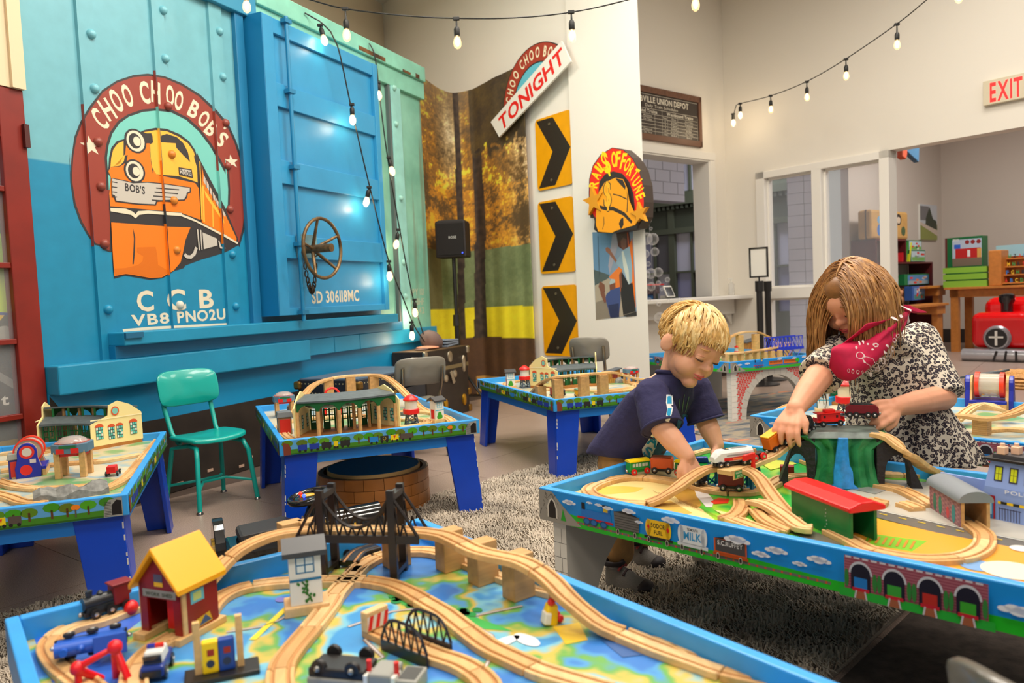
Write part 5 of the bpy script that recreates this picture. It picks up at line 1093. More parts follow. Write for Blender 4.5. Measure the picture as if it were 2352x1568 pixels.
# ---------------------------------------------------------------- things on the near table A
def gA(x, y, h=0): return G(x, y, za+h)
def houseA():
 a, b, c = gA(328, 1462), gA(420, 1478), gA(488, 1420); d = (b-a); rz = math.atan2(d.y, d.x); W_ = d.length; D_ = (c-b).length; t = thing('toy_house', 'red toy house with bright yellow gable roof and open door', 'toy building', (a+b)/2, rz)
 m = mat((136, 24, 20), .35, var=.1, vs=20); D_ = min(D_, .085); h = .098; hw = W_/2
 for s in (-1, 1): M(m).bx(s*hw-(.016 if s > 0 else 0), s*hw+(0 if s > 0 else .016), 0, .006, 0, h).obj('front_pillar', t)
 M(m).prism([(-hw, h*.74), (hw, h*.74), (hw, h), (0, h+.052), (-hw, h)], 0, .006).obj('gable', t); M(m).prism([(-hw, 0), (hw, 0), (hw, h), (0, h+.052), (-hw, h)], D_-.006, D_).obj('back_wall', t)
 for s in (-1, 1): M(m).bx(s*hw-.003, s*hw+.003, .006, D_-.006, .012, h).obj('side_wall', t)
 for s in (-1, 1): M(WDS[0]).bx(s*hw-.004, s*hw+.004, .002, .010, .0, h).obj('corner_post', t)
 M(WDS[0]).bx(-hw-.008, -hw+.02, -.014, D_+.01, 0, .012).obj('base_rail', t, bev=.001); M(WDS[0]).bx(hw-.02, hw+.008, -.014, D_+.01, 0, .012).obj('base_rail', t, bev=.001)
 M(mat((206, 24, 16), .4)).bx(-.006, .022, .02, .024, .012, h*.76).obj('door', t)
 Y = mat((246, 172, 24), .35); e = .011
 for s in (-1, 1): M(Y).prism([(0, h+.055), (s*(hw+e), h-.012), (s*(hw+e), h-.002), (0, h+.067)], -.014, D_+.014).obj('roof_slope', t, bev=.002)
 p = PR('y', .0004); p.rect(-hw+.008, hw-.008, h*.76, h*.90, (150, 150, 140)); p.rect(-.010, .010, h*.96, h*1.04, (240, 190, 40)); p.rect(-.010, .010, h*1.04, h*1.18, (90, 90, 110)); p.text('WORK SHED', 0, h*.79, .006, (70, 80, 60), w=.062); p.obj('sign', t)
 p = PR('x', hw+.0034); p.rect(.02, .05, .06, .082, (110, 180, 190)); p.rect(.026, .044, .064, .078, (196, 200, 120)); p.poly([(.02, .014), (.066, .016), (.06, .034), (.03, .03)], (206, 160, 40)); p.poly([(.034, .016), (.064, .018), (.05, .032)], (60, 80, 120)); p.obj('side_print', t)['kind'] = 'stuff'
houseA()
p = gA(702, 1405); signal_house('white signal house with black roof and painted climbing vine', V((p.x, p.y+.01, za)), angA-R(22), 1.18, bush=False, door=(196, 30, 30), wc=(30, 110, 150))
_sh = [o for o in col.objects if o.name.startswith('signal_house')][-1]
q = PR('y', .0218*1); q.line([(-.006, .054), (.0, .046), (-.004, .038), (.004, .03), (.008, .02)], .003, (50, 100, 44)); rn = random.Random(2)
for i in range(22): k = i/22; q.ell(-.006+.014*k+rn.uniform(-.008, .008), .054-.034*k, .0022, .0022, (60, 120, 50), 2, 8)
q.obj('vine_print', [c for c in _sh.children if c.name.startswith('body')][0])
steam('black toy steam locomotive with maroon cab beside the red house', gA(190, 1424, .012), gA(300, 1388, .012), cab=(120, 30, 36), c=(40, 44, 48), rot=vframe(gA(300, 1388, .012), gA(190, 1424, .012)))
# blue locomotive lying on its side
_p, _q = gA(285, 1462, .030), gA(130, 1492, .030)
t = steam('blue toy locomotive lying on its side in the table corner', _p, _q, c=(44, 96, 190), cab=(44, 96, 190), L=.105)
t.matrix_basis = Matrix.Translation(t.location) @ vframe(_p, _q).to_matrix().to_4x4() @ Matrix.Rotation(R(-84), 4, 'X') @ Matrix.Translation((0, 0, -.02))
def police():
 p, q = gA(355, 1560), gA(370, 1530); t = car('toy_police_car', 'white and blue toy police car with red roof light', p, q, 'toy car'); m = mat((40, 60, 130), .35)
 M(m).bx(-.036, .036, -.017, .017, .008, .026).obj('body', t, bev=.004); M(mat((220, 220, 216), .35)).box((-.004, 0, .034), (.042, .03, .018), taper=(.8, .9)).obj('cabin', t, bev=.003); M(TRD).bx(-.006, .0, -.012, .0, .043, .048).obj('light_bar', t); M(TBL).bx(-.006, .0, 0, .012, .043, .048).obj('light_bar', t); M(mat((40, 44, 50), .1)).box((-.027, 0, .034), (.003, .026, .012), ry=R(-15)).obj('windscreen', t); M(TBK).bx(-.0385, -.036, -.014, .014, .01, .02).obj('bumper', t); wheels(t, (-.022, .022), .010, w=.013)
police()
def pumps():
 a, b = gA(432, 1562), gA(588, 1530); d = b-a; rz = math.atan2(d.y, d.x); L = d.length; t = thing('toy_fuel_stand', 'toy fuel stand with yellow and blue pumps between wooden posts', 'toy building', a, rz)
 M(TBK).bx(-.005, L+.005, -.03, .02, 0, .008).obj('base', t, bev=.002)
 for x in (L*.16, L*.78): M(WDS[0]).bx(x-.005, x+.005, -.006, .004, .008, .088).obj('post', t)
 for x, c in ((L*.34, (240, 200, 30)), (L*.58, (30, 70, 150))):
  o = M(mat(c, .35)).bx(x-.012, x+.012, -.012, .004, .008, .058).obj('pump', t, bev=.003); p = PR('y', .0124); p.rect(x-.004, x+.006, .036, .046, (150, 40, 30)); p.ell(x, .024, .006, .006, (40, 50, 80)); p.obj('dial_print', o)
pumps()
def redcrane():
 a, b = gA(182, 1585), gA(300, 1570); t = thing('toy_crane_frame', 'red plastic toy frame at the table corner', 'toy crane', a, math.atan2((b-a).y, (b-a).x)); L = (b-a).length
 for pts in ([(0, 0, .0), (0, 0, .035), (L*.75, 0, .06), (L, 0, 0)], [(L*.75, 0, .06), (L*.6, .03, .0)], [(L*.05, 0, .03), (L*.3, .03, 0)]): M(mat((222, 30, 40), .35)).tube(pts, .006, 8).obj('strut', t, smooth=50)
 M(mat((222, 30, 40), .35)).sph((L*.75, 0, .06), .011, 10, 8).obj('joint', t, smooth=60); M(mat((222, 30, 40), .35)).sph((0, 0, .034), .011, 10, 8).obj('joint', t, smooth=60)
redcrane()
def truckA():
 a, b = gA(735, 1560, 0), gA(955, 1580, 0); t = thing('toy_truck', 'grey toy truck lying upside down with black underside', 'toy car', (a+b)/2, math.atan2((b-a).y, (b-a).x)); g = mat((150, 150, 144), .4)
 M(g).bx(-.085, .01, -.026, .026, 0, .016).obj('body', t, bev=.003); M(TBK).bx(-.083, .008, -.024, .024, .016, .03).obj('underside', t, bev=.003)
 for x in (-.066, -.012):
  for s in (-1, 1): M(TBK).lathe([(.011, 0), (.012, .001), (.012, .007), (.009, .008)], (x, s*.024, .03), 14, 'y').obj('wheel', t, smooth=40); M(HUB).sph((x, -.026, .03), .005, 8, 6).obj('hub', t, smooth=60)
 M(g).bx(.012, .05, -.024, .024, 0, .028).obj('cab', t, bev=.004); M(g).bx(.054, .088, -.024, .024, 0, .022).obj('trailer', t, bev=.003); M(mat((70, 70, 68), .5)).bx(.058, .084, -.018, .018, .015, .0225).obj('trailer_bed', t)
 for x in (.01, .053): M(TRD).cyl((x, -.01, .02), (x, -.01, .042), .004, seg=8).obj('red_post', t); M(WHT).bx(x-.003, x+.003, -.026, -.002, 0, .026).obj('white_end', t)
truckA()
def duck():
 p = gA(1265, 1432); t = thing('toy_figure', 'small yellow and white toy truck tipped on end with red wheels', 'toy car', p, R(20)); M(mat((240, 200, 30), .35)).box((0, 0, .018), (.026, .022, .036), ry=R(12), taper=(.7, .8)).obj('body', t, bev=.003); M(WHT).box((-.009, -.003, .014), (.012, .02, .02), ry=R(12)).obj('cab', t, bev=.002)
 for q in ((.0, -.006, .04), (.006, .006, .036), (.016, -.004, .008), (.016, .010, .010)): M(TRD).sph(q, .0068, 10, 8).obj('wheel', t, smooth=60)
duck()
p, q = gA(790, 1275, .0), gA(838, 1262, .0); steam('green toy locomotive behind the suspension bridge', p, q, c=(30, 130, 70), cab=(30, 130, 70), L=.08)
ts = spline([gA(802, 1300, .004), gA(825, 1275, .006), gA(868, 1262, .006)]); piece(ts, 'black plastic curved track by the green locomotive', 'black track', 0).data.materials[0] = TBK
o = M(TRD).sph((0, 0, .014), (.012, .016, .014), 10, 8).obj('red_token', smooth=60); o.location = gA(303, 1412); tag(o, 'small red block behind the red house', 'toy')
# ---------------------------------------------------------------- things on table B
def gB(x, y, h=0): return G(x, y, zb_+h)
coach('green toy coach with yellow roof and red wheels', gB(1440, 1090, .012), gB(1490, 1083, .012)); boxwagon('orange wooden boxcar following the green coach', gB(1496, 1084, .012), gB(1548, 1086, .012), (222, 100, 44))
coach('second green and yellow toy coach under the boy\'s hand', gB(1553, 1087, .012), gB(1603, 1098, .012))
diesel('white and red streamlined toy diesel locomotive on the raised junction', gB(1730, 1062, .086), gB(1630, 1075, .084))
t = car('toy_wheel_truck', 'black toy flat truck with red wheels behind the white diesel', gB(1712, 1060, .087), gB(1758, 1049, .092)); chassis(t, .05, z1=.018); wheels(t, (-.014, .014), .0095, (222, 40, 36)); M(WDS[3]).cyl((0, 0, .018), (0, 0, .03), .004, seg=8).obj('peg', t)
boxwagon('orange toy hopper wagon with yellow top on the steep ramp', gB(1760, 1047, .092), gB(1808, 1012, .123), (218, 112, 30), (246, 176, 30), L=.07, h=.036)
tender('black toy tender with ribbed sides in the girl\'s fingers', gB(1815, 1008, .128), gB(1868, 983, .15)); caboose('red toy caboose on the mountain top', gB(1876, 979, .151), gB(1932, 975, .152))
p, q = gB(1950, 957, .175), gB(2010, 958, .175); GOND = gondola('maroon toy coal wagon held in the girl\'s hand', q, p)
steam('black toy locomotive passing under the trestle junction', gB(1560, 1103, .012), gB(1628, 1118, .012), c=(44, 40, 40), cab=(60, 50, 48)); boxwagon('dark red toy wagon under the trestle junction', gB(1655, 1124, .012), gB(1705, 1126, .012), (120, 24, 28))
o = M(mat((140, 20, 30), .35)).bx(-.02, .02, -.014, .014, 0, .022).obj('toy_block', bev=.002); o.location = gB(1808, 1085); o.rotation_euler = (0, 0, R(-20)); tag(o, 'dark red wooden block leaning against the mountain', 'toy')
o = M(mat((30, 70, 160), .3)).box((0, 0, .010), (.045, .022, .018), taper=(.8, .8)).obj('toy_car', bev=.004); o.location = gB(1612, 1062); o.rotation_euler = (0, 0, R(-10)); tag(o, 'small blue toy car beside the boy\'s fingers', 'toy car')
def mountain():
 a, b = gB(1865, 1117), gB(2025, 1121); d = b-a; rz = math.atan2(d.y, d.x); L = d.length; t = thing('toy_mountain', 'green toy mountain with blue waterfall and black tunnel arches', 'toy mountain', (a+b)/2, rz); H_ = .138; gm = mat((56, 136, 84), .35, var=.25, vs=25, bump=.5, bs=30); D_ = .13
 rn = random.Random(9); rings = []
 for k in range(9):
  z = H_*k/8; w_ = (L*.5-.012*math.sin(k/8*3.1))*(1-.10*(k/8))+(.035 if k > 6 else 0)*((k-6)/2); row = []
  for i in range(18):
   x = -w_+2*w_*i/17; y = -.006*math.sin(i*1.7)-.004*rn.random()+.012*(k/8)-(.0 if k < 7 else .006); row.append((x, y, z))
  rings.append(row+[(w_, D_, z), (-w_, D_, z)])
 M(gm).loft(rings).obj('rock_face', t, smooth=30)
 M(mat((110, 122, 116), .35, var=.3, vs=30)).loft([[(-L*.56, -.006, H_-.004), (L*.6, -.006, H_-.004), (L*.6, D_, H_-.004), (-L*.56, D_, H_-.004)], [(-L*.46, .012, H_+.012), (L*.5, .012, H_+.012), (L*.5, D_, H_+.012), (-L*.46, D_, H_+.012)]]).obj('summit', t, bev=.004)
 wf = mat((60, 150, 226), .2, var=.2, vs=60); m = M(wf); ws = [(-.012, .012, H_*1.0), (-.016, .012, H_*.8), (-.022, .014, H_*.5), (-.026, .022, H_*.35), (-.026, .024, H_*.1), (-.034, .036, .002)]
 m.loft([[(a_-.008, -.022-.004*(i == 3), z), ((a_+b_)/2-.008, -.028, z), (b_-.008, -.022, z), (b_-.008, -.008, z), (a_-.008, -.008, z)] for i, (a_, b_, z) in enumerate(ws)]); m.obj('waterfall', t, smooth=40)
 bk = mat((34, 30, 34), .6, bump=.6, bs=60)
 for s, Lx in ((-1, .10), (1, .115)):
  out = [(s*(L*.44), 0), (s*(L*.44), H_*.97), (s*(L*.44+Lx*.55), H_*.86), (s*(L*.44+Lx*.98), 0), (s*(L*.44+Lx*.72), 0)]+[(s*(L*.44+.02+Lx*.26+(Lx*.26)*math.cos(R(q_))), H_*.30+H_*.36*math.sin(R(q_))) for q_ in range(0, 181, 20)]+[(s*(L*.44+.018), 0)]
  M(bk).prism(out, .0, .055).obj('tunnel_arch', t, bev=.002)
 return t
mountain()
def green_shed():
 a, b = gB(1818, 1189), gB(1953, 1250); d = b-a; rz = math.atan2(d.y, d.x); L = d.length; t = thing('toy_engine_shed', 'long green wooden train shed with bright red roof', 'toy building', a, rz); g = mat((16, 116, 62), .4, var=.12, vs=20); W_ = .068; H_ = .075
 for y in (0, W_-.008): M(g).bx(0, L, y, y+.008, 0, H_).obj('side_wall', t, bev=.001)
 M(mat((216, 28, 30), .3)).prism([(-.012, H_-.004), (-.012, H_+.006), (W_*.25, H_+.016), (W_*.75, H_+.016), (W_+.012, H_+.006), (W_+.012, H_-.004)], -.014, L+.014, 'x').obj('roof', t, bev=.004)
 ch_ = M(CHIP); rn = random.Random(1)
 for i in range(6): ch_.box((L*.62+rn.uniform(-.004, .004), -.0003, .015+i*.008), (.0018, .0008, .003))
 ch_.obj('paint_chip', t)['kind'] = 'stuff'
green_shed()
def brick_tunnel():
 a, b = gB(2136, 1166), gB(2208, 1214); d = b-a; rz = math.atan2(d.y, d.x); L = d.length; t = thing('brick_tunnel', 'toy brick tunnel with grey arched roof and painted trees', 'toy building', a, rz); W_ = .06; H_ = .062
 for y in (0, W_-.007): o = M(WDS[1]).bx(0, L, y, y+.007, 0, H_).obj('side_wall', t)
 M(mat((130, 136, 142), .4)).prism([(-.006, H_-.003)]+[(W_/2-(W_/2+.006)*math.cos(R(q)), H_+.022*math.sin(R(q))) for q in range(0, 181, 15)]+[(W_+.006, H_-.003)], -.005, L+.005, 'x').obj('roof', t, smooth=30)
 p = PR('y', .0004); p.rect(0, L, 0, H_, (150, 104, 110)); l = p.lay+1
 for i in range(12):
  for j in range(14): x = j*L/13+(i % 2)*.004; p.rect(max(0, x-.004), min(L, x+.0015), i*.0052+.0006, i*.0052+.004, ((176, 130, 130), (120, 76, 92))[(i*5+j*3) % 2], l)
 for x, c in ((.18, (40, 110, 90)), (.36, (40, 120, 96)), (.78, (44, 130, 130))): p.ell(L*x, .024, .009, .022, c, l+1, 12)
 p.ell(L*.6, .018, .008, .014, (190, 60, 70), l+1, 12); p.obj('brick_picture', t)
brick_tunnel()
def police_house():
 a = gB(2262, 1188); b = gB(2420, 1222); d = b-a; rz = math.atan2(d.y, d.x); t = thing('toy_police_building', 'lavender toy police building with yellow windows and dark roof', 'toy building', a+V((0, .0, 0)), rz); m = mat((150, 172, 226), .4); W_ = .16
 o = M(m).loft([[(-.02, 0, 0), (W_, 0, 0), (W_, .06, 0), (-.02, .06, 0)], [(.0, .0, .075), (W_, .0, .075), (W_, .06, .075), (.0, .06, .075)], [(.008, .012, .135), (W_-.008, .012, .135), (W_-.008, .05, .135), (.008, .05, .135)]]).obj('body', t)
 M(m).bx(-.12, -.0, .03, .036, 0, .08).obj('side_wing', t); M(TBK).bx(-.004, W_+.004, .0, .062, .135, .142).obj('roof', t, bev=.002); M(mat((70, 70, 74), .5)).bx(.012, W_-.012, .012, .05, .142, .15).obj('parapet', t)
 for x, y in ((.03, .02), (.05, .04), (.09, .02)): M(mat((232, 196, 170), .4)).bx(x-.009, x+.009, y-.009, y+.009, .15, .168).obj('chimney', t, bev=.002); M(mat((232, 196, 170), .4)).cyl((x, y, .168), (x, y, .175), .005, seg=10).obj('chimney_stud', t)
 S = lambda x, z, h: (x, (0 if z < .075 else .012*(z-.075)/.06)-h, z); p = PR(surf=S); p.base = .0006
 for x in (.028, .06, .092, .124): p.rect(x-.009, x+.009, .09, .124, (50, 50, 70)); p.rect(x-.0065, x+.0065, .093, .121, (206, 214, 40)); p.line([(x, .093), (x, .121)], .0012, (120, 120, 30)); p.line([(x-.0065, .107), (x+.0065, .107)], .0012, (120, 120, 30), p.lay)
 p.rect(-.015, .024, .002, .056, (150, 30, 44)); p.rect(-.011, .02, .002, .05, (70, 120, 170)); p.rect(-.008, .0025, .012, .046, (150, 200, 226)); p.rect(.0055, .017, .012, .046, (150, 200, 226), p.lay)
 for i in range(9): p.rect(.03+i*.013, .0365+i*.013, .040, .046, (40, 40, 30) if i % 2 else (240, 200, 30), p.lay+1); p.rect(.0365+i*.013, .043+i*.013, .040, .046, (240, 200, 30) if i % 2 else (40, 40, 30), p.lay)
 for i in range(8): p.line([(.034+i*.006, .004), (.034+i*.006, .032)], .0016, (60, 60, 90), p.lay)
 p.line([(.032, .03), (.08, .03)], .002, (60, 60, 90), p.lay); p.text('POLICE', .08, .066, .008, (226, 230, 244), w=.07)
 p.obj('facade_print', o)
police_house()
# ---------------------------------------------------------------- things on tables C, D, E, F, G
roundhouse('green and cream toy engine shed with open arcade, on the table over the tub', lc(tC, .30, .20), angC+R(0), 1.0)
water_tower('red-topped toy water tower beside the open-arcade engine shed', lc(tC, .60, .24), angC, 1.05)
signal_house('white toy signal house with painted bush by the red-topped tower', lc(tC, .72, .24), angC+R(20), 1.0)
dome_crane('grey dome crane on wooden posts behind the open-arcade shed', lc(tC, .12, .92), angC, .95)
small_shed('small red-doored toy shed at the table corner over the tub', lc(tC, .06, .36), angC, s=1.1)
o = M(mat((150, 150, 144), .6, var=.2, vs=60)).loft([[(-.06, y, 0), (.06, y, 0), (.06, y, .03), (.03, y, .05), (-.04, y, .055), (-.06, y, .04)] for y in (-.02, .02)]).obj('grey_ramp'); o.location = lc(tC, .2, .98); o.rotation_euler = (0, 0, angC); tag(o, 'grey plastic rock ramp beside the dome crane', 'toy ramp')
o = M(mat((222, 40, 34), .4)).tube([(.035*math.cos(R(a)), 0, .11+.035*math.sin(R(a))) for a in range(0, 181, 15)], .006, 6).bx(-.041, -.03, -.006, .006, 0, .112).bx(.03, .041, -.006, .006, 0, .112).obj('red_arch'); o.location = lc(tC, .33, .72); o.rotation_euler = (0, 0, angC); tag(o, 'red plastic toy arch behind the open-arcade shed', 'toy')
o = M(mat((90, 96, 90), .6, var=.3, vs=80)).loft([[(-.1, y, 0), (.1, y, 0), (.1, y, .01), (-.1, y, .045)] for y in (-.016, .016)]).obj('stone_ramp'); o.location = lc(tC, .56, .55); o.rotation_euler = (0, 0, angC+R(-8)); tag(o, 'grey stone-print ramp wall behind the water tower', 'toy ramp')
roundhouse('cream and green toy engine shed below the chevron signs', lc(tD, .42, .74), angD+math.pi, 1.0)
signal_house('white toy signal house at the corner of the viaduct table', lc(tD, .09, .86), angD+R(-10), 1.0, door=(196, 40, 34))
water_tower('red toy water tower between signal house and chevron-wall engine shed', lc(tD, .17, .82), angD, 1.05)
coal_shed('wooden toy coal shed with slanted grey roof on the viaduct table', lc(tD, .70, .70), angD, 1.0); dome_crane('grey dome crane on the viaduct table beside the coal shed', lc(tD, .77, .58), angD, .8)
for i, (c, n_) in enumerate((((120, 24, 26), 'dark red'), ((236, 190, 40), 'yellow'), ((222, 120, 50), 'orange'), ((236, 196, 44), 'pale yellow'))): boxwagon(n_+' toy wagon in the short row behind the viaduct', lc(tD, .575+i*.07, .80-i*.01, .012), lc(tD, .625+i*.07, .79-i*.01, .012), c, L=.055, h=.022)
coach('yellow toy coach with green roof under the viaduct', lc(tD, .235, .24, 0), lc(tD, .30, .25, 0), c=(226, 170, 40), roof=(110, 150, 120), wc=(32, 30, 30)); steam('black toy locomotive between the viaduct piers', lc(tD, .13, .33, 0), lc(tD, .20, .32, 0))
# table E
def pE(x, y, h=0): return G(x, y, tE['zs']+h)
roundhouse('cream and green toy engine shed next to the red cabinet', pE(205, 1020), angE+R(150), .98)
dome_crane('large grey dome crane with red hatches straddling the track', pE(172, 1092), angE+R(-8), 1.05)
mill_drum('red-rimmed toy mill drum with blue end panel', pE(72, 1088), R(116), 1.15)
t = car('toy_truck', 'small red and white toy lorry beside the dome crane', pE(248, 1102), pE(272, 1080), 'toy car'); M(mat((206, 24, 34), .35)).bx(-.032, .008, -.014, .014, .012, .036).obj('box', t, bev=.002); M(WHT).bx(.008, .03, -.012, .012, .008, .026).obj('cab', t, bev=.004); wheels(t, (-.018, .018), .009)
o = M(mat((128, 128, 124), .6, var=.3, vs=60)); rn = random.Random(6)
rows = []
for i in range(11):
 x = -.1+.2*i/10; rows.append([(x, -.028, 0), (x, .028, 0), (x, .026, .028+.012*math.sin(i*.9)), (x, 0, .036+.01*math.sin(i*1.7)), (x, -.026, .018+.008*math.sin(i*1.3))])
o = o.loft(rows).obj('rock_ramp', smooth=20); o.location = pE(165, 1142); o.rotation_euler = (0, 0, angE+R(14)); tag(o, 'grey rock-textured toy ramp under the dome crane', 'toy ramp')
t = small_shed('little blue and red toy shop beside the mill drum', pE(42, 1095), R(30), (60, 50, 120), (150, 150, 140), (190, 50, 40), .95)
# table F
def pF(x, y, h=0): return G(x, y, tF['zs']+h)
water_tower('small red and clear water tower on the brick-arch table', pF(1695, 822), angF, .8, tank=(200, 206, 210)); coal_shed('orange toy mine shed with grey gravel on the brick-arch table', pF(1722, 808), angF, 1.3)
ltrack(tF, 'raised wooden track along the front of the brick-arch table', [(.02, .10, .075), (.2, .09, .075), (.4, .10, .08), (.55, .12, .09)], .2)
ltrack(tF, 'raised wooden ramp above the blue truss bridge', [(.30, .52, .10), (.40, .48, .15), (.5, .46, .19), (.66, .46, .19), (.76, .44, .15), (.83, .42, .11)], .2)
for i in range(8): block('track_support', f'pale wooden block under the raised brick-arch table track, {ORD[i]} from the rim corner', 'blocks on the brick-arch table', lc(tF, .05+i*.072, .10), (.03, .045, .075), angF)
for i, (x, y, h) in enumerate(((.80, .36, .11), (.82, .28, .11), (.5, .46, .18), (.66, .46, .18))): block('track_support', 'tall wooden block on the brick-arch table, '+('near the far rim', 'at the low end of the ramp', 'under the ramp by the mine shed', 'under the top of the ramp')[i], 'tall blocks on the brick-arch table', lc(tF, x, y), (.04, .05, h), angF)
def truss_blue():
 t = thing('truss_bridge', 'bright blue plastic toy truss bridge on the brick-arch table', 'toy bridge', lc(tF, .48, .14), angF+R(3)); m = mat((34, 60, 190), .35); L = .34; z0, z1 = .08, .17
 for y in (-.035, .035):
  M(m).bx(0, L, y-.004, y+.004, z0-.012, z0+.008).obj('bottom_chord', t); M(m).bx(.01, L-.01, y-.004, y+.004, z1-.006, z1).obj('top_chord', t); w_ = M(m); n = 8
  for i in range(n+1): x = .01+(L-.02)*i/n; w_.tube([(x, y, z0), (x, y, z1)], .0028, 4)
  for i in range(n): x0, x1 = .01+(L-.02)*i/n, .01+(L-.02)*(i+1)/n; w_.tube([(x0, y, z0), (x1, y, z1)], .0025, 4); w_.tube([(x1, y, z0), (x0, y, z1)], .0025, 4)
  w_.obj('web', t)['kind'] = 'stuff'; a_ = M(m)
  for c in (.07, .17, .27):
   for s in (-1, 1): a_.tube([(c, y, 0), (c+s*.012, y, .03), (c+s*.045, y, z0-.01)], .0035, 4)
  a_.obj('legs', t)['kind'] = 'stuff'
 M(m).bx(0, L, -.03, .03, z0-.01, z0-.004).obj('deck', t)
truss_blue()
# table G
def pG(x, y, h=0): return G(x, y, tG['zs']+h)
water_tower('tall red and white water tower behind the maroon coal wagon', pG(1945, 957), angG, 1.25, tank=(240, 228, 196)); signal_house('small wooden signal hut with grey roof beside the tall water tower', pG(1890, 945), angG+R(35), .95, bush=False, door=(20, 90, 60))
roundhouse('cream and green toy engine shed behind the girl', pG(1990, 925), angG+math.pi, 1.05)
track(tG, 'wooden curve in the corner of the table behind the girl', [(1880, 918), (1840, 922), (1805, 932), (1790, 945), (1815, 956), (1870, 963)], .15); track(tG, 'wooden track piece running behind the red caboose', [(1870, 965), (1920, 972), (1980, 980), (2040, 990)], .15)
# ================================================================ wall pieces
WB = thing  # shorthand
def wallthing(name, label, cat, P0, ang, group=None): return thing(name, label, cat, (P0[0], P0[1], 0), ang, group)
CHF = (CH0[0], CH0[1])
# chevron signs
CHV = [((1229, 278), (1303, 253), (1239, 440), (1309, 423), 'with a white wall gap above, topmost'), ((1236, 466), (1313, 450), (1245, 630), (1325, 622), 'middle'), ((1246, 658), (1325, 652), (1252, 812), (1330, 806), 'lowest')]
for (x0, y0), (x1, y1), (x2, y2), (x3, y3), nm in CHV:
 nm = nm.split(',')[-1].strip(); t = wallthing('chevron_sign', f'yellow road sign with black chevron, the {nm} of the three on the white wall', 'sign', CHF, ANG_C, 'chevron road signs')
 a, b, c, d = wl(t, x0, y0), wl(t, x1, y1), wl(t, x2, y2), wl(t, x3, y3); u0, u1 = (a[0]+c[0])/2, (b[0]+d[0])/2; v1, v0 = (a[1]+b[1])/2, (c[1]+d[1])/2
 if nm == 'lowest': v0 = v1-.61
 u1 = u0+.455; r = .035; out = []
 for cx_, cy_, s in ((u1-r, v1-r, 0), (u0+r, v1-r, 90), (u0+r, v0+r, 180), (u1-r, v0+r, 270)): out += [(cx_+r*math.cos(R(s+i*22.5)), cy_+r*math.sin(R(s+i*22.5))) for i in range(5)]
 o = M(mat((232, 164, 24), .3, var=.05, vs=10)).prism(out, -.012, -.006).obj('plate', t)
 p = PR('y', .0122, mr=.35); h = v1-v0; w_ = u1-u0; p.poly([(u0+.02, v1-.015), (u0+w_*.52, v1-.02), (u1-.012, (v0+v1)/2), (u0+w_*.52, v0+.02), (u0+.02, v0+.02), (u0+w_*.48, (v0+v1)/2)], (44, 38, 34)); p.obj('chevron', t)
 for z in (v1-.07, v0+.07): M(mat((150, 140, 120), .3, .7)).cyl((u0+w_*.42, -.012, z), (u0+w_*.42, -.018, z), .012, seg=10).obj('bolt', t, smooth=40)
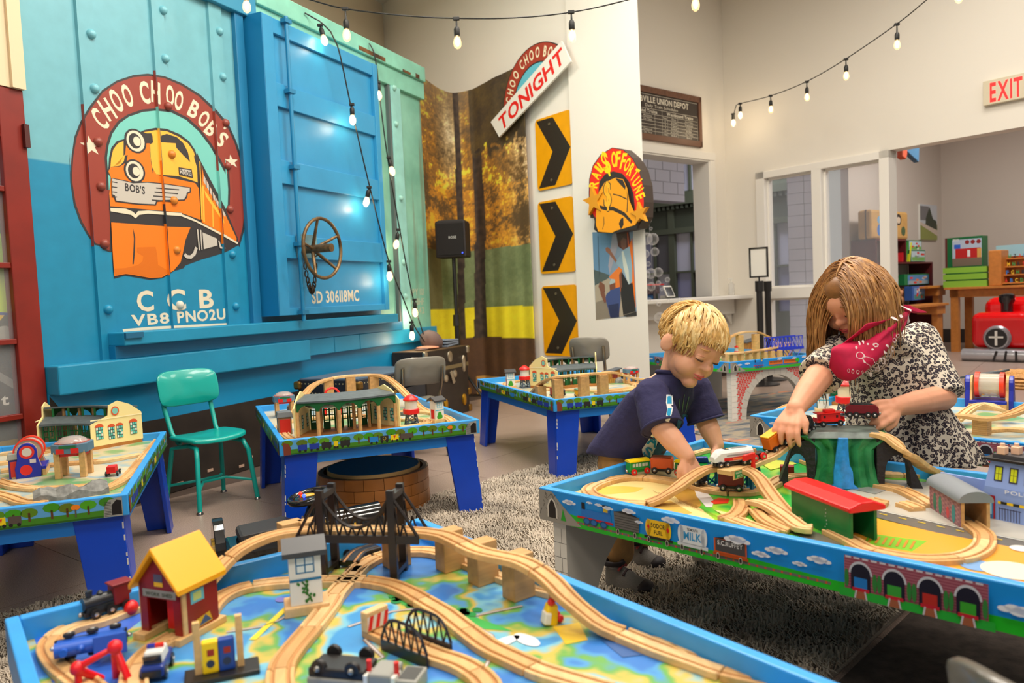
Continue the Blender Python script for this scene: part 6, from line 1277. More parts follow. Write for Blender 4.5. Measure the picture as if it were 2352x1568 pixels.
# forest curtain
def curtain():
 t = thing('forest_curtain', 'fabric backdrop printed with autumn trees hanging in the corner', 'curtain')
 pts = [bc.matrix_basis @ V((SE+.03, .05, 0))]; b_ = G(1090, 500, 1.7)
 def cw(px, out): q = V((CH0[0], CH0[1], 0)); u = V((math.cos(ANG_C), math.sin(ANG_C), 0)); n = V((math.sin(ANG_C), -math.cos(ANG_C), 0)); d = ray(px, 500); k = ((q+n*out-EYE).dot(n))/d.dot(n); w_ = EYE+d*k; return V((w_.x, w_.y, 0))
 pts = [pts[0], cw(1030, .16)*.35+pts[0]*.65, cw(1058, .10)*.8+pts[0]*.2, cw(1088, .06), cw(1110, .03), cw(1150, .045), cw(1185, .03), cw(1216, .05)]
 S = spline(pts, .02); acc = [0]
 for a, c in zip(S, S[1:]): acc.append(acc[-1]+(c-a).length)
 T = acc[-1]; NX, NZ = 150, 300
 def at(s):
  s *= T
  for i in range(len(S)-1):
   if acc[i+1] >= s: return S[i].lerp(S[i+1], (s-acc[i])/max(1e-9, acc[i+1]-acc[i]))
  return S[-1]
 P = [at(i/NX) for i in range(NX+1)]; D_ = (EYE-P[NX//2]).normalized()
 # where the print sits: photograph column for each strip
 cols = [CX+FPX*((q+V((0, 0, 1.5))-EYE).dot(RT))/((q+V((0, 0, 1.5))-EYE).dot(FW)) for q in P]
 def top(px): return 2.95-.03*math.sin(max(0, min(1, (px-985)/110))*3.14)+.04*max(0, min(1, (px-1090)/120))
 m = M(); vs = []; cl = []
 def colr(px, z, q):
  n1 = noise.noise(V((px*.022, z*4.5, 1))); n2 = noise.noise(V((px*.10, z*20, 5))); n3 = noise.noise(V((px*.28, z*56, 9))); v = n1*.75+n2*.4+n3*.4
  mixc = lambda a, b, k: tuple(a[i]+(b[i]-a[i])*max(0, min(1, k)) for i in range(3))
  hz = lambda ymid: z
  if z < .18: c = (176, 140, 70)
  if z > 1.42:
   k = (z-1.42)/1.5; c = mixc((172, 118, 44), (84, 66, 40), .45-v*1.2)
   if v > .12: c = mixc(c, (214, 170, 40), (v-.12)*3)
   if v > .3 and n2 > 0: c = mixc(c, (190, 206, 60), .6)
   if px < 1080 and z > 1.9: c = mixc(c, (246, 240, 206), max(0, 1-abs(px-1042)/34)*max(0, 1-abs(z-2.5)/.55)*(.75+v))
   if px > 1165: c = mixc(c, (240, 232, 214), (px-1165)/50*(.3+v)*1.2)
   if z < 2.0 and v > -.1: c = mixc(c, (206, 140, 40), .45)
   if z > 2.4: c = mixc(c, (110, 100, 90), (z-2.4)*1.0)
  elif z > .87:
   c = mixc((84, 94, 56), (128, 136, 90), .5+v*.8); c = mixc(c, (110, 130, 100), .35)
   if px < 1010: c = mixc(c, (96, 76, 44), .5)
  elif z > .58: c = mixc((222, 206, 40), (206, 190, 30), .5+v)
  else: c = mixc((92, 64, 40), (74, 52, 36), .5+v); c = c if z > .22 or px > 1180 else c
  if z < .2 and px > 1080: c = mixc(c, (206, 160, 80), .7)
  # trunks
  for x0, w0, zb in ((1058, 17, .57), (1102, 26, .57)):
   w = w0*(1-.12*(z-1))*(1+.5*max(0, .9-z))*.5
   if abs(px-(x0+(3 if z > 1.5 else -3*(1.5-z)*3))) < w and z > zb: c = mixc((70, 58, 48), (48, 40, 36), .5+n2)
  if px > 1090 and z > 2.35+n2*.15: c = mixc((58, 48, 36), (88, 72, 40), .5+v)
  return c
 for j in range(NZ+1):
  for i in range(NX+1):
   px = cols[i]; zt = top(px); zz = .02+(zt-.02)*j/NZ; q = P[i]; sway = .012*math.sin(i*.35)*(1-j/NZ*.7); p = V((q.x, q.y, zz))+V((D_.x, D_.y, 0))*sway
   vs.append(m.bm.verts.new(p)); cl.append(colr(px, zz, q))
 mt = bpy.data.materials.new('forest_print'); mt.use_nodes = True; nt, N, Lk, b = nodes(mt); b.inputs['Roughness'].default_value = .85; at_ = N.new('ShaderNodeVertexColor'); at_.layer_name = 'print'; Lk.new(at_.outputs[0], b.inputs['Base Color']); m.m(mt)
 for j in range(NZ):
  for i in range(NX): a = j*(NX+1)+i; m.bm.faces.new([vs[a], vs[a+1], vs[a+NX+2], vs[a+NX+1]])
 o = m.obj('fabric', t, smooth=180); ca = o.data.color_attributes.new('print', 'FLOAT_COLOR', 'POINT')
 cl = [tuple(q*1.18 for q in c) for c in cl]; ca.data.foreach_set('color', [q for c in cl for q in (lin(max(0, min(255, c[0]))), lin(max(0, min(255, c[1]))), lin(max(0, min(255, c[2]))), 1)])
 sm = o.modifiers.new('thickness', 'SOLIDIFY'); sm.thickness = .003
curtain()
# round shop sign with TONIGHT board
def tonight():
 t = wallthing('round_shop_sign', 'half-hidden round maroon sign with arched white lettering', 'sign', CHF, ANG_C); o5 = lambda x, y: (960+x/3.92, 80+y/3.92); OUT = .08
 a, b, c = wl(t, *o5(695, 620), OUT), wl(t, *o5(1060, 80), OUT), wl(t, *o5(1340, 560), OUT); cx_, cy_ = (a[0]+c[0])/2, a[1]; r = (b[1]-cy_); rx = b[0]-a[0]; rr = (r+rx)/2; cx_ = b[0]; cy_ = b[1]-rr
 e0, e1 = wl(t, *o5(690, 850), OUT), wl(t, *o5(1330, 150), OUT); nx, ny = -(e1[1]-e0[1]), e1[0]-e0[0]; HP = (nx, ny, nx*e0[0]+ny*e0[1])
 disc = lambda k: [q for q in [(cx_+rr*k*math.cos(i*math.pi/60), cy_+rr*k*math.sin(i*math.pi/60)) for i in range(120)] if HP[0]*q[0]+HP[1]*q[1] >= HP[2]]
 M(mat((40, 36, 34), .4)).prism(disc(1), -OUT, -OUT+.03).obj('board', t); p = PR('y', OUT+.0003); p.hp = HP; p.ell(cx_, cy_, rr*.985, rr*.985, (158, 58, 40), seg=48); p.ell(cx_, cy_, rr*.69, rr*.69, (40, 36, 36), seg=40); p.ell(cx_, cy_, rr*.665, rr*.665, (104, 186, 204), seg=40)
 p.arct("THE CHOO CHOO BOB'S", cx_, cy_, rr*.76, 200, 40, rr*.17, (238, 226, 196), kx=.86)
 p.poly([(cx_-rr*.6, cy_-.2*rr), (cx_-rr*.5, cy_+.2*rr), (cx_-.2*rr, cy_+.36*rr), (cx_+.1*rr, cy_+.42*rr), (cx_+.45*rr, cy_+.2*rr), (cx_+.6*rr, cy_-.2*rr)], (40, 36, 36)); p.poly([(cx_-rr*.56, cy_-.2*rr), (cx_-rr*.46, cy_+.18*rr), (cx_-.2*rr, cy_+.33*rr), (cx_+.1*rr, cy_+.39*rr), (cx_+.42*rr, cy_+.18*rr), (cx_+.56*rr, cy_-.2*rr)], (244, 214, 160)); p.poly([(cx_-rr*.4, cy_-.1*rr), (cx_-rr*.42, cy_+.12*rr), (cx_-rr*.3, cy_+.16*rr), (cx_-rr*.22, cy_), (cx_-rr*.2, cy_-.2*rr)], (228, 140, 40)); p.ell(cx_-rr*.32, cy_+.0*rr, rr*.09, rr*.10, (40, 36, 36)); p.ell(cx_-rr*.32, cy_+.0*rr, rr*.06, rr*.07, (240, 236, 226)); p.poly([(cx_-.15*rr, cy_+.16*rr), (cx_+.1*rr, cy_+.3*rr), (cx_+.15*rr, cy_+.2*rr), (cx_-.1*rr, cy_+.08*rr)], (60, 66, 50)); p.obj('painted_face', t)
 t2 = wallthing('tonight_board', 'slanted white board reading TONIGHT in red letters', 'sign', CHF, ANG_C); O2 = OUT+.02; q = [wl(t2, *o5(x, y), O2) for x, y in ((655, 785), (1290, 55), (1375, 240), (730, 920))]
 M(mat((236, 234, 226), .4)).prism(q, -O2, -O2+.018).obj('board', t2); d = V(q[1])-V(q[0]); ang = math.atan2(d.y, d.x); hh = (V(q[3])-V(q[0])).length; n_ = V((-math.sin(ang), math.cos(ang))); base = (V(q[3])+V(q[2]))/2+n_*hh*.2
 p = PR('y', O2+.0004); p.text('TONIGHT', base.x, base.y, hh*.62, (214, 34, 26), w=d.length*.9, rot=ang, shear=.12); p.obj('lettering', t2)
tonight()
# RAILS OF FORTUNE sign
def rails():
 t = wallthing('rails_sign', 'cut-out sign with yellow letters on red arch over an orange locomotive', 'sign', CHF, ANG_C); OUT = .12; Z7 = lambda x, y: (1330+x/3.823, 150+y/3.823); L_ = lambda s, o=OUT: [wl(t, *Z7(*map(float, k.split(','))), o) for k in s.split()]
 back = '85,1130 88,1000 120,880 190,780 290,722 390,740 470,810 530,920 565,1050 575,1200 570,1330 520,1430 430,1450 300,1475 160,1465 130,1340 100,1340 88,1200'
 M(mat((64, 54, 48), .5)).prism(L_(back, OUT), -OUT, -.02).obj('backing', t)
 M(mat((40, 34, 32), .5)).prism(L_('140,1350 300,1310 520,1380 505,1435 300,1475 165,1470 130,1440', OUT+.02), -OUT-.02, -OUT).obj('locomotive_backing', t)
 p = PR('y', OUT+.0004); p.poly(L_('92,1130 95,1000 125,885 195,785 292,728 388,746 465,815 525,925 560,1050 568,1200 560,1310 520,1400 470,1400 490,1250 480,1130 440,1020 380,950 300,930 230,955 180,1020 168,1130 160,1250 150,1345 118,1300 95,1180'), (222, 44, 26)); p.poly(L_('170,1140 182,1020 232,958 300,935 380,955 438,1022 478,1130 486,1240 480,1400 160,1400 160,1250'), (50, 44, 40))
 arc = L_('130,1140 108,1040 128,950 175,880 225,830')
 for ch, x, y, r_, h, w_ in (('R', 130, 1045, 68, 75, 60), ('A', 148, 965, 52, 85, 52), ('I', 170, 912, 42, 90, 22), ('L', 200, 880, 32, 95, 45), ('$', 235, 850, 14, 190, 60), ('O', 308, 825, 2, 130, 45), ('F', 345, 820, -6, 125, 40), ('F', 390, 840, -16, 130, 40), ('O', 425, 870, -24, 110, 42), ('R', 458, 915, -32, 105, 42), ('T', 490, 960, -40, 105, 42), ('U', 508, 1020, -52, 90, 45), ('N', 525, 1085, -62, 80, 45), ('E', 540, 1150, -72, 75, 45)):
  u, z = wl(t, *Z7(x, y), OUT); ku = (wl(t, *Z7(x+50, y), OUT)[0]-u)/50; kz = (wl(t, *Z7(x, y-50), OUT)[1]-z)/50; vs, ts, g = GL[ch, 1]; cr_, sr_ = math.cos(R(r_)), math.sin(R(r_)); pts = []
  for a, b in vs: a = (a-g/2)/g*w_; b = (b/.69-.5)*h; pts.append((u+(a*cr_-b*sr_)*ku, z+(a*sr_+b*cr_)*kz))
  p.tris(pts, ts, (250, 212, 30), 5)
 p.base += .02
 p.poly(L_('160,1215 175,1110 225,1030 320,985 390,1000 425,1080 440,1180 490,1300 500,1400 430,1420 330,1450 290,1470 170,1460 148,1400 150,1290', OUT+.02), (234, 160, 30), 6)
 for s in ('170,1225 240,1245 300,1240 400,1290 470,1370 460,1390 390,1320 300,1275 240,1275 165,1255', '320,990 385,1005 410,1060 405,1090 340,1020', '420,1090 432,1180 425,1290 418,1290 424,1180', '350,1390 370,1345 390,1335 392,1400 370,1440'): p.poly(L_(s, OUT+.02), (50, 42, 38), 7)
 p.line(L_('300,1130 360,1145 420,1175', OUT+.02), .008, (50, 42, 38), 7); p.line(L_('218,1330 220,1390 208,1440', OUT+.02), .006, (50, 42, 38), 7)
 u, z = wl(t, *Z7(250, 1130), OUT+.02); p.text('$', u, z-.095, .19, (50, 42, 38), w=.105, lay=7); p.text('$', u, z-.09, .18, (244, 180, 50), w=.085, lay=8)
 p.obj('painted_face', t)
 for x, y, s in ((120, 1190, 95), (525, 1300, 80)):
  u, z = wl(t, *Z7(x, y), OUT+.03); ku = abs(wl(t, *Z7(x+s, y), OUT+.03)[0]-u); st = [(u+(ku if i % 2 == 0 else ku*.4)*math.cos(R(98+36*i)), z+(ku if i % 2 == 0 else ku*.4)*math.sin(R(98+36*i))) for i in range(10)]; M(mat((214, 150, 40), .4)).prism(st, -OUT-.03, -OUT+.0).obj('star', t)
rails()
# photo poster
def poster():
 t = wallthing('photo_poster', 'photo print of two people in work clothes waving by an orange train', 'poster', CHF, ANG_C); OUT = .03; Z8 = lambda x, y: (1330+x/4.9, 480+y/4.9); L_ = lambda s: [wl(t, *Z8(*map(float, k.split(','))), OUT) for k in s.split()]
 o = M(WHT).prism(L_('150,262 605,230 652,1200 190,1250'), -OUT, -.002).obj('canvas', t); p = PR('y', OUT+.0003, mr=.4)
 for s, c in (('150,262 605,230 652,1200 190,1250', (140, 160, 180)), ('150,262 380,270 345,760 170,790', (110, 146, 176)), ('165,680 340,740 330,800 178,860', (84, 96, 96)), ('178,860 330,780 480,900 652,1190 190,1250', (176, 164, 146)), ('190,1050 330,1000 360,1220 192,1245', (140, 130, 116)), ('375,290 430,260 440,400 345,740 330,640', (170, 166, 176)), ('420,260 560,235 590,420 560,500 440,420', (96, 50, 40)), ('340,760 480,620 500,950 420,900', (226, 130, 60)), ('560,420 600,320 640,1105 605,1100', (232, 120, 30)), ('540,260 552,260 600,830 585,830', (206, 90, 30)), ('480,700 560,840 605,830 640,1150 500,1190 470,960', (40, 36, 38)), ('470,520 500,460 570,420 600,640 600,820 560,850 500,690 430,630 420,580', (150, 176, 190)), ('480,480 500,470 560,690 570,850 540,800 500,640', (210, 216, 206)), ('470,340 500,310 535,330 535,430 500,460 475,420', (126, 84, 66)), ('430,300 480,240 540,270 535,340 500,320 440,390', (90, 60, 46)), ('330,490 360,470 430,580 415,600', (150, 104, 84)), ('300,440 320,425 355,450 365,490 340,505 305,475', (150, 104, 84)), ('345,850 380,805 410,830 415,930 380,950 350,910', (120, 76, 60)), ('345,825 365,785 405,790 412,825 350,850', (176, 190, 190)), ('310,960 360,910 460,880 470,1020 450,1215 355,1220 320,1080 298,1010', (66, 80, 130)), ('330,1080 450,1060 455,1215 358,1222', (40, 46, 84)), ('240,940 290,935 310,1040 290,1055', (126, 82, 66)), ('222,870 240,810 290,850 295,930 250,940', (126, 82, 66)), ('455,740 475,705 480,740 490,880 465,890', (126, 82, 66)), ('410,890 465,875 470,950 430,960', (66, 80, 130)), ('500,1195 560,1180 652,1150 652,1198 540,1212', (50, 46, 46))): p.poly(L_(s), c)
 p.line(L_('215,300 230,740'), .004, (80, 90, 96)); p.obj('print', o)
poster()
# station timetable
def depot():
 t = wallthing('timetable_board', 'framed black train timetable with white lettering above the ticket window', 'sign', TK0, ANG_T); a, b = wl(t, 1472, 258, .03), wl(t, 1613, 284, .03); u1, z1_, z0_ = b[0]+.0, 2.935, 2.42; u0 = u1-1.254
 M(mat((110, 76, 58), .45, var=.2, vs=30)).bx(u0, u1, -.03, -.001, z1_-.06, z1_).obj('frame_rail', t, bev=.004); M(mat((110, 76, 58), .45)).bx(u0, u1, -.03, -.001, z0_, z0_+.06).obj('frame_rail', t, bev=.004)
 for x in (u0, u1-.05): M(mat((110, 76, 58), .45)).bx(x, x+.05, -.03, -.001, z0_, z1_).obj('frame_stile', t, bev=.004)
 o = M(mat((54, 46, 42), .4)).bx(u0+.05, u1-.05, -.018, -.001, z0_+.06, z1_-.06).obj('panel', t); p = PR('y', .0183, mr=.5); W_ = (226, 220, 204); x0, x1 = u0+.065, u1-.065; za, zc = z0_+.07, z1_-.075
 m_ = (x0+x1)/2; p.text('BOBVILLE UNION DEPOT', m_, zc-.075, .055, W_, w=.85); p.text('Daily Train Schedules', m_, zc-.118, .028, W_, w=.5, bold=0, lay=1)
 rows = [zc, zc-.135, zc-.185, zc-.22]+[zc-.22-i*.032 for i in range(1, 6)]
 for z in rows: p.line([(x0, z), (x1, z)], .003, W_, 1)
 for x in (x0, x1, m_, m_-.33, m_-.47, m_-.11, m_+.08, m_+.24): p.line([(x, rows[1] if x in (m_, x0, x1) else rows[2]), (x, rows[-1])], .0025, W_, 1)
 p.text('Eastbound Trains', (x0+m_)/2, rows[2]+.012, .03, W_, w=.42, lay=1); p.text('Westbound Trains', (x1+m_)/2, rows[2]+.012, .03, W_, w=.42, lay=1)
 for s, x in (('No.', m_+.045), ('Due', m_+.18), ('Arrive', m_+.42), ('Due', m_-.44), ('Arrive', m_-.22)): p.text(s, x, rows[3]+.008, .02, W_, w=.022*len(s), bold=0, lay=1)
 data = [('1', '3:27P', 'Delayed', '2:10P', 'On Time'), ('3', '7:36A', '7:36A', '4:45P', ''), ('7', '8:40A', '8:41A', '6:10P', ''), ('85', '11:26A', 'On Time', '9:12A', 'Delayed'), ('141', '8:10A', '8:16A', '1:10P', 'On Time')]
 for i, r in enumerate(data):
  z = rows[4+i]+.007
  for s, x in zip(r, (m_+.045, m_+.18, m_+.42, m_-.44, m_-.22)):
   if s: p.text(s, x, z, .018, W_, w=.018*len(s), bold=0, lay=1)
 p.obj('lettering', o)
depot()
# EXIT sign
def exitsign():
 t = wallthing('exit_sign', 'cream box sign reading EXIT in red on the white wall', 'sign', EX0, ANG_E); u0, u1 = .828, 1.16; z0_, z1_ = 2.345, 2.54
 M(mat((214, 204, 180), .4)).bx(u0, u1, -.05, 0, z0_, z1_).obj('housing', t, bev=.003); p = PR('y', .0503); mt = mat((255, 30, 30), .4, emit=1.6); p.text('EXIT', (u0+u1)/2, z0_+.022, .145, (240, 20, 20), w=.24); 
 o = p.obj('letters', t); o.data.materials[0] = mt
exitsign()
# soap-bubble garland
def bubbles():
 bm_ = bpy.data.materials.new('bubble'); bm_.use_nodes = True; nt, N, Lk, b = nodes(bm_); b.inputs['Base Color'].default_value = (.9, .9, .95, 1); b.inputs['Roughness'].default_value = .05; lw = N.new('ShaderNodeLayerWeight'); lw.inputs[0].default_value = .35; mr = N.new('ShaderNodeMapRange'); mr.inputs[3].default_value = .04; mr.inputs[4].default_value = .5; Lk.new(lw.outputs['Facing'], mr.inputs[0]); Lk.new(mr.outputs[0], b.inputs['Alpha'])
 L_ = [(1479, 425, 9), (1483, 450, 8), (1487, 478, 5), (1488, 487, 4), (1489, 505, 8), (1495, 525, 4), (1485, 548, 14), (1499, 549, 14), (1504, 578, 10), (1482, 583, 10), (1489, 606, 6), (1495, 628, 12), (1512, 625, 11), (1496, 658, 10), (1533, 642, 6), (1512, 650, 6), (1520, 664, 4), (1485, 630, 9)]
 mesh = None
 t = thing('bubble_garland', 'hanging garland of clear plastic bubbles beside the ticket window', 'garland')
 for x, y, r in L_:
  p = DP(x, y, 6.6); rr = r*6.6/FPX
  if mesh is None: o = M(bm_).sph((0, 0, 0), 1, 20, 12).obj('bubble', t, smooth=180); mesh = o
  else: o = mesh.copy(); col.objects.link(o)
  o.location = p; o.scale = (rr,)*3
 M(mat((200, 200, 205), .3, alpha=.4)).tube([DP(1486, 395, 6.6), DP(1490, 500, 6.6), DP(1497, 600, 6.6), DP(1500, 668, 6.6)], .0012, 4).obj('thread', t)
 for x, y, r in ((1492, 687, 4), (1513, 697, 6), (1536, 690, 4), (1515, 730, 13), (1561, 687, 4)):
  o = mesh.copy(); col.objects.link(o); o.location = DP(x, y, 6.6); o.scale = (r*6.6/FPX,)*3
bubbles()
# ================================================================ string lights
SOCK = mat((26, 26, 24), .5); GLB = mat((255, 240, 214), .05, alpha=.25, spec=.9); FIL = mat((255, 214, 150), .5, emit=26); FILB = mat((255, 226, 180), .5, emit=40)
def bulb(t, p, tilt=None, light=0, s=1, hang=.05):
 """socket and bulb hanging below p"""
 d = V(tilt).normalized() if tilt else V((0, 0, -1)); X = d.to_track_quat('Z', 'X').to_matrix().to_4x4()
 def put(o): o.matrix_basis = Matrix.Translation(p) @ X; return o
 so = put(M(SOCK).lathe([(.004, 0), (.006, hang*.9), (.012, hang), (.0165, hang+.012), (.0165, hang+.045), (.014, hang+.05)], seg=12).obj('socket', t, smooth=50))
 b0 = hang+.048; o = put(M(GLB).lathe([(.012, b0), (.019, b0+.02), (.023, b0+.038), (.020, b0+.058), (.008, b0+.07)], seg=14).obj('bulb', t, smooth=60))
 f = M(FILB if light else FIL).lathe([(.004, b0+.006), (.0095, b0+.02), (.011, b0+.04), (.006, b0+.054)], seg=8).obj('filament', o, smooth=60)
 if light:
  l = bpy.data.lights.new('bulb_light', 'POINT'); l.energy = light; l.color = (1, .8, .55); l.shadow_soft_size = .02; lo = bpy.data.objects.new('bulb_light', l); col.objects.link(lo); lo.parent = t; lo.location = Matrix.Translation(p) @ X @ V((0, 0, b0+.08))
 return o
def string(label, pts, bl_, r=.004):
 t = thing('string_lights', label, 'string lights'); M(SOCK).tube(spline(pts, .05), r, 6).obj('wire', t, smooth=60)
 for p, tl, e, h in bl_: M(SOCK).box(p, (.035, .02, .018)).obj('tap', t, bev=.003); bulb(t, V(p), tl, e, hang=h)
 return t
d1 = lambda x, y: DP(x, y, 4.2)
string('string of bulbs swagged overhead in front of the pillar', [d1(430, -110), d1(563, -45), d1(715, 0), d1(793, 20), d1(930, 36), d1(1048, 42), d1(1180, 41), d1(1312, 28), d1(1440, 0), d1(1597, -48), d1(1750, -110)], [(d1(563, -42), None, 0, .05), (d1(793, 20), None, 0, .06), (d1(1048, 43), None, 0, .045), (d1(1312, 28), None, 0, .045), (d1(1596, -46), None, 0, .05)])
def dr_(x, y): k = (2200-x)/520; dep = 4.6+3.2*max(0, min(1, k)); return DP(x, y, dep)
rp = [(1684, 270), (1690, 245), (1700, 238), (1770, 220), (1853, 187), (1943, 135), (2060, 55), (2128, 0), (2200, -60), (2290, -140)]
string('string of bulbs rising from the wall corner over the exit wall', [dr_(*q) for q in rp], [(dr_(1684, 262), None, .5, .005), (dr_(1700, 238), None, .8, .03), (dr_(1770, 220), None, 0, .045), (dr_(1853, 188), None, 0, .05), (dr_(1943, 136), None, 0, .05), (dr_(2060, 56), None, 0, .06), (dr_(2202, -58), None, 0, .05)])
def dv(x, y, out): u, z = wl(bc, x, y, out); return bc.matrix_basis @ V((u, -out, z))
string('string of lit bulbs draped from the roof rail over the boxcar door', [dv(700, 30, .07), dv(722, 42, .10), dv(745, 58, .20), dv(775, 105, .22), dv(810, 262, .22), dv(850, 432, .22), dv(893, 600, .22), dv(928, 690, .20), dv(950, 745, .18), dv(975, 785, .18)], [(dv(735, 58, .17), (.25, -.1, -1), .5, .02), (dv(808, 240, .23), None, .8, .02), (dv(848, 430, .23), (-.25, 0, -1), .8, .02), (dv(893, 600, .22), None, .7, .025), (dv(945, 740, .18), None, .8, .02)], .005)
string('string of lit bulbs hanging beside the boxcar door edge', [dv(848, 100, .07), dv(858, 118, .10), dv(866, 160, .10), dv(870, 205, .10), dv(890, 360, .12), dv(918, 527, .13), dv(950, 690, .13), dv(978, 785, .14)], [(dv(869, 190, .12), None, .3, .01), (dv(893, 362, .13), (.2, 0, -1), .4, .02), (dv(915, 527, .13), (-.2, 0, -1), .6, .03), (dv(952, 688, .13), None, .8, .02)], .005)
# ================================================================ furniture
def chair(name, label, loc, rz, c, sw=.30, sd=.31, sh=.33, bh=.63, chrome=False, group=None, glossy=.3):
 """school chair; x to its right, y to its back"""
 t = thing(name, label, 'chair', loc, rz, group); m = mat(c, glossy, var=.04, vs=10, coat=.3); lm = mat((150, 140, 120), .25, .9) if chrome else mat(c, .35)
 def pad(w, h, r, f):   # rounded rectangle grid
  out = []
  for i in range(28):
   a = 2*math.pi*i/28; k = 4.5; x = w/2*abs(math.cos(a))**(2/k)*(1 if math.cos(a) > 0 else -1); z = h/2*abs(math.sin(a))**(2/k)*(1 if math.sin(a) > 0 else -1); out.append((x, z))
  return out
 o = pad(sw, sd, .04, 0); bend = lambda x, y, dz: (x, y, sh+dz+.012*(2*x/sw)**2-.02*max(0, -y/sd-.3))
 M(m).loft([[bend(x*k, y*k, dz) for x, y in o] for k, dz in ((.93, -.018), (1, -.012), (1, .0), (.95, .006), (.5, -.002), (.1, -.004))]).obj('seat', t, smooth=60)
 o = pad(sw*1.03, bh*.27, .04, 0); zc = bh-bh*.135; bk = lambda x, z, d: (x, sd/2+.03+.12*(z/bh)+d-.035*(2*x/sw)**2+.02, zc+z)
 M(m).loft([[bk(x*k, z*k, d) for x, z in o] for k, d in ((.2, -.008), (.94, -.010), (1, -.004), (1, .006), (.94, .012), (.2, .010))]).obj('backrest', t, smooth=60)
 for s in (-1, 1):
  M(lm).tube([(s*sw*.36, -sd*.05, sh-.03), (s*sw*.40, -sd*.38, sh-.035), (s*sw*.44, -sd*.46, sh-.08), (s*sw*.5, -sd*.56, .012)], .0115, 8).obj('leg', t, smooth=60)
  M(lm).tube([(s*sw*.36, -sd*.05, sh-.03), (s*sw*.42, sd*.40, sh-.05), (s*sw*.5, sd*.56, .012)], .0115, 8).obj('leg', t, smooth=60)
  M(lm).tube([(s*sw*.36, sd*.25, sh-.03), (s*sw*.38, sd*.46, sh+.02), (s*sw*.40, sd*.62, bh*.72), (s*sw*.40, sd*.70, bh*.9)], .0115, 8).obj('back_upright', t, smooth=60)
  for y in (-.56, .56): M(mat((160, 156, 150), .2, .9)).lathe([(.017, 0), (.016, .006), (.009, .014)], (s*sw*.5, sd*y, 0), 10).obj('glide', t, smooth=40)
 if not chrome:
  M(lm).tube([(-sw*.48, -sd*.53, .10), (-sw*.2, -sd*.12, .12), (sw*.2, -sd*.12, .12), (sw*.48, -sd*.53, .10)], .007, 6).obj('stretcher', t, smooth=60); M(lm).tube([(-sw*.48, sd*.53, .10), (-sw*.2, sd*.1, .12), (sw*.2, sd*.1, .12), (sw*.48, sd*.53, .10)], .007, 6).obj('stretcher', t, smooth=60)
 return t
fr, fl_, br = G(588, 1147), G(471, 1182), G(504, 1129); c_ = (fl_+br)/2; f_ = (fr-br); rzc = math.atan2(f_.y, f_.x)+math.pi/2
chair('school_chair', 'teal painted metal school chair in front of the boxcar', c_, rzc, (24, 160, 150), sw=.31, sd=.27, sh=.335, bh=.66)
GC = (126, 122, 112)
chair('school_chair', 'grey plastic school chair standing by the tall trunk', V((-.63, 4.72, 0)), R(180+25), GC, bh=.62, chrome=True, sw=.31)
chair('school_chair', 'grey plastic school chair below the chevron signs', V((.60, 5.52, 0)), R(180-20), GC, bh=.65, chrome=True, sw=.28)
chair('school_chair', 'grey plastic school chair at the corner of the near sea-map table', V((.74, .785, 0)), R(111.7), (92, 88, 80), bh=.52, chrome=True, sw=.36)
# trunks
def studs(p, x0, x1, z, n, y=0): [p.ell(x0+(x1-x0)*i/(n-1), z, .004, .004, (206, 196, 150), 1, 8) for i in range(n)]
BR_ = mat((150, 116, 60), .35, .8); NI = mat((190, 180, 160), .3, .8)
def trunk_flat():
 a = V((-.94, 4.58, 0)); t = thing('steamer_trunk', 'navy steamer trunk with blue-grey lid and brass studs', 'trunk', a, ANG_B); L, W_, H_ = .79, .45, .50; m = mat((34, 36, 44), .5, var=.2, vs=12)
 M(m).bx(0, L, 0, W_, 0, H_-.12).obj('body', t, bev=.004); M(m).bx(-.004, L+.004, -.004, W_+.004, H_-.115, H_-.008).obj('lid', t, bev=.004); M(mat((92, 110, 130), .45, var=.15, vs=8)).bx(.006, L-.006, .006, W_-.006, H_-.008, H_).obj('lid_panel', t)
 p = PR('y', .0045); studs(p, .03, L-.03, H_-.03, 24); studs(p, .03, L-.03, H_-.09, 24); p.obj('studs', t)['kind'] = 'stuff'; p = PR('x', .0045, sg=-1); studs(p, .03, W_-.03, H_-.03, 16); studs(p, .03, W_-.03, H_-.09, 16); p.obj('studs', t)['kind'] = 'stuff'
 for x in (0, L): M(BR_).box((x, 0, H_-.04), (.05, .05, .05)).obj('corner_cap', t, bev=.012)
 M(BR_).box((0, W_, H_-.04), (.05, .05, .05)).obj('corner_cap', t, bev=.012); M(BR_).lathe([(.03, 0), (.03, -.006), (.014, -.012)], (L*.5, 0, H_-.16), 12, 'y', sy=1.5).obj('latch', t)
trunk_flat()
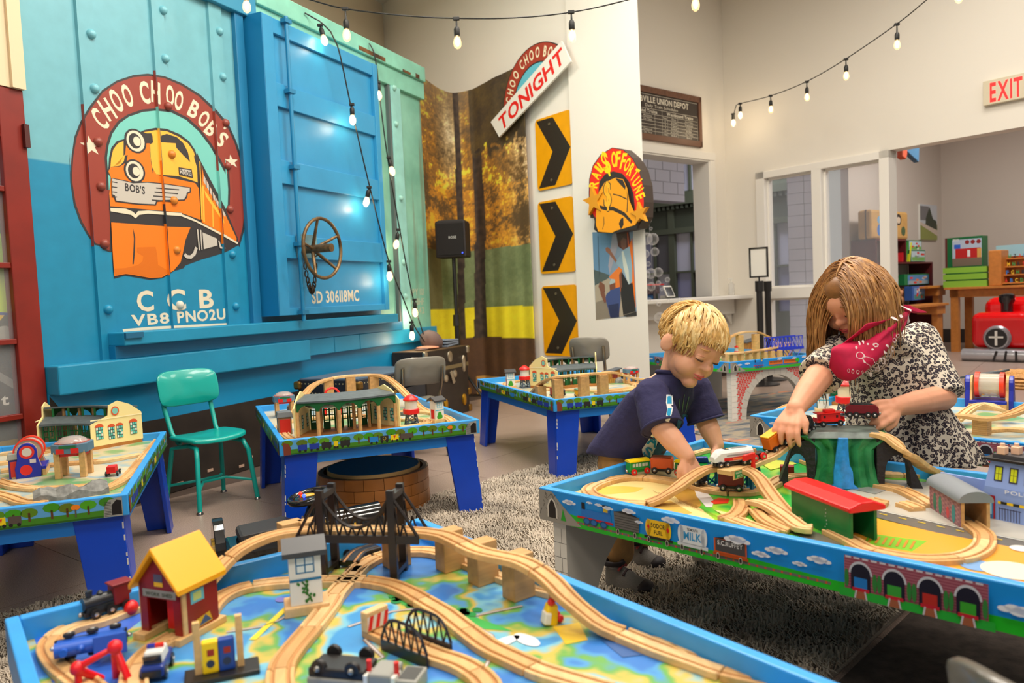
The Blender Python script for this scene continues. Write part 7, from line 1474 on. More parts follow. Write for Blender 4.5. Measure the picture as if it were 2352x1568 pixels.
def trunk_tall():
 a = V((-.67, 5.83, 0)); t = thing('steamer_trunk', 'tall black steamer trunk with nickel latches and brass corners', 'trunk', a, ANG_B); L, W_, H_ = .70, .30, .56; m = mat((44, 36, 32), .5, var=.2, vs=10)
 M(m).bx(0, L, 0, W_, .0, H_*.72).obj('body', t, bev=.004); M(m).bx(0, L, 0, W_, H_*.735, H_).obj('lid', t, bev=.004); M(mat((120, 106, 76), .5)).bx(-.002, L+.002, -.004, 0, H_*.70, H_*.755).obj('band', t); M(mat((100, 80, 56), .5)).bx(.004, L-.004, .004, W_-.004, H_, H_+.003).obj('lid_panel', t)
 for x in (.13, L-.08): M(NI).lathe([(.03, 0), (.028, -.010), (.010, -.016)], (x, -.002, H_*.74), 14, 'y', sy=2.4).obj('latch', t, smooth=40)
 M(NI).lathe([(.036, 0), (.034, -.010), (.018, -.012)], (L*.55, 0, H_*.88), 14, 'y', sy=1.3).obj('lock_plate', t, smooth=40); M(NI).lathe([(.032, 0), (.03, -.012), (.01, -.02)], (L*.42, -.002, H_*.58), 14, 'y').obj('lock', t, smooth=40); M(NI).lathe([(.032, 0), (.03, -.012), (.01, -.02)], (L*.64, -.002, H_*.62), 14, 'y').obj('lock', t, smooth=40); M(NI).box((L*.55, -.02, H_*.58), (.035, .012, .11), ry=R(-25)).obj('hasp', t, bev=.005)
 for x, z in ((0, H_), (L, H_), (0, 0), (L, 0), (0, H_*.36), (L, H_*.36)): M(BR_ if z < H_ else NI).box((x, 0, z-(.03 if z else -.03)), (.045, .03, .06)).obj('corner_cap', t, bev=.01)
 for x in (.28, .60): M(mat((196, 150, 50), .3, .8)).lathe([(.028, 0), (.026, -.012), (.01, -.018)], (x, 0, H_*.20), 12, 'y', sy=1.8).obj('foot_latch', t, smooth=40)
 P_ = lambda x, y, z: t.matrix_basis @ V((x, y, z))
 # cap and cloth on the lid
 k = thing('cloth_hat', 'brown-grey cloth cap lying on the tall trunk', 'cap', P_(.38, .16, H_+.003), ANG_B); M(mat((112, 96, 92), .9)).sph((0, 0, .06), (.105, .10, .062), 16, 10, Matrix.Rotation(R(55), 3, 'Y')).obj('crown', k, smooth=60); M(mat((196, 140, 116), .9)).sph((-.10, -.02, .014), (.08, .10, .014), 14, 8).obj('lining', k, smooth=60); M(mat((90, 70, 66), .9)).sph((-.20, -.03, .008), (.08, .05, .008), 12, 6).obj('brim', k, smooth=60)
 o = M(mat((126, 136, 150), .9, bump=.2, bs=200)); [o.box((.0, 0, .012+i*.02), (.20, .17, .018), ry=R(-4+i*3)) for i in range(3)]; o = o.obj('folded_cloth', bev=.008); o.location = P_(.58, .15, H_+.004); o.rotation_euler = (0, 0, ANG_B); tag(o, 'folded grey-blue denim cloth on the tall trunk', 'cloth')
trunk_tall()
# loudspeaker on its stand
q = DP(1040, 550, 6.72); t = thing('speaker_stand', 'black pole stand behind the tall trunk', 'speaker stand', (q.x, q.y, 0)); zq = DP(1040, 592, 6.72).z; M(TBK).cyl((0, 0, .1), (0, 0, .75), .024, seg=12).obj('lower_pole', t, smooth=50); M(TBK).cyl((0, 0, .7), (0, 0, zq), .017, seg=12).obj('upper_pole', t, smooth=50); M(TBK).cyl((0, 0, .72), (0, 0, .82), .035, .03, 12).obj('collar', t, smooth=50)
for i in range(3): a = R(90+120*i); M(TBK).tube([(0, 0, .38), (.30*math.cos(a), .30*math.sin(a), .012)], .012, 6).obj('leg', t, smooth=50)
t = thing('loudspeaker', 'black portable loudspeaker on a pole with blue light', 'speaker', (q.x, q.y, zq), R(-8)); H_ = DP(1040, 507, 6.72).z-zq
o = M(mat((34, 28, 28), .6, bump=.3, bs=300)).prism([(-.135, 0), (.135, 0), (.135, H_*.93), (.12, H_), (-.10, H_), (-.135, H_*.95)], -.10, .12).obj('cabinet', t, bev=.012); M(mat((26, 22, 22), .8, bump=.6, bs=500)).bx(-.118, .118, -.108, -.1, .02, H_-.03).obj('grille', t, bev=.004); p = PR('y', .1085); p.text('BOSE', .02, H_*.5, .02, (170, 168, 166), w=.07); p.obj('badge', t); M(mat((60, 80, 255), .3, emit=4)).bx(.098, .108, -.110, -.108, .03, .04).obj('indicator', t)
# wooden tub under the table
def tub():
 t = thing('wooden_tub', 'low round brown tub with blue disc top, under the train table', 'tub', V((-.66, 3.46, 0))); m = mat((150, 98, 50), .35, var=.12, vs=8); r = .245; h = .20; nb = 18; rows = 4
 M(mat((96, 60, 30), .5)).lathe([(r-.004, 0), (r-.004, h), (r-.02, h), (r-.02, .01)], seg=40).obj('shell', t, smooth=40)
 a0 = 2*math.pi/nb; bm0 = M(m); K = 5; g = .012
 bm0.loft([[((r+k)*math.cos(a0*(g+(1-2*g)*i/K)), (r+k)*math.sin(a0*(g+(1-2*g)*i/K)), z) for k, z in ((-.006, .001), (.004, .001), (.006, h/rows/2), (.004, h/rows-.001), (-.006, h/rows-.001))] for i in range(K+1)]); o = bm0.obj('panel', t, smooth=30); first = True
 for j in range(rows):
  for i in range(nb):
   c = o if first else o.copy()
   if not first: col.objects.link(c)
   first = False; c.location = (0, 0, j*h/rows); c.rotation_euler = (0, 0, a0*(i+.5*(j % 2)))
 M(mat((214, 176, 120), .5)).lathe([(r-.04, h-.02), (r-.034, h-.02), (r-.034, h+.012), (r-.04, h+.012)], seg=40, caps=False).obj('inner_ring', t, smooth=40); M(mat((6, 84, 124), .5)).lathe([(r-.038, h-.01), (r-.038, h+.010)], seg=40).obj('disc_top', t)
tub()
def rideon():
 a, b = V((-1.02, 2.62, 0)), V((-.64, 2.80, 0)); d = b-a; rz = math.atan2(d.y, d.x); L = d.length+.06; t = thing('ride_on_train', 'black ride-on toy train with steering wheel and gold stripes', 'ride-on toy', a, rz); m = mat((20, 19, 20), .12, coat=.6); Y = mat((206, 160, 40), .3)
 M(m).bx(-.02, L, -.09, .09, .05, .14).obj('body', t, bev=.02); M(mat((52, 50, 50), .5)).prism([(.03, .14), (.24, .14), (.24, .165), (.20, .185), (.03, .175)], -.075, .075).obj('seat', t, bev=.012); n = 14
 out = [(-.10, .05), (.10, .05)]+[(.10*math.cos(R(180*i/n)), .12+.11*math.sin(R(180*i/n))) for i in range(n+1)]
 M(m).prism(out, -.05, -.015, 'x').obj('back_panel', t, bev=.012); M(mat((226, 180, 60), .4, var=.4, vs=60)).prism([(a_*.55, .02+b_*.62) for a_, b_ in out], -.056, -.05, 'x').obj('gold_pattern', t)
 M(m).cyl((.26, 0, .13), (L+.06, 0, .14), .062, seg=20).obj('boiler', t, smooth=40)
 for i in range(5): M(Y).cyl((.29+i*.035, 0, .131), (.297+i*.035, 0, .1315), .0635, seg=20).obj('stripe', t, smooth=40)
 M(m).tube([(L-.20, 0, .16), (L-.18, 0, .24)], [.03, .018], 10).obj('column', t, smooth=50); wc = V((L-.19, 0, .26))
 M(m).tube([wc+V((.075*math.cos(i*math.pi/12), .075*math.sin(i*math.pi/12), .012*math.cos(i*math.pi/12))) for i in range(24)], .012, 8, True).obj('steering_wheel', t, smooth=60); M(m).sph(wc-V((0, 0, .006)), (.06, .06, .014), 16, 8).obj('wheel_centre', t, smooth=50); M(Y).sph(wc+V((-.01, -.01, .008)), (.028, .018, .006), 12, 6).obj('horn_plate', t)
 M(mat((255, 40, 30), .3, emit=3)).sph(wc+V((-.035, .01, .012)), .007, 8, 6).obj('red_button', t); M(mat((60, 80, 255), .3, emit=4)).sph(wc+V((-.03, -.03, .012)), .007, 8, 6).obj('blue_button', t)
 for x in (.10, .32):
  for s in (-1, 1):
   w_ = M(m).lathe([(.05, 0), (.055, .004), (.055, .02), (.05, .024)], (x, s*.09, .056), 18, 'y').obj('wheel', t, smooth=40); w_2 = M(Y)
   w_2.tube([(x+.035*math.cos(i*math.pi/8), s*.09+(.025 if s > 0 else -.001), .056+.035*math.sin(i*math.pi/8)) for i in range(16)], .003, 4, True); [w_2.tube([(x, s*.09+(.025 if s > 0 else -.001), .056), (x+.035*math.cos(i*math.pi/4), s*.09+(.025 if s > 0 else -.001), .056+.035*math.sin(i*math.pi/4))], .0022, 4) for i in range(8)]; w_2.obj('gold_spokes', w_)['kind'] = 'stuff'
rideon()
def stool():
 q = DP(2372, 860, 3.75); t = thing('wicker_stool', 'round wicker-topped stool on black legs behind the train table', 'stool', (q.x, q.y, 0)); z = q.z; m = mat((190, 140, 80), .6, var=.3, vs=60)
 for i in range(10): k = (.19-.018*i); M(m).tube([(k*math.cos(a*math.pi/24), k*math.sin(a*math.pi/24), z+.004*math.sin(a*3.1+i)+(.0 if i else -.03)) for a in range(48)], .0105, 5, True).obj('wicker_ring', t, smooth=60)
 for k in range(3): M(m).tube([(.195*math.cos(a*math.pi/24), .195*math.sin(a*math.pi/24), z-.015-.015*k) for a in range(48)], .010, 5, True).obj('wicker_ring', t, smooth=60)
 for i in range(6): a = R(60*i); M(TBK).tube([(.16*math.cos(a), .16*math.sin(a), z-.05), (.17*math.cos(a), .17*math.sin(a), 0)], .01, 6).obj('leg', t)
stool()
# stanchions with sign frame, hand sanitiser
for x, nm in ((1745, 'left'), (1764, 'right')):
 q = DP(x, 700, 7.35+(x-1745)*.018); t = thing('stanchion', 'black belt stanchion post '+('carrying the blank sign frame' if nm == 'left' else 'without a sign, at the window frame'), 'stanchion', (q.x, q.y, 0)); ht = DP(x, 645, 7.35).z; M(TBK).cyl((0, 0, .02), (0, 0, ht-.08), .03, seg=14).obj('post', t, smooth=50); M(TBK).cyl((0, 0, ht-.1), (0, 0, ht), .04, seg=14).obj('belt_head', t, smooth=50); M(TBK).lathe([(.17, 0), (.17, .012), (.05, .03)], seg=24).obj('base', t, smooth=30)
 if nm == 'left':
  zt = DP(x, 568, 7.35).z; zb = DP(x, 637, 7.35).z; t = thing('sign_frame', 'small black sign frame with blank white sheet on the stanchion', 'sign frame', (q.x, q.y, ht), R(-35)); M(TBK).cyl((0, 0, 0), (0, 0, zb-ht+.01), .008, seg=8).obj('stem', t); z0, z1 = zb-ht, zt-ht
  for a, b, c, d in ((-.09, -.075, z0, z1), (.075, .09, z0, z1), (-.09, .09, z0, z0+.015), (-.09, .09, z1-.015, z1)): M(TBK).bx(a, b, -.01, .01, c, d).obj('frame_bar', t)
  M(WHT).bx(-.075, .075, -.002, .002, z0+.015, z1-.015).obj('sheet', t)
t = thing('sanitiser_bottle', 'clear pump bottle standing on the white shelf', 'bottle', WIN1.matrix_basis @ V((-.13, -.12, ZS))); M(mat((226, 226, 224), .1, alpha=.35)).lathe([(.03, 0), (.032, .01), (.032, .12), (.012, .14)], seg=14).obj('bottle', t, smooth=50); M(WHT).cyl((0, 0, .14), (0, 0, .17), .008, seg=8).obj('neck', t); M(WHT).bx(-.035, .012, -.01, .01, .17, .182).obj('pump_head', t)
# counter goods behind the ticket window
CT = lambda x, y, dep, z=None: DP(x, y, dep)
t = thing('service_counter', 'blue service counter with speckled top behind the ticket window', 'counter', WIN1.matrix_basis @ V((-.95, .75, 0)), ANG_T); M(mat((30, 84, 130), .4)).bx(-.8, .6, 0, .4, 0, .92).obj('body', t); M(mat((110, 96, 96), .4, var=.6, vs=60)).bx(-.85, .65, -.03, .42, .92, 1.02).obj('top', t, bev=.004)
P_ = lambda x, y, z: t.matrix_basis @ V((x, y, z))
o = thing('model_building', 'beige model building with window rows on the counter', 'model', P_(.42, .05, 1.02), ANG_T); M(mat((190, 160, 130), .5)).bx(-.1, .1, 0, .12, .012, .22).obj('block', o); M(mat((220, 160, 60), .4)).bx(-.11, .11, -.01, .13, 0, .012).obj('base', o); q = PR('y', .0004); [q.rect(-.08+i*.045, -.06+i*.045, .05+j*.055, .085+j*.055, (110, 90, 80), 1) for i in range(4) for j in range(3)]; q.obj('windows', o)
o = M(mat((20, 18, 20), .05, coat=1)).sph((0, 0, .085), (.15, .11, .085), 20, 12).obj('black_bowl', smooth=60); o.location = P_(.0, .12, 1.02); tag(o, 'glossy black bowl on the counter behind the ticket window', 'bowl')
o = thing('red_tray_stand', 'red-topped display stand inside the ticket window', 'stand', WIN1.matrix_basis @ V((-1.02, .3, 0)), ANG_T); M(TRD).bx(-.25, .2, -.08, .12, ZS+.14, ZS+.155).obj('tray', o); [M(mat((160, 150, 150), .3, .8)).cyl((x, .0, 0), (x, 0, ZS+.14), .012, seg=8).obj('post', o) for x in (-.15, .13)]
o = thing('card_terminal', 'white tilted payment screen inside the ticket window', 'screen', WIN1.matrix_basis @ V((-.92, .08, ZS)), ANG_T); M(WHT).box((0, 0, .07), (.13, .012, .13), rx=R(-25)).obj('screen', o, bev=.004); M(mat((40, 44, 52), .1)).box((0, -.007, .07), (.10, .004, .10), rx=R(-25)).obj('glass', o); M(WHT).bx(-.05, .05, -.0, .08, 0, .03).obj('foot', o, bev=.004)
# ================================================================ rugs
import numpy as np
def rug():
 t = thing('shag_rug', 'thick grey shag rug under the near train tables', 'rug'); W = lambda a, b: ((a+b)*.7071, (a-b)*.7071); m = mat((190, 178, 162), .95, var=.25, vs=6)
 a0, a1, b0, b1 = .2, 3.42, -2.80, -.74; M(mat((130, 122, 112), .95)).prism([W(a0, b0), W(a1, b0), W(a1, b1), W(a0, b1)], .001, .014, 'z').obj('backing', t)
 rg = np.random.default_rng(3); n = 150000; A = rg.uniform(a0, a1, n); B = rg.uniform(b0, b1, n); X, Y = (A+B)*.7071, (A-B)*.7071
 d = Y*_cp+(HC)*_sp; px = CX+FPX*X/np.maximum(d, .1); k = (Y > 1.3) & (px > -60) & (px < 2420); X, Y = X[k], Y[k]; n = len(X)
 cl = np.sin(X*31+np.sin(Y*23)*2)*.5+np.sin(Y*37+X*11)*.5; th = cl*2.2+rg.uniform(-1.2, 1.2, n); ln = rg.uniform(.016, .036, n); h = rg.uniform(.018, .036, n); wd = .0022
 P0 = np.stack([X, Y, np.full(n, .012)], 1); D_ = np.stack([np.cos(th), np.sin(th), np.zeros(n)], 1); S_ = np.stack([-np.sin(th), np.cos(th), np.zeros(n)], 1)*wd
 Mi = P0+D_*(ln*.35)[:, None]; Mi[:, 2] += h; Ti = P0+D_*ln[:, None]; Ti[:, 2] += h*.75
 vs = np.stack([P0-S_, P0+S_, Mi+S_, Mi-S_, Ti], 1).reshape(-1, 3); i0 = np.arange(n)*5
 me = bpy.data.meshes.new('pile'); me.vertices.add(len(vs)); me.vertices.foreach_set('co', vs.ravel()); lp = np.stack([i0, i0+1, i0+2, i0+3, i0+3, i0+2, i0+4], 1).ravel(); me.loops.add(len(lp)); me.loops.foreach_set('vertex_index', lp); me.polygons.add(2*n); st = np.stack([np.arange(n)*7, np.arange(n)*7+4], 1).ravel(); me.polygons.foreach_set('loop_start', st); me.update(); me.validate(); me.materials.append(m)
 o = bpy.data.objects.new('pile', me); col.objects.link(o); o.parent = t; o['kind'] = 'stuff'
rug()
o = M(mat((70, 60, 54), .95, var=.3, vs=30, bump=.3, bs=300)).prism([((a+b)*.7071, (a-b)*.7071) for a, b in ((-.6, -.72), (3.2, -.72), (3.2, .5), (-.6, .5))], .001, .008, 'z').obj('floor_shade'); tag(o, 'flat dark brown sheet for the shaded floor beyond the shag rug', 'floor shade')  # colour of this sheet stands in for floor shaded between the tables
def drug():
 m = bpy.data.materials.new('distressed'); m.use_nodes = True; nt, N, Lk, b = nodes(m); b.inputs['Roughness'].default_value = .95; tc = N.new('ShaderNodeTexCoord'); mp = N.new('ShaderNodeMapping'); mp.inputs['Scale'].default_value = (1.5, 5, 1); Lk.new(tc.outputs['Object'], mp.inputs[0]); n = N.new('ShaderNodeTexNoise'); n.inputs['Scale'].default_value = 2.2; n.inputs['Detail'].default_value = 9; Lk.new(mp.outputs[0], n.inputs[0]); r = N.new('ShaderNodeValToRGB'); e = r.color_ramp.elements; e[0].position = .32; e[0].color = L3((60, 66, 74)); e[1].position = .7; e[1].color = L3((176, 160, 136))
 for p, c in ((.45, (96, 100, 104)), (.52, (150, 138, 118)), (.6, (112, 112, 116)), (.64, (190, 120, 80))): e.new(p).color = L3(c)
 Lk.new(n.outputs[0], r.inputs[0]); Lk.new(r.outputs[0], b.inputs['Base Color']); o = M(m).bx(-.82, 1.3, -1.0, 1.2, .001, .007).obj('distressed_rug'); o.location = (1.95, 5.25, 0); o.rotation_euler = (0, 0, angF); tag(o, 'flat distressed blue-grey rug under the brick-arch table', 'rug')
drug()
# ================================================================ printed scenery on the boards
def btop():
 p = PR('z', zb_+.0002, mr=.3); H = lambda s: [hl(B_, *map(float, q.split(',')), zb_) for q in s.split()]
 for s, c in (('1246,1120 1430,1062 1590,1052 1570,1100 1600,1120 1600,1160 1650,1200 1720,1215 1650,1210 1400,1165', BEI), ('1350,1128 1380,1118 1430,1116 1480,1120 1460,1130 1390,1136', (226, 196, 96)), ('1570,1110 1590,1118 1612,1160 1600,1168 1560,1150 1540,1130', (176, 136, 60)), ('1470,1160 1540,1150 1590,1178 1560,1186', (206, 170, 90)), ('1590,1106 1602,1106 1640,1150 1636,1165 1622,1165 1600,1140', (214, 210, 206)), ('1632,1152 1650,1144 1675,1146 1672,1156 1640,1158', (214, 60, 40)), ('1925,1135 2020,1100 2160,1110 2400,1200 2400,1250 2200,1212 2000,1170', (186, 182, 172)), ('2000,1168 2200,1210 2400,1252 2400,1272 2150,1224 2000,1186', (104, 100, 94)), ('1990,1186 2150,1224 2420,1276 2420,1380 2150,1320 1930,1268', (222, 160, 60)), ('1995,1226 2130,1244 2095,1268 1985,1250', (120, 180, 50)), ('1798,1200 1880,1225 1935,1252 1880,1248 1790,1215', (104, 100, 90)), ('1740,1060 1800,1050 1830,1066 1770,1080', (206, 206, 80)), ('1640,1172 1700,1184 1760,1212 1700,1206', BEI), ('1960,1125 2020,1108 2060,1118 2010,1136', (150, 150, 150))): p.poly(H(s), c)
 l = p.lay+1
 for i in range(7): p.line(H(f'{2020+i*44},{1181+i*9.5} {2038+i*44},{1185+i*9.5}'), .004, (226, 196, 60), l)
 p.line(H('2000,1170 2200,1213 2400,1254'), .004, (226, 226, 220), l)
 for i in range(7): p.line(H(f'{2005+i*16},{1232+i*2} {1995+i*16},{1247+i*2.5}'), .005, (190, 130, 50), l)
 for x, y, r, c in ((2247, 1301, .032, (120, 160, 206)), (2322, 1312, .05, (226, 220, 200)), (2345, 1262, .02, (226, 222, 216))): u, v_ = hl(B_, x, y, zb_); p.ell(u, v_, r, r, c)
 for i in range(9): p.line(H(f'{1500+i*12},{1128+i*4} {1540+i*14},{1150+i*5}'), .0012, (110, 80, 40), l)
 p.obj('scenery_print', B_)
 p = PR('z', za+.0002, mr=.3); H = lambda s: [hl(A, *map(float, q.split(',')), za) for q in s.split()]; rn = random.Random(8)
 for s, c in (('60,1420 300,1360 330,1420 250,1480 330,1568 120,1568', (66, 110, 200)), ('900,1365 1000,1380 1100,1420 1180,1450 1060,1440 940,1400', (70, 170, 90)), ('1050,1450 1160,1490 1240,1540 1150,1530', (56, 130, 206)), ('1270,1440 1330,1430 1350,1470 1300,1480', (226, 190, 60)), ('1380,1470 1470,1462 1520,1500 1430,1510', (60, 96, 150))): p.poly(H(s), c)
 l = p.lay+1
 for a in ('520,1452 600,1440 640,1425 690,1400', '800,1440 900,1405 980,1395 1090,1415 1200,1392', '880,1440 838,1470 880,1510 830,1530', '1060,1420 1130,1460 1140,1490 1110,1540'): p.line(H(a), .008, (150, 130, 120), l); p.line(H(a), .003, (206, 206, 206), l+1)
 p.line(H('700,1370 660,1395 580,1470'), .012, (240, 220, 70), l+1); u, v_ = hl(A, 645, 1378, za); p.ell(u, v_, .014, .010, (120, 120, 190), l+2); u, v_ = hl(A, 1210, 1470, za); p.ell(u, v_, .03, .014, (236, 236, 240), l+2); p.ell(u-.02, v_-.03, .012, .03, (236, 236, 240), l+2)
 for x, y in ((920, 1375), (960, 1385), (1010, 1400), (1080, 1405)):
  for k in range(6): u, v_ = hl(A, x+rn.uniform(-20, 20), y+rn.uniform(-8, 8), za); p.ell(u, v_, .012, .009, (40+rn.randint(0, 30), 140+rn.randint(-20, 20), 80), l+2, 8)
 p.obj('scenery_print', A)
btop()
# right part of the table behind the girl
mill_drum('red-rimmed clear mill drum with gold chips and blue base', pG(2272, 938), angG+R(12), 1.35)
coal_shed('wooden toy mine shed with grey slanted roof behind the mill drum', pG(2262, 915), angG, 1.5)
track(tG, 'arched wooden bridge track in front of the mill drum', [(2195, 962, .02), (2230, 935, .05), (2262, 925, .062), (2295, 935, .05), (2325, 952, .02)], .3); track(tG, 'high wooden track curving up beside the girl', [(2180, 950, .05), (2225, 953, .055), (2270, 958, .055), (2320, 948, .07), (2370, 925, .09)], .25); pier(tG, 'embossed wooden brick pier below the high track beside the girl', 'pier beside the girl', *hl(tG, 2255, 997, tG['zs']), .05); track(tG, 'flat wooden track along the near rim behind the police building', [(2260, 985), (2320, 982), (2400, 990)], .15)
# ================================================================ children
from mathutils.bvhtree import BVHTree
def skin(c=(232, 178, 148)):
 m = mat(c, .5, var=.05, vs=14, spec=.35); b = m.node_tree.nodes['Principled BSDF']; b.inputs['Subsurface Weight'].default_value = .12; b.inputs['Subsurface Radius'].default_value = (.02, .008, .004); b.inputs['Subsurface Scale'].default_value = .3; return m
class Body:
 def __init__(s, mt): s.m = M(mt)
 def cap(s, *pts, seg=12):     # (point, radius) chain with round ends
  for (p, r), (q, k) in zip(pts, pts[1:]): s.m.cyl(p, q, r, k, seg)
  for p, r in pts: s.m.sph(p, r, seg, 8)
  return s
 def ell(s, c, r, X): s.m.sph(c, r, 16, 12, X); return s
 def done(s, name, par, vox, sm=4, f=.5):
  o = s.m.obj(name, par, smooth=180); o.location = -par.location; r = o.modifiers.new('remesh', 'REMESH'); r.mode = 'VOXEL'; r.voxel_size = vox; r.use_smooth_shade = True; k = o.modifiers.new('smooth', 'SMOOTH'); k.iterations = sm; k.factor = f; return o
def hand(b, w, d, n, sz, curl=(.5, .6), spread=.12, thumb=1, wr=None):
 """palm, four jointed fingers and a thumb; w wrist, d pointing, n back of the hand"""
 d = V(d).normalized(); n = (V(n)-d*V(n).dot(d)).normalized(); s = d.cross(n)*thumb; pw = sz*.21; fr = sz*.078; w = V(w)
 b.cap((w, wr or sz*.15), (w+d*sz*.16, sz*.15)); k = w+d*sz*.48
 for i in range(4): b.cap((w+d*sz*.12+s*pw*(i-1.5)*.5, fr*1.25), (k+s*pw*(i-1.5)*.78, fr*1.22), seg=10)
 for i in range(4):
  L = sz*(.46, .50, .47, .38)[i]; p = k+s*pw*(i-1.5)*.80; a = curl[0]; rot = lambda an, sp: (d*math.cos(an)-n*math.sin(an)+s*sp).normalized(); sp = (i-1.5)*spread; q = p+rot(a, sp)*L*.45; e = q+rot(a+curl[1], sp)*L*.32; f = e+rot(a+curl[1]*1.7, sp)*L*.25
  b.cap((p, fr), (q, fr*.96), (e, fr*.88), (f, fr*.74), seg=8)
 p = w+d*sz*.14-s*pw*.8; q = p+(d*.75-s*.75-n*.35).normalized()*sz*.26; e = q+(d*.95-s*.2-n*.45).normalized()*sz*.22; b.cap((p, fr*1.35), (q, fr*1.12), (e, fr*.85), seg=8)
def frame3(f, up):
 f = V(f).normalized(); u = (V(up)-f*V(up).dot(f)).normalized(); r = f.cross(u); return Matrix((r, f, u)).transposed()   # x to its right side, y forward, z up
def head(b, C, X, k):
 """skull, cheeks, nose, ears in units of k"""
 T = lambda *p: C+X @ (V(p)*k)
 b.ell(T(0, -.12, .22), (.76*k, .90*k, .82*k), X); b.ell(T(0, .18, -.30), (.62*k, .62*k, .70*k), X); b.ell(T(0, .46, .18), (.56*k, .40*k, .42*k), X)
 for s in (-1, 1):
  b.ell(T(s*.33, .42, -.40), (.32*k, .34*k, .32*k), X); b.ell(T(s*.80, -.12, -.12), (.09*k, .20*k, .28*k), X @ Matrix.Rotation(R(s*18), 3, 'Z')); b.ell(T(s*.84, -.14, -.02), (.05*k, .15*k, .17*k), X); b.ell(T(s*.30, .71, .0), (.17*k, .10*k, .115*k), X)
 b.ell(T(0, .56, -.82), (.25*k, .22*k, .20*k), X); b.ell(T(0, .86, -.22), (.115*k, .12*k, .10*k), X); b.ell(T(0, .78, -.06), (.085*k, .11*k, .17*k), X)
 for s in (-1, 1): b.ell(T(s*.09, .82, -.25), (.075*k, .08*k, .065*k), X)
 b.ell(T(0, .76, -.50), (.19*k, .09*k, .06*k), X); b.ell(T(0, .74, -.585), (.16*k, .09*k, .055*k), X)
 return T
def face(par, T, X, k, brow, lip=(196, 96, 92)):
 def q(m, name): o = m.obj(name, par, smooth=60); o.location = -par.location
 for s in (-1, 1):
  q(M(mat((74, 50, 40), .6)).tube([T(s*(.30+.165*c), .825-.10*abs(c)**2-.012, .0-.045-.02*(1-c*c)) for c in (-1, -.5, 0, .5, 1)], [k*.008, k*.020, k*.024, k*.020, k*.008], 6), 'eyelashes'); q(M(mat((226, 170, 142), .5)).tube([T(s*(.30+.17*c), .80-.10*c*c, .085-.03*c*c) for c in (-1, -.5, 0, .5, 1)], [k*.004, k*.012, k*.014, k*.012, k*.004], 6), 'eyelid')
  q(M(mat(brow, .8)).tube([T(s*(.30+.2*c), .83-.13*c*c, .25+.03*(1-c*c)) for c in (-1, -.5, 0, .5, 1)], [k*.008, k*.022, k*.026, k*.022, k*.008], 6), 'eyebrow')
 q(M(mat(lip, .4)).tube([T(.2*c, .845-.09*c*c, -.515+.018*abs(c)-.0) for c in (-1, -.5, 0, .5, 1)], [k*.012, k*.035, k*.032, k*.035, k*.012], 8), 'upper_lip'); q(M(mat(lip, .4)).tube([T(.15*c, .825-.07*c*c, -.585) for c in (-1, -.5, 0, .5, 1)], [k*.012, k*.036, k*.04, k*.036, k*.012], 8), 'lower_lip')
def locks(m, C, X, k, n, fn, mats, w, seed):
 """hair locks rooted on the scalp; fn(root dir, random) -> list of points"""
 rn = random.Random(seed)
 for i in range(n):
  z = rn.uniform(-.35, 1); a = rn.uniform(0, 2*math.pi); r = math.sqrt(1-min(1, z*z)); d = V((r*math.cos(a), r*math.sin(a), z))
  P = fn(d, rn)
  if P: m.m(mats[rn.randrange(len(mats))]); r0 = w*rn.uniform(.6, 1.2); N_ = len(P); m.tube(P, [r0*(.55+.45*math.sin(min(1, j/(N_-1)*2.2)*1.57))*(1-.85*max(0, j/(N_-1)-.45)/.55) for j in range(N_)], 5, flat=.55)
def project(o, polys, par, name, off=.002):
 """flat print laid onto a garment's surface: polys = [(px points, colour)]"""
 dg = bpy.context.evaluated_depsgraph_get(); bv = BVHTree.FromObject(o, dg); D_ = o.location+par.location; m = M(); lay = 0
 for pts, c in polys:
  lay += 1; m.m(mat(c, .8)); tr = geometry.tessellate_polygon([[V((a, b, 0)) for a, b in pts]]); T_ = [[V(pts[i]) for i in t] for t in tr]
  for it in range(2): T_ = [q for a, b, c_ in T_ for q in (((a, (a+b)/2, (a+c_)/2), (b, (b+c_)/2, (a+b)/2), (c_, (a+c_)/2, (b+c_)/2), ((a+b)/2, (b+c_)/2, (a+c_)/2)) if max((a-b).length, (b-c_).length, (a-c_).length) > 5 else ((a, b, c_),))]
  for t in T_:
   vs = []
   for p in t:
    h = bv.ray_cast(EYE-D_, ray(*p).normalized())
    if h[0] is None: break
    vs.append(h[0]+D_+h[1]*(off+lay*.00012)-par.location)
   if len(vs) == 3 and max((vs[0]-vs[1]).length, (vs[1]-vs[2]).length) < .05: m.poly(vs)
 return m.obj(name, par)
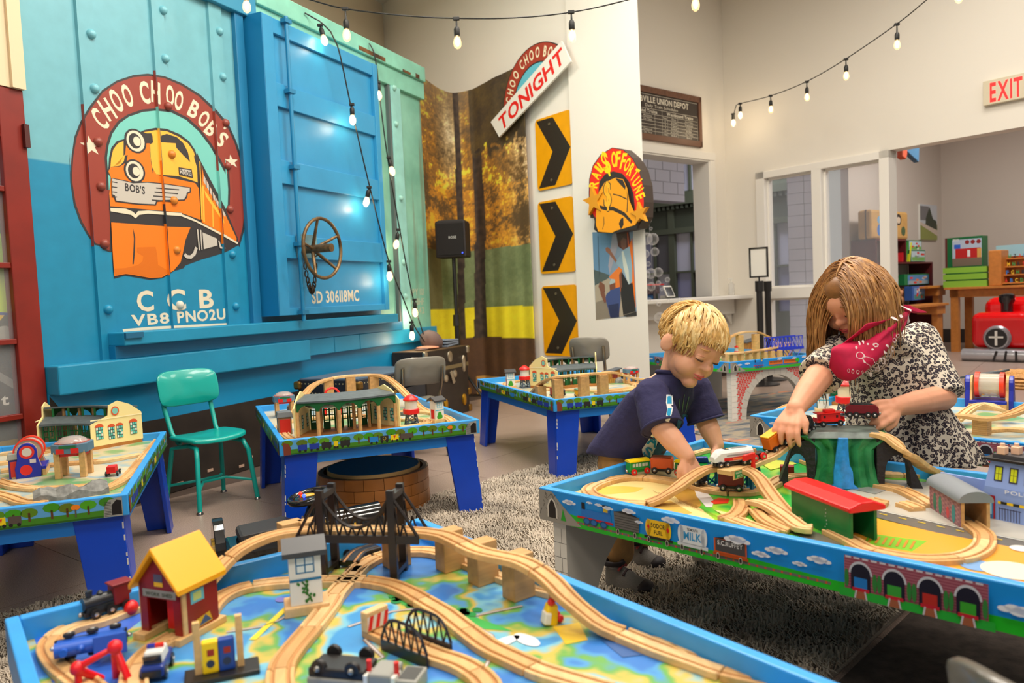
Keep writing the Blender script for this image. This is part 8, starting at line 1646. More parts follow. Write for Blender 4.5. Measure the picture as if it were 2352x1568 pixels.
def boy():
 t = thing('person', 'blond toddler in navy printed t-shirt and khaki trousers reaching over the train table', 'person', V((.33, 2.50, 0))); sk = skin(); dp = DP
 C = dp(1589, 792, 2.26); X = frame3(RT*.42-FW*.72-UP*.52, UP*.85+RT*.16); k = .107
 b = Body(sk); T = head(b, C, X, k); nk = dp(1547, 862, 2.31); ch = dp(1525, 905, 2.36)
 b.cap((T(0, -.25, -.2), .05), (nk, .044), (ch, .06))
 # arms
 sh1, el1, wr1 = dp(1497, 908, 2.25), dp(1522, 985, 2.19), dp(1578, 1046, 2.15); b.cap((sh1, .036), (el1, .034), (el1.lerp(wr1, .45), .033), (wr1, .0225))
 hand(b, wr1, dp(1592, 1090, 2.14)-wr1, RT*.25-FW*.75+UP*.5, .098, (.35, .75), .10, -1)
 sh2, el2, wr2 = dp(1598, 893, 2.42), dp(1622, 968, 2.40), dp(1646, 1022, 2.36); b.cap((sh2, .036), (el2, .034), (el2.lerp(wr2, .45), .032), (wr2, .023)); hand(b, wr2, dp(1656, 1050, 2.34)-wr2, -FW*.3+RT*.6+UP*.6, .098, (.3, .6), .1, -1)
 # legs and feet inside the trousers
 h1, h2 = dp(1425, 1060, 2.45), dp(1465, 1055, 2.55); a1, a2 = G(1424, 1335, .02)+V((0, 0, .085)), G(1474, 1290, .02)+V((0, 0, .085)); b.cap((h1, .06), (a1, .03)).cap((h2, .06), (a2, .03)).cap((ch, .07), (h1.lerp(h2, .5), .075))
 b.done('body', t, .0036, 3); face(t, T, X, k, (196, 150, 100))
 # trousers
 p = Body(mat((176, 138, 92), .9, var=.12, vs=30, bump=.3, bs=120)); p.cap((h1.lerp(h2, .5)+V((0, 0, .02)), .098), (h1.lerp(h2, .5)-V((0, 0, .04)), .092)); p.cap((h1, .075), (h1.lerp(a1, .5), .058), (a1+V((0, 0, .07)), .05), (a1+V((0, 0, .015)), .051)); p.cap((h2, .075), (h2.lerp(a2, .5), .058), (a2+V((0, 0, .07)), .05), (a2+V((0, 0, .015)), .051)); p.done('trousers', t, .006, 3)
 # shirt
 NV = mat((50, 48, 84), .9, var=.10, vs=22, bump=.25, bs=60); s = Body(NV); lo = dp(1440, 1030, 2.46)
 X2 = frame3(RT*.5-FW*.8, nk-lo); s.m.loft([[lo.lerp(nk, q)+X2 @ V((w_*math.cos(a), e_*math.sin(a), 0)) for a in [i*math.pi/12 for i in range(24)]] for q, w_, e_ in ((-.10, .125, .115), (.0, .128, .118), (.25, .122, .112), (.5, .116, .104), (.72, .112, .09), (.86, .09, .072), (.97, .058, .056), (1.02, .050, .05))])
 s.cap((nk.lerp(lo, .22)+(sh1-nk)*.45, .05), (sh1, .054), (sh1.lerp(el1, .55), .056)); s.m.cyl(sh1.lerp(el1, .3), sh1.lerp(el1, .97), .056, .062, 20); s.cap((nk.lerp(lo, .22)+(sh2-nk)*.45, .05), (sh2, .052), (sh2.lerp(el2, .55), .054)); s.m.cyl(sh2.lerp(el2, .3), sh2.lerp(el2, .95), .054, .058, 20)
 so = s.done('shirt', t, .005, 4)
 cl_ = mat((42, 40, 74), .9); o = M(cl_).tube([nk+V((0, 0, .004))+X2 @ V((.050*math.cos(a), .050*math.sin(a), .004)) for a in [i*math.pi/10 for i in range(20)]], .007, 6, True).obj('collar', t, smooth=60); o.location = -t.location
 for e, sh, r in ((el1, sh1, .0605), (el2, sh2, .057)):
  d = (e-sh).normalized(); x, y = M().frm(d); o = M(NV).tube([sh.lerp(e, .95)+(x*math.cos(a)+y*math.sin(a))*r for a in [i*math.pi/10 for i in range(20)]], .004, 6, True).obj('sleeve_hem', t, smooth=60); o.location = -t.location
 def L(ch, x, y, h, w_, r_, c):
  vs, ts, g = GL[ch, 1]; cr_, sr_ = math.cos(R(r_)), math.sin(R(r_)); P = []
  for a, q in vs: a = (a-g/2)/g*w_; q = (q/.69-.5)*h; P.append((x+a*cr_-q*sr_, y-(a*sr_+q*cr_)))
  return [([P[i] for i in tt], c) for tt in ts]
 pol = [([(1530, 907), (1543, 907), (1545, 930), (1540, 932), (1545, 936), (1542, 952), (1536, 968), (1528, 965), (1532, 940), (1529, 925)], (226, 228, 226)), ([(1532, 910), (1541, 910), (1542, 928), (1532, 928)], (40, 150, 190)), ([(1533, 938), (1542, 938), (1538, 960), (1531, 958)], (40, 150, 190)), ([(1488, 1010), (1500, 990), (1515, 1000), (1504, 1030), (1495, 1048), (1476, 1044), (1474, 1030)], (226, 228, 226)), ([(1512, 1016), (1545, 1000), (1556, 1012), (1536, 1040), (1510, 1046), (1496, 1042)], (30, 84, 120)), ([(1556, 962), (1568, 950), (1582, 952), (1570, 984), (1552, 990)], (40, 90, 130))]
 for q in ((1560, 915, 1556, 945), (1570, 905, 1564, 946), (1580, 910, 1572, 945)): pol.append(([(q[0], q[1]), (q[0]+1.5, q[1]), (q[2]+1.5, q[3]), (q[2], q[3])], (90, 120, 90)))
 pol += L('A', 1500, 1010, 24, 24, -28, (30, 140, 184))+L('S', 1487, 1035, 20, 18, -28, (30, 140, 184))
 project(so, pol, t, 'shirt_print')['kind'] = 'stuff'
 # shoes
 for hl_, to, nm in ((G(1400, 1343, .024), G(1489, 1362, .024), 1), (G(1448, 1292, .024), G(1516, 1305, .024), 2)):
  d = (to-hl_); d.z = 0; L_ = d.length; d.normalize(); sd = V((d.y, -d.x, 0)); P = lambda x, y, z, hl_=hl_, d=d, sd=sd: hl_+d*x+sd*y+V((0, 0, z)); G_ = mat((118, 114, 110), .8, bump=.2, bs=200)
  def ringx(m, z0, zf, k): return [[P(x*L_, w_*k*math.cos(a), z0 if math.sin(a) < 0 else z0+(zf(x))*math.sin(a)) for a in [i*math.pi/8 for i in range(16)]] for x, w_ in ((-.03, .018), (.03, .031), (.2, .036), (.45, .037), (.7, .042), (.88, .038), (.98, .026), (1.03, .01))]
  sh = M(G_).loft(ringx(None, .014, lambda x: .062 if x < .3 else .062-.036*min(1, (x-.3)/.45) if x < .9 else .018, 1)).obj('shoe', t, smooth=60); sh.location = -t.location
  for n_, m_, z, zf, kk in (('sole', (206, 200, 196), 0, lambda x: .018, 1.06), ('toe_cap', (44, 36, 40), 0, None, 1)):
   if n_ == 'sole': o = M(mat(m_, .6)).loft(ringx(None, z, zf, kk)).obj('sole', sh, smooth=50)
   else: o = M(mat(m_, .6)).sph(P(.90*L_, 0, .018), (.03, .038, .021), 14, 8, Matrix((d, sd, (0, 0, 1))).transposed()).obj('toe_cap', sh, smooth=60)
  for i in range(3): M(mat((60, 40, 44), .7) if i % 2 else mat((150, 60, 60), .7)).tube([P((.36+i*.11)*L_, y, .074-.014*i-abs(y)*.35) for y in (-.026, -.012, 0, .012, .026)], .0045, 5).obj('lace', sh, smooth=60)
  M(mat((40, 34, 38), .8)).tube([P(.13*L_+.03*math.cos(a), .028*math.sin(a), .078) for a in [i*math.pi/8 for i in range(16)]], .008, 6, True).obj('ankle_pad', sh, smooth=60)
 # hair
 HM = [mat(c, .45, var=.15, vs=60) for c in ((226, 190, 126), (208, 166, 100), (240, 210, 152))]; hm = M(HM[0]); Xk = lambda p: C+X @ (V(p)*k)
 hm.sph(Xk((0, -.18, .30)), (.80*k, .92*k, .80*k), 20, 14, X)
 def fn(d, rn):
  if d.z < -.15 and d.y > -.1: return None
  p0 = V((d.x*.79, d.y*.93-.16, d.z*.80+.30)); out = []; fl = V((d.x*.4+rn.uniform(-.3, .3), (.75 if d.y > -.25 and d.z > .2 else d.y*.3), -.55)).normalized(); n_ = 7; st = .10+rn.uniform(0, .045); p = p0.copy(); ph = rn.uniform(0, 6); jt = rn.uniform(0, .09)**1.2
  for i in range(n_):
   out.append(Xk(p*1.0)); q = p-V((0, -.16, .30)); e = V((q.x/.80, q.y/.94, q.z/.82)); L_ = e.length; fl = (fl+V((0, 0, -.12))).normalized()
   p = p+fl*st+V((math.sin(ph+i*1.1)*.034, 0, math.cos(ph+i*1.3)*.022)); q = p-V((0, -.16, .30)); e = V((q.x/.80, q.y/.94, q.z/.82))
   k2 = 1.02+.008*i+jt
   if e.length < k2 or e.length > k2+.06: q *= k2/e.length; p = q+V((0, -.16, .30))
   if p.y > .62 and p.z < .34: break
  return out if len(out) > 2 else None
 locks(hm, C, X, k, 1000, fn, HM, .0046, 5); o = hm.obj('hair', t, smooth=60); o.location = -t.location
boy()
def girl():
 base = V((1.27, 2.50, 0)); t = thing('person', 'girl with long light brown hair in leopard-print dress and pink bandana holding toy trains', 'person', base); sk = skin((226, 166, 136)); dp = DP
 C = dp(1955, 686, 2.26); X = frame3(-RT*.70-FW*.44-UP*.62, UP*.8-RT*.02); k = .103
 b = Body(sk); T = head(b, C, X, k); nk = dp(2015, 765, 2.38); sp = dp(2040, 820, 2.46); b.cap((T(0, -.3, -.2), .05), (nk, .045), (sp, .07))
 sh1, el1, wr1 = dp(1925, 812, 2.30), dp(1878, 868, 2.20), dp(1828, 938, 2.10); b.cap((sh1, .042), (el1, .040), (el1.lerp(wr1, .5), .036), (wr1, .025)); hand(b, wr1, dp(1798, 996, 2.06)-wr1, -RT*.62+UP*.55-FW*.55, .118, (.28, .5), .12, 1, .026)
 sh2, el2, wr2 = dp(2112, 782, 2.46), dp(2166, 912, 2.36), dp(2058, 934, 2.17); b.cap((sh2, .042), (el2, .040), (el2.lerp(wr2, .5), .037), (wr2, .027)); hand(b, wr2, dp(1998, 958, 2.12)-wr2, -FW*.8+UP*.45+RT*.1, .118, (.55, .85), .06, 1, .027)
 hp = V((1.30, 2.50, .42)); b.cap((sp, .08), (hp, .10))
 for s in (-1, 1): f = hp+RT*.06*s; b.cap((f, .07), (V((f.x, f.y, .05)), .035), (V((f.x, f.y-.06, .035)), .03))
 b.done('body', t, .0042, 3); face(t, T, X, k, (150, 112, 76), (190, 84, 84))
 # leopard dress
 lm = bpy.data.materials.new('leopard'); lm.use_nodes = True; nt, N, Lk, bs = nodes(lm); bs.inputs['Roughness'].default_value = .9; tc = N.new('ShaderNodeTexCoord'); nz = N.new('ShaderNodeTexNoise'); nz.inputs['Scale'].default_value = 70; mx = N.new('ShaderNodeMix'); mx.data_type = 'VECTOR'; mx.inputs[0].default_value = .012; Lk.new(tc.outputs['Object'], nz.inputs[0]); Lk.new(tc.outputs['Object'], mx.inputs[4]); Lk.new(nz.outputs['Color'], mx.inputs[5]); vo = N.new('ShaderNodeTexVoronoi'); vo.inputs['Scale'].default_value = 88; Lk.new(mx.outputs[1], vo.inputs['Vector']); r = N.new('ShaderNodeValToRGB'); r.color_ramp.interpolation = 'CONSTANT'; e = r.color_ramp.elements; e[0].position = 0; e[0].color = L3((142, 128, 118)); e[1].position = .28; e[1].color = L3((46, 40, 50)); e.new(.53).color = L3((214, 204, 188)); Lk.new(vo.outputs['Distance'], r.inputs[0]); Lk.new(r.outputs[0], bs.inputs['Base Color'])
 s = Body(lm); X2 = frame3(-RT*.45-FW, V((0, 0, 1))); lo = V((1.29, 2.46, .36)); wa = dp(2055, 905, 2.46); nn = 40
 def ring(c, w_, e_, fold=0, ph=0): return [c+X2 @ V(((w_+fold*math.sin(11*a+ph))*math.cos(a), (e_+fold*math.sin(11*a+ph))*math.sin(a), 0)) for a in [i*2*math.pi/nn for i in range(nn)]]
 s.m.loft([ring(lo, .205, .165, .014), ring(lo.lerp(wa, .35), .185, .15, .011, .2), ring(lo.lerp(wa, .7), .152, .13, .007, .3), ring(wa, .128, .112, .002), ring(wa.lerp(sp, .45), .132, .108), ring(wa.lerp(sp, .8), .134, .098), ring(sp+V((0, 0, .0)), .125, .085), ring(sp.lerp(nk, .55), .085, .07), ring(nk, .055, .052)])
 s.cap((sp.lerp(sh1, .4), .06), (sh1, .058), (sh1.lerp(el1, .5), .056)); s.m.cyl(sh1.lerp(el1, .3), sh1.lerp(el1, .92), .056, .063, 20); s.cap((sp.lerp(sh2, .5), .065), (sh2, .062), (sh2.lerp(el2, .5), .060), (sh2.lerp(el2, .8), .062)); s.m.cyl(sh2.lerp(el2, .5), sh2.lerp(el2, 1.0), .062, .066, 20)
 s.done('dress', t, .0055, 3)
 # bandana
 PK = mat((190, 16, 72), .75, var=.12, vs=30); rows = [[(1990, 742, 2.12), (2030, 735, 2.14), (2070, 722, 2.18), (2092, 706, 2.28)], [(1936, 790, 2.16), (1985, 775, 2.17), (2035, 764, 2.14), (2085, 738, 2.22)], [(1909, 800, 2.15), (1965, 800, 2.13), (2025, 790, 2.12), (2066, 765, 2.19)], [(1907, 846, 2.17), (1950, 842, 2.12), (2005, 830, 2.12), (2046, 796, 2.19)], [(1913, 862, 2.19), (1945, 876, 2.15), (1975, 862, 2.14), (2030, 815, 2.23)]]
 m = M(PK); vs = []
 def bz(P, n=12): return spline([dp(*q) for q in P], .012)
 R_ = [bz(q) for q in rows]; NN = 22; R2 = [[r_[min(len(r_)-1, int(i*(len(r_)-1)/(NN-1)))] for i in range(NN)] for r_ in R_]; cols_ = [spline([R2[j][i] for j in range(5)], .015) for i in range(NN)]; K = 14; gr = [[c[min(len(c)-1, int(j*(len(c)-1)/(K-1)))]-FW*(.006*math.sin(j*.9+i*.35)) for j in range(K)] for i, c in enumerate(cols_)]
 m.loft(gr, closed=False, caps=False); o = m.obj('bandana', t, smooth=180); o.location = -base; sm = o.modifiers.new('thickness', 'SOLIDIFY'); sm.thickness = .004; sm.offset = 0; ss = o.modifiers.new('subdivision', 'SUBSURF'); ss.levels = 1; ss.render_levels = 1
 q = M(PK).loft([[dp(x+a, y+c, d) for a, c in ((-w_, -w_*.6), (w_*.4, -w_*.7), (w_, w_*.5), (-w_*.5, w_*.7))] for x, y, d, w_ in ((2072, 706, 2.22, 10), (2085, 708, 2.23, 11), (2105, 714, 2.25, 8), (2128, 717, 2.27, 2))]).obj('bandana_tail', t, smooth=60, bev=.002); q.location = -base
 WH = (226, 206, 206); pol = []
 def loop_(x, y, rx, ry, w_=2.2, rot=0, n=16):
  cr_, sr_ = math.cos(rot), math.sin(rot); P = [((rx*math.cos(i*2*math.pi/n)), ry*math.sin(i*2*math.pi/n)) for i in range(n)]; out = [(x+a*cr_-c*sr_, y+a*sr_+c*cr_) for a, c in P]; inn = [(x+(a*cr_-c*sr_)*(1-w_/max(rx, ry)), y+(a*sr_+c*cr_)*(1-w_/max(rx, ry))) for a, c in P]
  for i in range(n): pol.append(([out[i], out[(i+1) % n], inn[(i+1) % n], inn[i]], WH))
 for i in range(8): a = i/7; loop_(1950+62*a, 850+8*math.sin(a*3.1)-16*a, 2.8, 4.4, 1.3)
 for i in range(4): loop_(2030+4*i, 812-13*i, 2.6, 4.2, 1.3, .6)
 loop_(1972, 822, 11, 7, 1.8, .5); loop_(1990, 832, 14, 6, 1.8, .3); loop_(2003, 800, 5, 5, 2.4); loop_(2008, 824, 4, 4, 2.0)
 for x, y in ((1960, 806), (1968, 800), (1978, 797), (1988, 800), (1996, 812), (2015, 812), (2020, 800), (1985, 845), (2052, 740), (2060, 730), (2045, 752), (2066, 722)): pol.append(([(x+2.4*math.cos(i*1.05), y+2.4*math.sin(i*1.05)) for i in range(6)], WH))
 project(o, pol, t, 'bandana_print', .003)['kind'] = 'stuff'
 # long hair
 HM = [mat(c, .42, var=.2, vs=50) for c in ((164, 118, 70), (136, 94, 54), (186, 140, 88), (150, 106, 62))]; hm = M(HM[1]); Xk = lambda p: C+X @ (V(p)*k); hm.sph(Xk((0, -.20, .26)), (.80*k, .90*k, .82*k), 22, 14, X)
 dn = X.transposed() @ V((0, 0, -1)); cz = V((0, -.20, .26))
 def fn(d, rn):
  if d.z < -.25: return None
  p = V((d.x*.79, d.y*.89, d.z*.81))+cz; out = []; part = V((-.1, 0, 0)); fl = V((d.x*1.2+rn.uniform(-.15, .15), d.y*.5, -.1)).normalized() if d.y < .05 or abs(d.x) > .75 else V((1.4 if d.x > -.1 else -1.4, .15+rn.uniform(-.1, .1), -.05)).normalized(); tot = rn.uniform(1.7, 3.3) if d.x > -.15 else rn.uniform(1.3, 2.2); st = .17; i = 0; g = 0; wisp = rn.random() < .07; ph = rn.uniform(0, 6)
  while g < tot:
   out.append(Xk(p)); fl = (fl*(.62 if i < 4 else .5)+dn*(.30 if i < 4 else .5)+V((rn.uniform(-.05, .05), rn.uniform(-.05, .05), 0))+V((math.sin(ph+i*.8), math.cos(ph+i*.8), 0))*.012*i).normalized(); p = p+fl*st; q = p-cz; e = V((q.x/.81, q.y/.92, q.z/.84)); g += st; i += 1
   if e.length < 1.02 and i < 8: q *= 1.02/e.length; p = q+cz
   f = p-V((0, .15, -.3)); ee = V((f.x/.66, f.y/.70, f.z/.74))
   if ee.length < 1.06: f *= 1.06/ee.length; p = f+V((0, .15, -.3))
   if -.36 < p.x < .10 and p.y > .42 and p.z < .16 and not wisp: return None
  return out if len(out) > 3 else None
 hm.sph(Xk((0, .16, .50)), (.60*k, .56*k, .46*k), 18, 12, X); locks(hm, C, X, k, 1500, fn, HM, .0044, 11); o = hm.obj('hair', t, smooth=60); o.location = -base
girl()
# ================================================================ shop beyond the opening
sw_ = lambda n, l, c, g=None: wallthing(n, l, c, SL0, ANG_T, g)
DR = mat((92, 30, 34), .4)
t = sw_('shelf_unit', 'dark red cube shelf unit against the shop wall', 'shelf'); O_ = .32; b = lambda x, y, o=O_: wl(t, x, y, o)
ux0, ux1, zt, zm = b(2012, 580)[0], b(2082, 580)[0], b(2050, 549)[1], b(2050, 602)[1]; lx0, lx1 = b(2012, 650)[0], b(2143, 650)[0]
for a, c, d, e in ((ux0, ux0+.02, zm, zt), (ux1-.02, ux1, zm, zt), (lx0, lx0+.02, 0, zm), (lx1-.02, lx1, 0, zm)): M(DR).bx(a, c, -O_, -.01, d, e).obj('upright', t)
for a, c, z in ((ux0, ux1, zt), (lx0, lx1, zm), (lx0, lx1, zm*.52), (lx0, lx1, .06)): M(DR).bx(a, c, -O_, -.01, z-.02, z).obj('shelf_board', t)
def box(n, l, cat, x0, x1, y0, y1, o, dpt, c, extra=None, Tm=None):
 t = Tm(n, l, cat) if Tm else sw_(n, l, cat); p0, p1 = wl(t, x0, y1, o), wl(t, x1, y0, o); M(mat(c, .4)).bx(p0[0], p1[0], -o, -o+dpt, p0[1], p1[1]).obj('carton', t, bev=.003); p = PR('y', o+.0006); w_, h = p1[0]-p0[0], p1[1]-p0[1]
 if extra: extra(p, p0[0], p0[1], w_, h); p.obj('box_print', t)['kind'] = 'stuff'
def toyprint(c1, c2, c3):
 def f(p, x, z, w, h): p.rect(x+w*.12, x+w*.97, z+h*.05, z+h*.9, c1); p.rect(x+w*.15, x+w*.95, z+h*.08, z+h*.4, c2); rn = random.Random(int(w*1e4)); l = p.lay+1; [p.ell(x+w*rn.uniform(.2, .9), z+h*rn.uniform(.2, .75), w*.07, h*.1, c3[i % len(c3)], l, 10) for i in range(7)]
 return f
box('toy_box', 'small green toy train box, upper of two on the red shelf', 'box', 2084, 2117, 552, 575, .28, .2, (24, 110, 60), toyprint((190, 206, 214), (120, 170, 90), ((206, 60, 50), (240, 240, 236), (40, 120, 70))))
box('toy_box', 'small green toy train box, lower of two on the red shelf', 'box', 2089, 2125, 574, 601, .28, .22, (24, 110, 60), toyprint((190, 206, 214), (120, 170, 90), ((206, 60, 50), (240, 240, 236), (40, 120, 70))))
box('toy_box', 'wide toy set box with blue picture inside the red shelf', 'box', 2078, 2134, 628, 655, .28, .2, (30, 120, 70), toyprint((90, 140, 190), (150, 170, 180), ((226, 120, 50), (206, 60, 50), (226, 226, 220))))
box('toy_box', 'blue toy box standing below the red shelf', 'box', 2096, 2124, 656, 690, .46, .1, (60, 100, 170), toyprint((110, 150, 200), (80, 130, 120), ((206, 60, 50), (226, 226, 220))))
for i, c in enumerate(((196, 40, 46), (60, 140, 60), (206, 206, 50))): o = M(mat(c, .5)).box((0, 0, .13), (.025, .18, .26), ry=R(14)).obj('book', bev=.002); q = wl(t, 2060+i*8, 602, .2); o.location = t.matrix_basis @ V((q[0], -.2, zm)); o.rotation_euler = (0, 0, ANG_T); tag(o, f'{("red", "green", "yellow")[i]} picture book leaning on the red shelf', 'book', 'leaning picture books')
tt = sw_('suitcase', 'old tan suitcase with stickers on top of the red shelf', 'suitcase'); a, c = wl(tt, 2003, 548, .3), wl(tt, 2086, 487, .3); M(mat((196, 156, 96), .5, var=.1)).bx(a[0], c[0], -.3, -.12, zt, zt+c[1]-a[1]).obj('case', tt, bev=.03); M(mat((70, 40, 26), .5)).bx(a[0]-.004, c[0]+.004, -.235, -.21, zt, zt+c[1]-a[1]+.004).obj('edge_band', tt, bev=.03); p = PR('y', .3006); W_ = c[0]-a[0]
for x, z, w, h, q in ((.2, .3, .11, .12, (60, 120, 190)), (.2, .65, .10, .08, (120, 170, 206)), (.72, .7, .13, .12, (50, 44, 40)), (.72, .68, .09, .07, (206, 190, 170)), (.85, .3, .1, .1, (70, 90, 60)), (.6, .28, .07, .08, (200, 110, 50)), (.58, .6, .05, .06, (120, 70, 50))): p.ell(a[0]+W_*x, zt+.36*z, w*.6, h*.6, q)
p.obj('stickers', tt)['kind'] = 'stuff'
tt = sw_('canvas_picture', 'unframed landscape picture with a steam train on the shop wall', 'picture'); a, c = wl(tt, 2114, 550, .03), wl(tt, 2152, 472, .03); o = M(WHT).bx(a[0], c[0], -.03, -.002, a[1], c[1]).obj('canvas', tt); p = PR('y', .0304); W_, H_ = c[0]-a[0], c[1]-a[1]
for x0, x1, y0, y1, q in ((0, 1, .45, 1, (196, 200, 206)), (0, 1, 0, .45, (140, 146, 80)), (0, .5, .55, .95, (120, 118, 120))): p.rect(a[0]+W_*x0, a[0]+W_*x1, a[1]+H_*y0, a[1]+H_*y1, q)
p.poly([(a[0]+W_*.3, a[1]+H_*.4), (a[0]+W_*.32, a[1]+H_*.6), (a[0]+W_*.55, a[1]+H_*.95), (a[0]+W_*.75, a[1]+H_*.6), (a[0]+W_*.95, a[1]+H_*.55), (a[0]+W_, a[1]+H_*.3)], (50, 58, 44)); p.poly([(a[0], a[1]+H_*.42), (a[0]+W_, a[1]+H_*.12), (a[0]+W_, a[1]+H_*.28), (a[0], a[1]+H_*.5)], (206, 190, 176)); p.obj('print', o)
OAK = mat((196, 130, 66), .45, var=.1, vs=20)
tt = sw_('step_bench', 'orange wooden step bench beside the red shelf', 'bench')
for x0, x1, y, o_ in ((2128, 2176, 657, .55), (2100, 2176, 702, .8)):
 a, c = wl(tt, x0, y, o_), wl(tt, x1, y, o_); M(OAK).bx(a[0], c[0], -o_-.02, -o_+.26, a[1]-.03, a[1]).obj('step', tt, bev=.003); M(OAK).bx(c[0]-.3, c[0]-.06, -o_, -o_+.24, a[1]-.13, a[1]-.03).obj('apron', tt); M(OAK).bx(c[0]-.24, c[0]-.10, -o_+.02, -o_+.09, 0, a[1]-.1).obj('leg', tt)
tt = thing('stuffed_toy', 'small orange stuffed toy on the shop shelf', 'soft toy', t.matrix_basis @ V((wl(t, 2066, 650, .2)[0], -.2, zm*.52))); om = mat((222, 160, 120), .9); M(om).sph((0, 0, .07), (.06, .05, .07), 10, 8).obj('body', tt, smooth=60); M(om).sph((0, 0, .17), .05, 10, 8).obj('head', tt, smooth=60); [M(om).sph((s*.04, 0, .215), .018, 8, 6).obj('ear', tt, smooth=60) for s in (-1, 1)]
# display table
BT0 = G(2192, 808); bt = thing('display_table', 'orange wooden display table in the shop', 'table', BT0, ANG_E); ztop = wl(bt, 2180, 660)[1]; M(OAK).bx(-.1, 1.5, -.05, .55, ztop-.03, ztop).obj('top', bt, bev=.003); M(OAK).bx(-.05, 1.45, 0, .03, ztop-.13, ztop-.03).obj('apron', bt); [M(OAK).bx(x, x+.09, y, y+.07, 0, ztop-.03).obj('leg', bt) for x in (-.04, 1.3) for y in (.0, .45)]
bw = lambda n, l, c: thing(n, l, c, BT0, ANG_E); tt = bw('wooden_crate', 'lime green slatted crate on the display table', 'crate'); a, c = wl(tt, 2166, 640)[0], wl(tt, 2266, 640)[0]; GC2 = mat((140, 190, 70), .5)
for i in range(3):
 z = ztop+.01+i*.085; M(GC2).bx(a, c, .0, .015, z, z+.07).obj('slat', tt); M(GC2).bx(a, c, .33, .345, z, z+.07).obj('slat', tt); M(GC2).bx(a, a+.015, .015, .33, z, z+.07).obj('slat', tt); M(GC2).bx(c-.015, c, .015, .33, z, z+.07).obj('slat', tt)
M(GC2).bx(a, c, 0, .345, ztop, ztop+.01).obj('bottom', tt); zc_ = ztop+.01+.24
def bigp(p, x, z, w, h): p.rect(x, x+w*.06, z, z+h, (90, 40, 40)); p.rect(x+w*.2, x+w*.98, z+h*.04, z+h*.92, (176, 190, 206)); p.rect(x+w*.2, x+w*.98, z+h*.04, z+h*.3, (120, 104, 90)); p.rect(x+w*.28, x+w*.95, z+h*.3, z+h*.62, (176, 36, 36)); p.rect(x+w*.6, x+w*.68, z+h*.34, z+h*.56, (226, 226, 226)); p.rect(x+w*.86, x+w*.97, z+h*.3, z+h*.6, (206, 160, 90)); p.rect(x+w*.25, x+w*.42, z+h*.62, z+h*.76, (50, 100, 190)); [p.ell(x+w*(.6+.15*i), z+h*.82, w*.06, h*.07, (130, 40, 40), p.lay) for i in range(3)]; p.text('BRIO', x+w*.3, z+h*.88, h*.07, (226, 230, 226), w=w*.16)
tt = bw('toy_box', 'large toy train box standing in the green crate', 'box'); a2, c2 = wl(tt, 2171, 600, -.1)[0], wl(tt, 2257, 600, -.1)[0]; z1_ = wl(tt, 2200, 545, -.1)[1]; M(mat((20, 96, 54), .4)).bx(a2, c2, .10, .28, ztop+.012, z1_).obj('carton', tt, bev=.003); p = PR('y', -.0994); bigp(p, a2, zc_, c2-a2, z1_-zc_); p.obj('box_print', tt)['kind'] = 'stuff'
tt = bw('letter_rack', 'wooden rack of coloured letter wagons on the display table', 'rack'); a, c = wl(tt, 2270, 620)[0], wl(tt, 2270, 620)[0]+.62; zr = wl(tt, 2275, 575)[1]; M(OAK).bx(a, a+.14, .0, .3, ztop, zr).obj('side_panel', tt, bev=.01); M(OAK).bx(a, c, .28, .30, ztop, zr+.04).obj('back_panel', tt); M(mat((150, 190, 200), .5)).bx(a, c, .26, .28, zr-.08, zr+.06).obj('header', tt); n = 4; rn = random.Random(2); LC = ((206, 60, 50), (50, 120, 190), (226, 190, 60), (60, 150, 80), (40, 40, 46))
for i in range(n):
 z = ztop+.02+i*(zr-ztop-.04)/n; M(OAK).bx(a+.14, c, .05+.04*i, .3, z, z+.015).obj('shelf_board', tt)
 q = PR('y', -.05-.04*i+.0006); [q.text('ABCDEFGHIKMNRSTUZ'[(i*5+k) % 17], a+.18+k*.055, z+.017, .045, LC[(k+i) % 5], w=.035, lay=1) for k in range(8)]; q.obj('letters', tt)['kind'] = 'stuff'
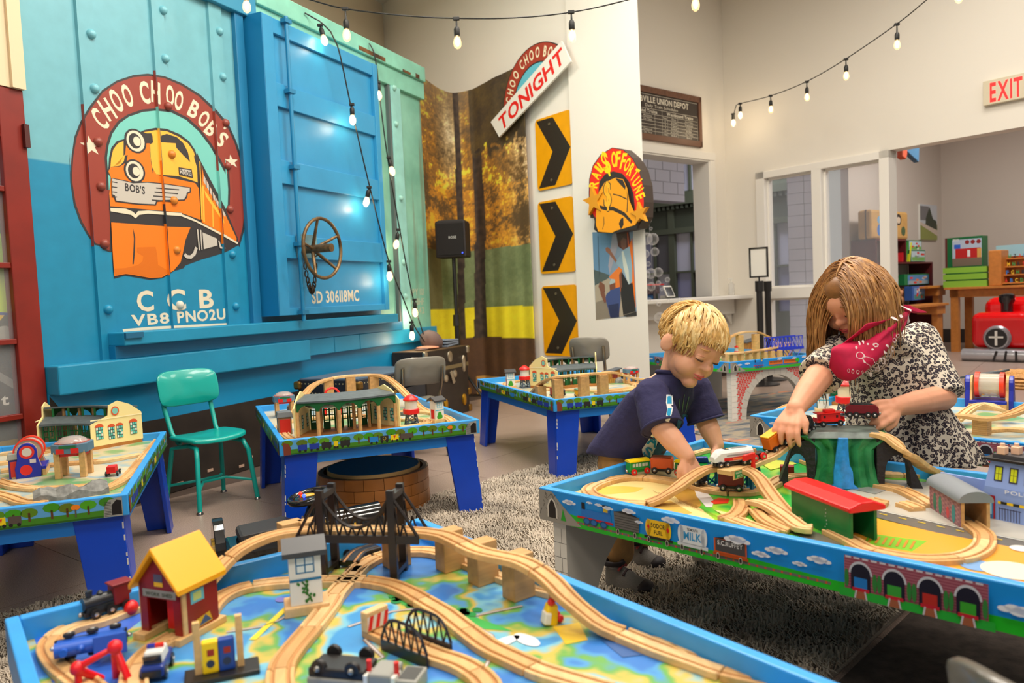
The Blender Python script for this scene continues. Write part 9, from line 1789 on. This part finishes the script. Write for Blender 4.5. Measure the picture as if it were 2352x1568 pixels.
def inflatable():
 o0 = G(2222, 828); t = thing('inflatable_train', 'shiny red inflatable train with silver bumper and black chimney', 'inflatable', o0, ANG_E-R(-4)); rd = mat((206, 14, 20), .15, coat=.5, bump=.25, bs=25); W_ = 1.0
 z0, z1 = wl(t, 2230, 800)[1], wl(t, 2270, 718)[1]
 M(rd).bx(.02, W_, .02, .42, z0, z1).obj('front_box', t, bev=.09, bseg=5); M(rd).bx(.05, W_, .38, .78, z0, z1+.16).obj('cab', t, bev=.12, bseg=5); M(mat((190, 190, 194), .2, .6, bump=.3, bs=30)).cyl((-.04, -.02, z0*.5), (W_+.1, -.02, z0*.5), z0*.5, seg=20).obj('bumper_roll', t, smooth=60)
 for i in range(5): M(TBK).box((.30+i*.1, -.02-z0*.5, z0*.5), (.022, .012, z0*.8), ry=R(18-9*i)).obj('bumper_slat', t)
 u, z = wl(t, 2290, 776); M(mat((170, 170, 174), .25, .6)).lathe([(.13, .06), (.14, .0), (.12, -.03)], (u, 0, z), 24, 'y').obj('lamp_ring', t, smooth=40); M(TBK).lathe([(.11, -.01), (.105, -.034)], (u, 0, z), 24, 'y').obj('lamp', t, smooth=40); M(WHT).bx(u-.012, u+.012, -.04, -.034, z-.08, z+.08).obj('cross', t); M(WHT).bx(u-.07, u+.07, -.04, -.034, z+.0, z+.02).obj('cross', t)
 u = wl(t, 2300, 712)[0]; M(mat((24, 22, 24), .12, coat=.5)).lathe([(.06, 0), (.06, .12), (.08, .15), (.08, .22), (.05, .235)], (u, .22, z1-.03), 16).obj('chimney', t, smooth=40)
inflatable()
q = DP(2085, 352, 8.6); t = thing('hanging_sign', 'painted blue and orange wooden sign hanging from the shop ceiling', 'sign', q, ANG_T); M(mat((70, 110, 140), .5)).prism([(-.12, .02), (.22, -.09), (.24, .14), (-.12, .16)], -.03, .03).obj('blue_board', t, bev=.01); M(mat((196, 90, 60), .5)).prism([(-.24, -.07), (-.14, -.09), (-.11, -.02), (-.11, .16), (-.24, .16)], -.05, .02).obj('orange_board', t, bev=.02); M(TBK).cyl((.05, 0, .14), (.05, 0, HT-q.z), .006, seg=6).obj('hanger', t)
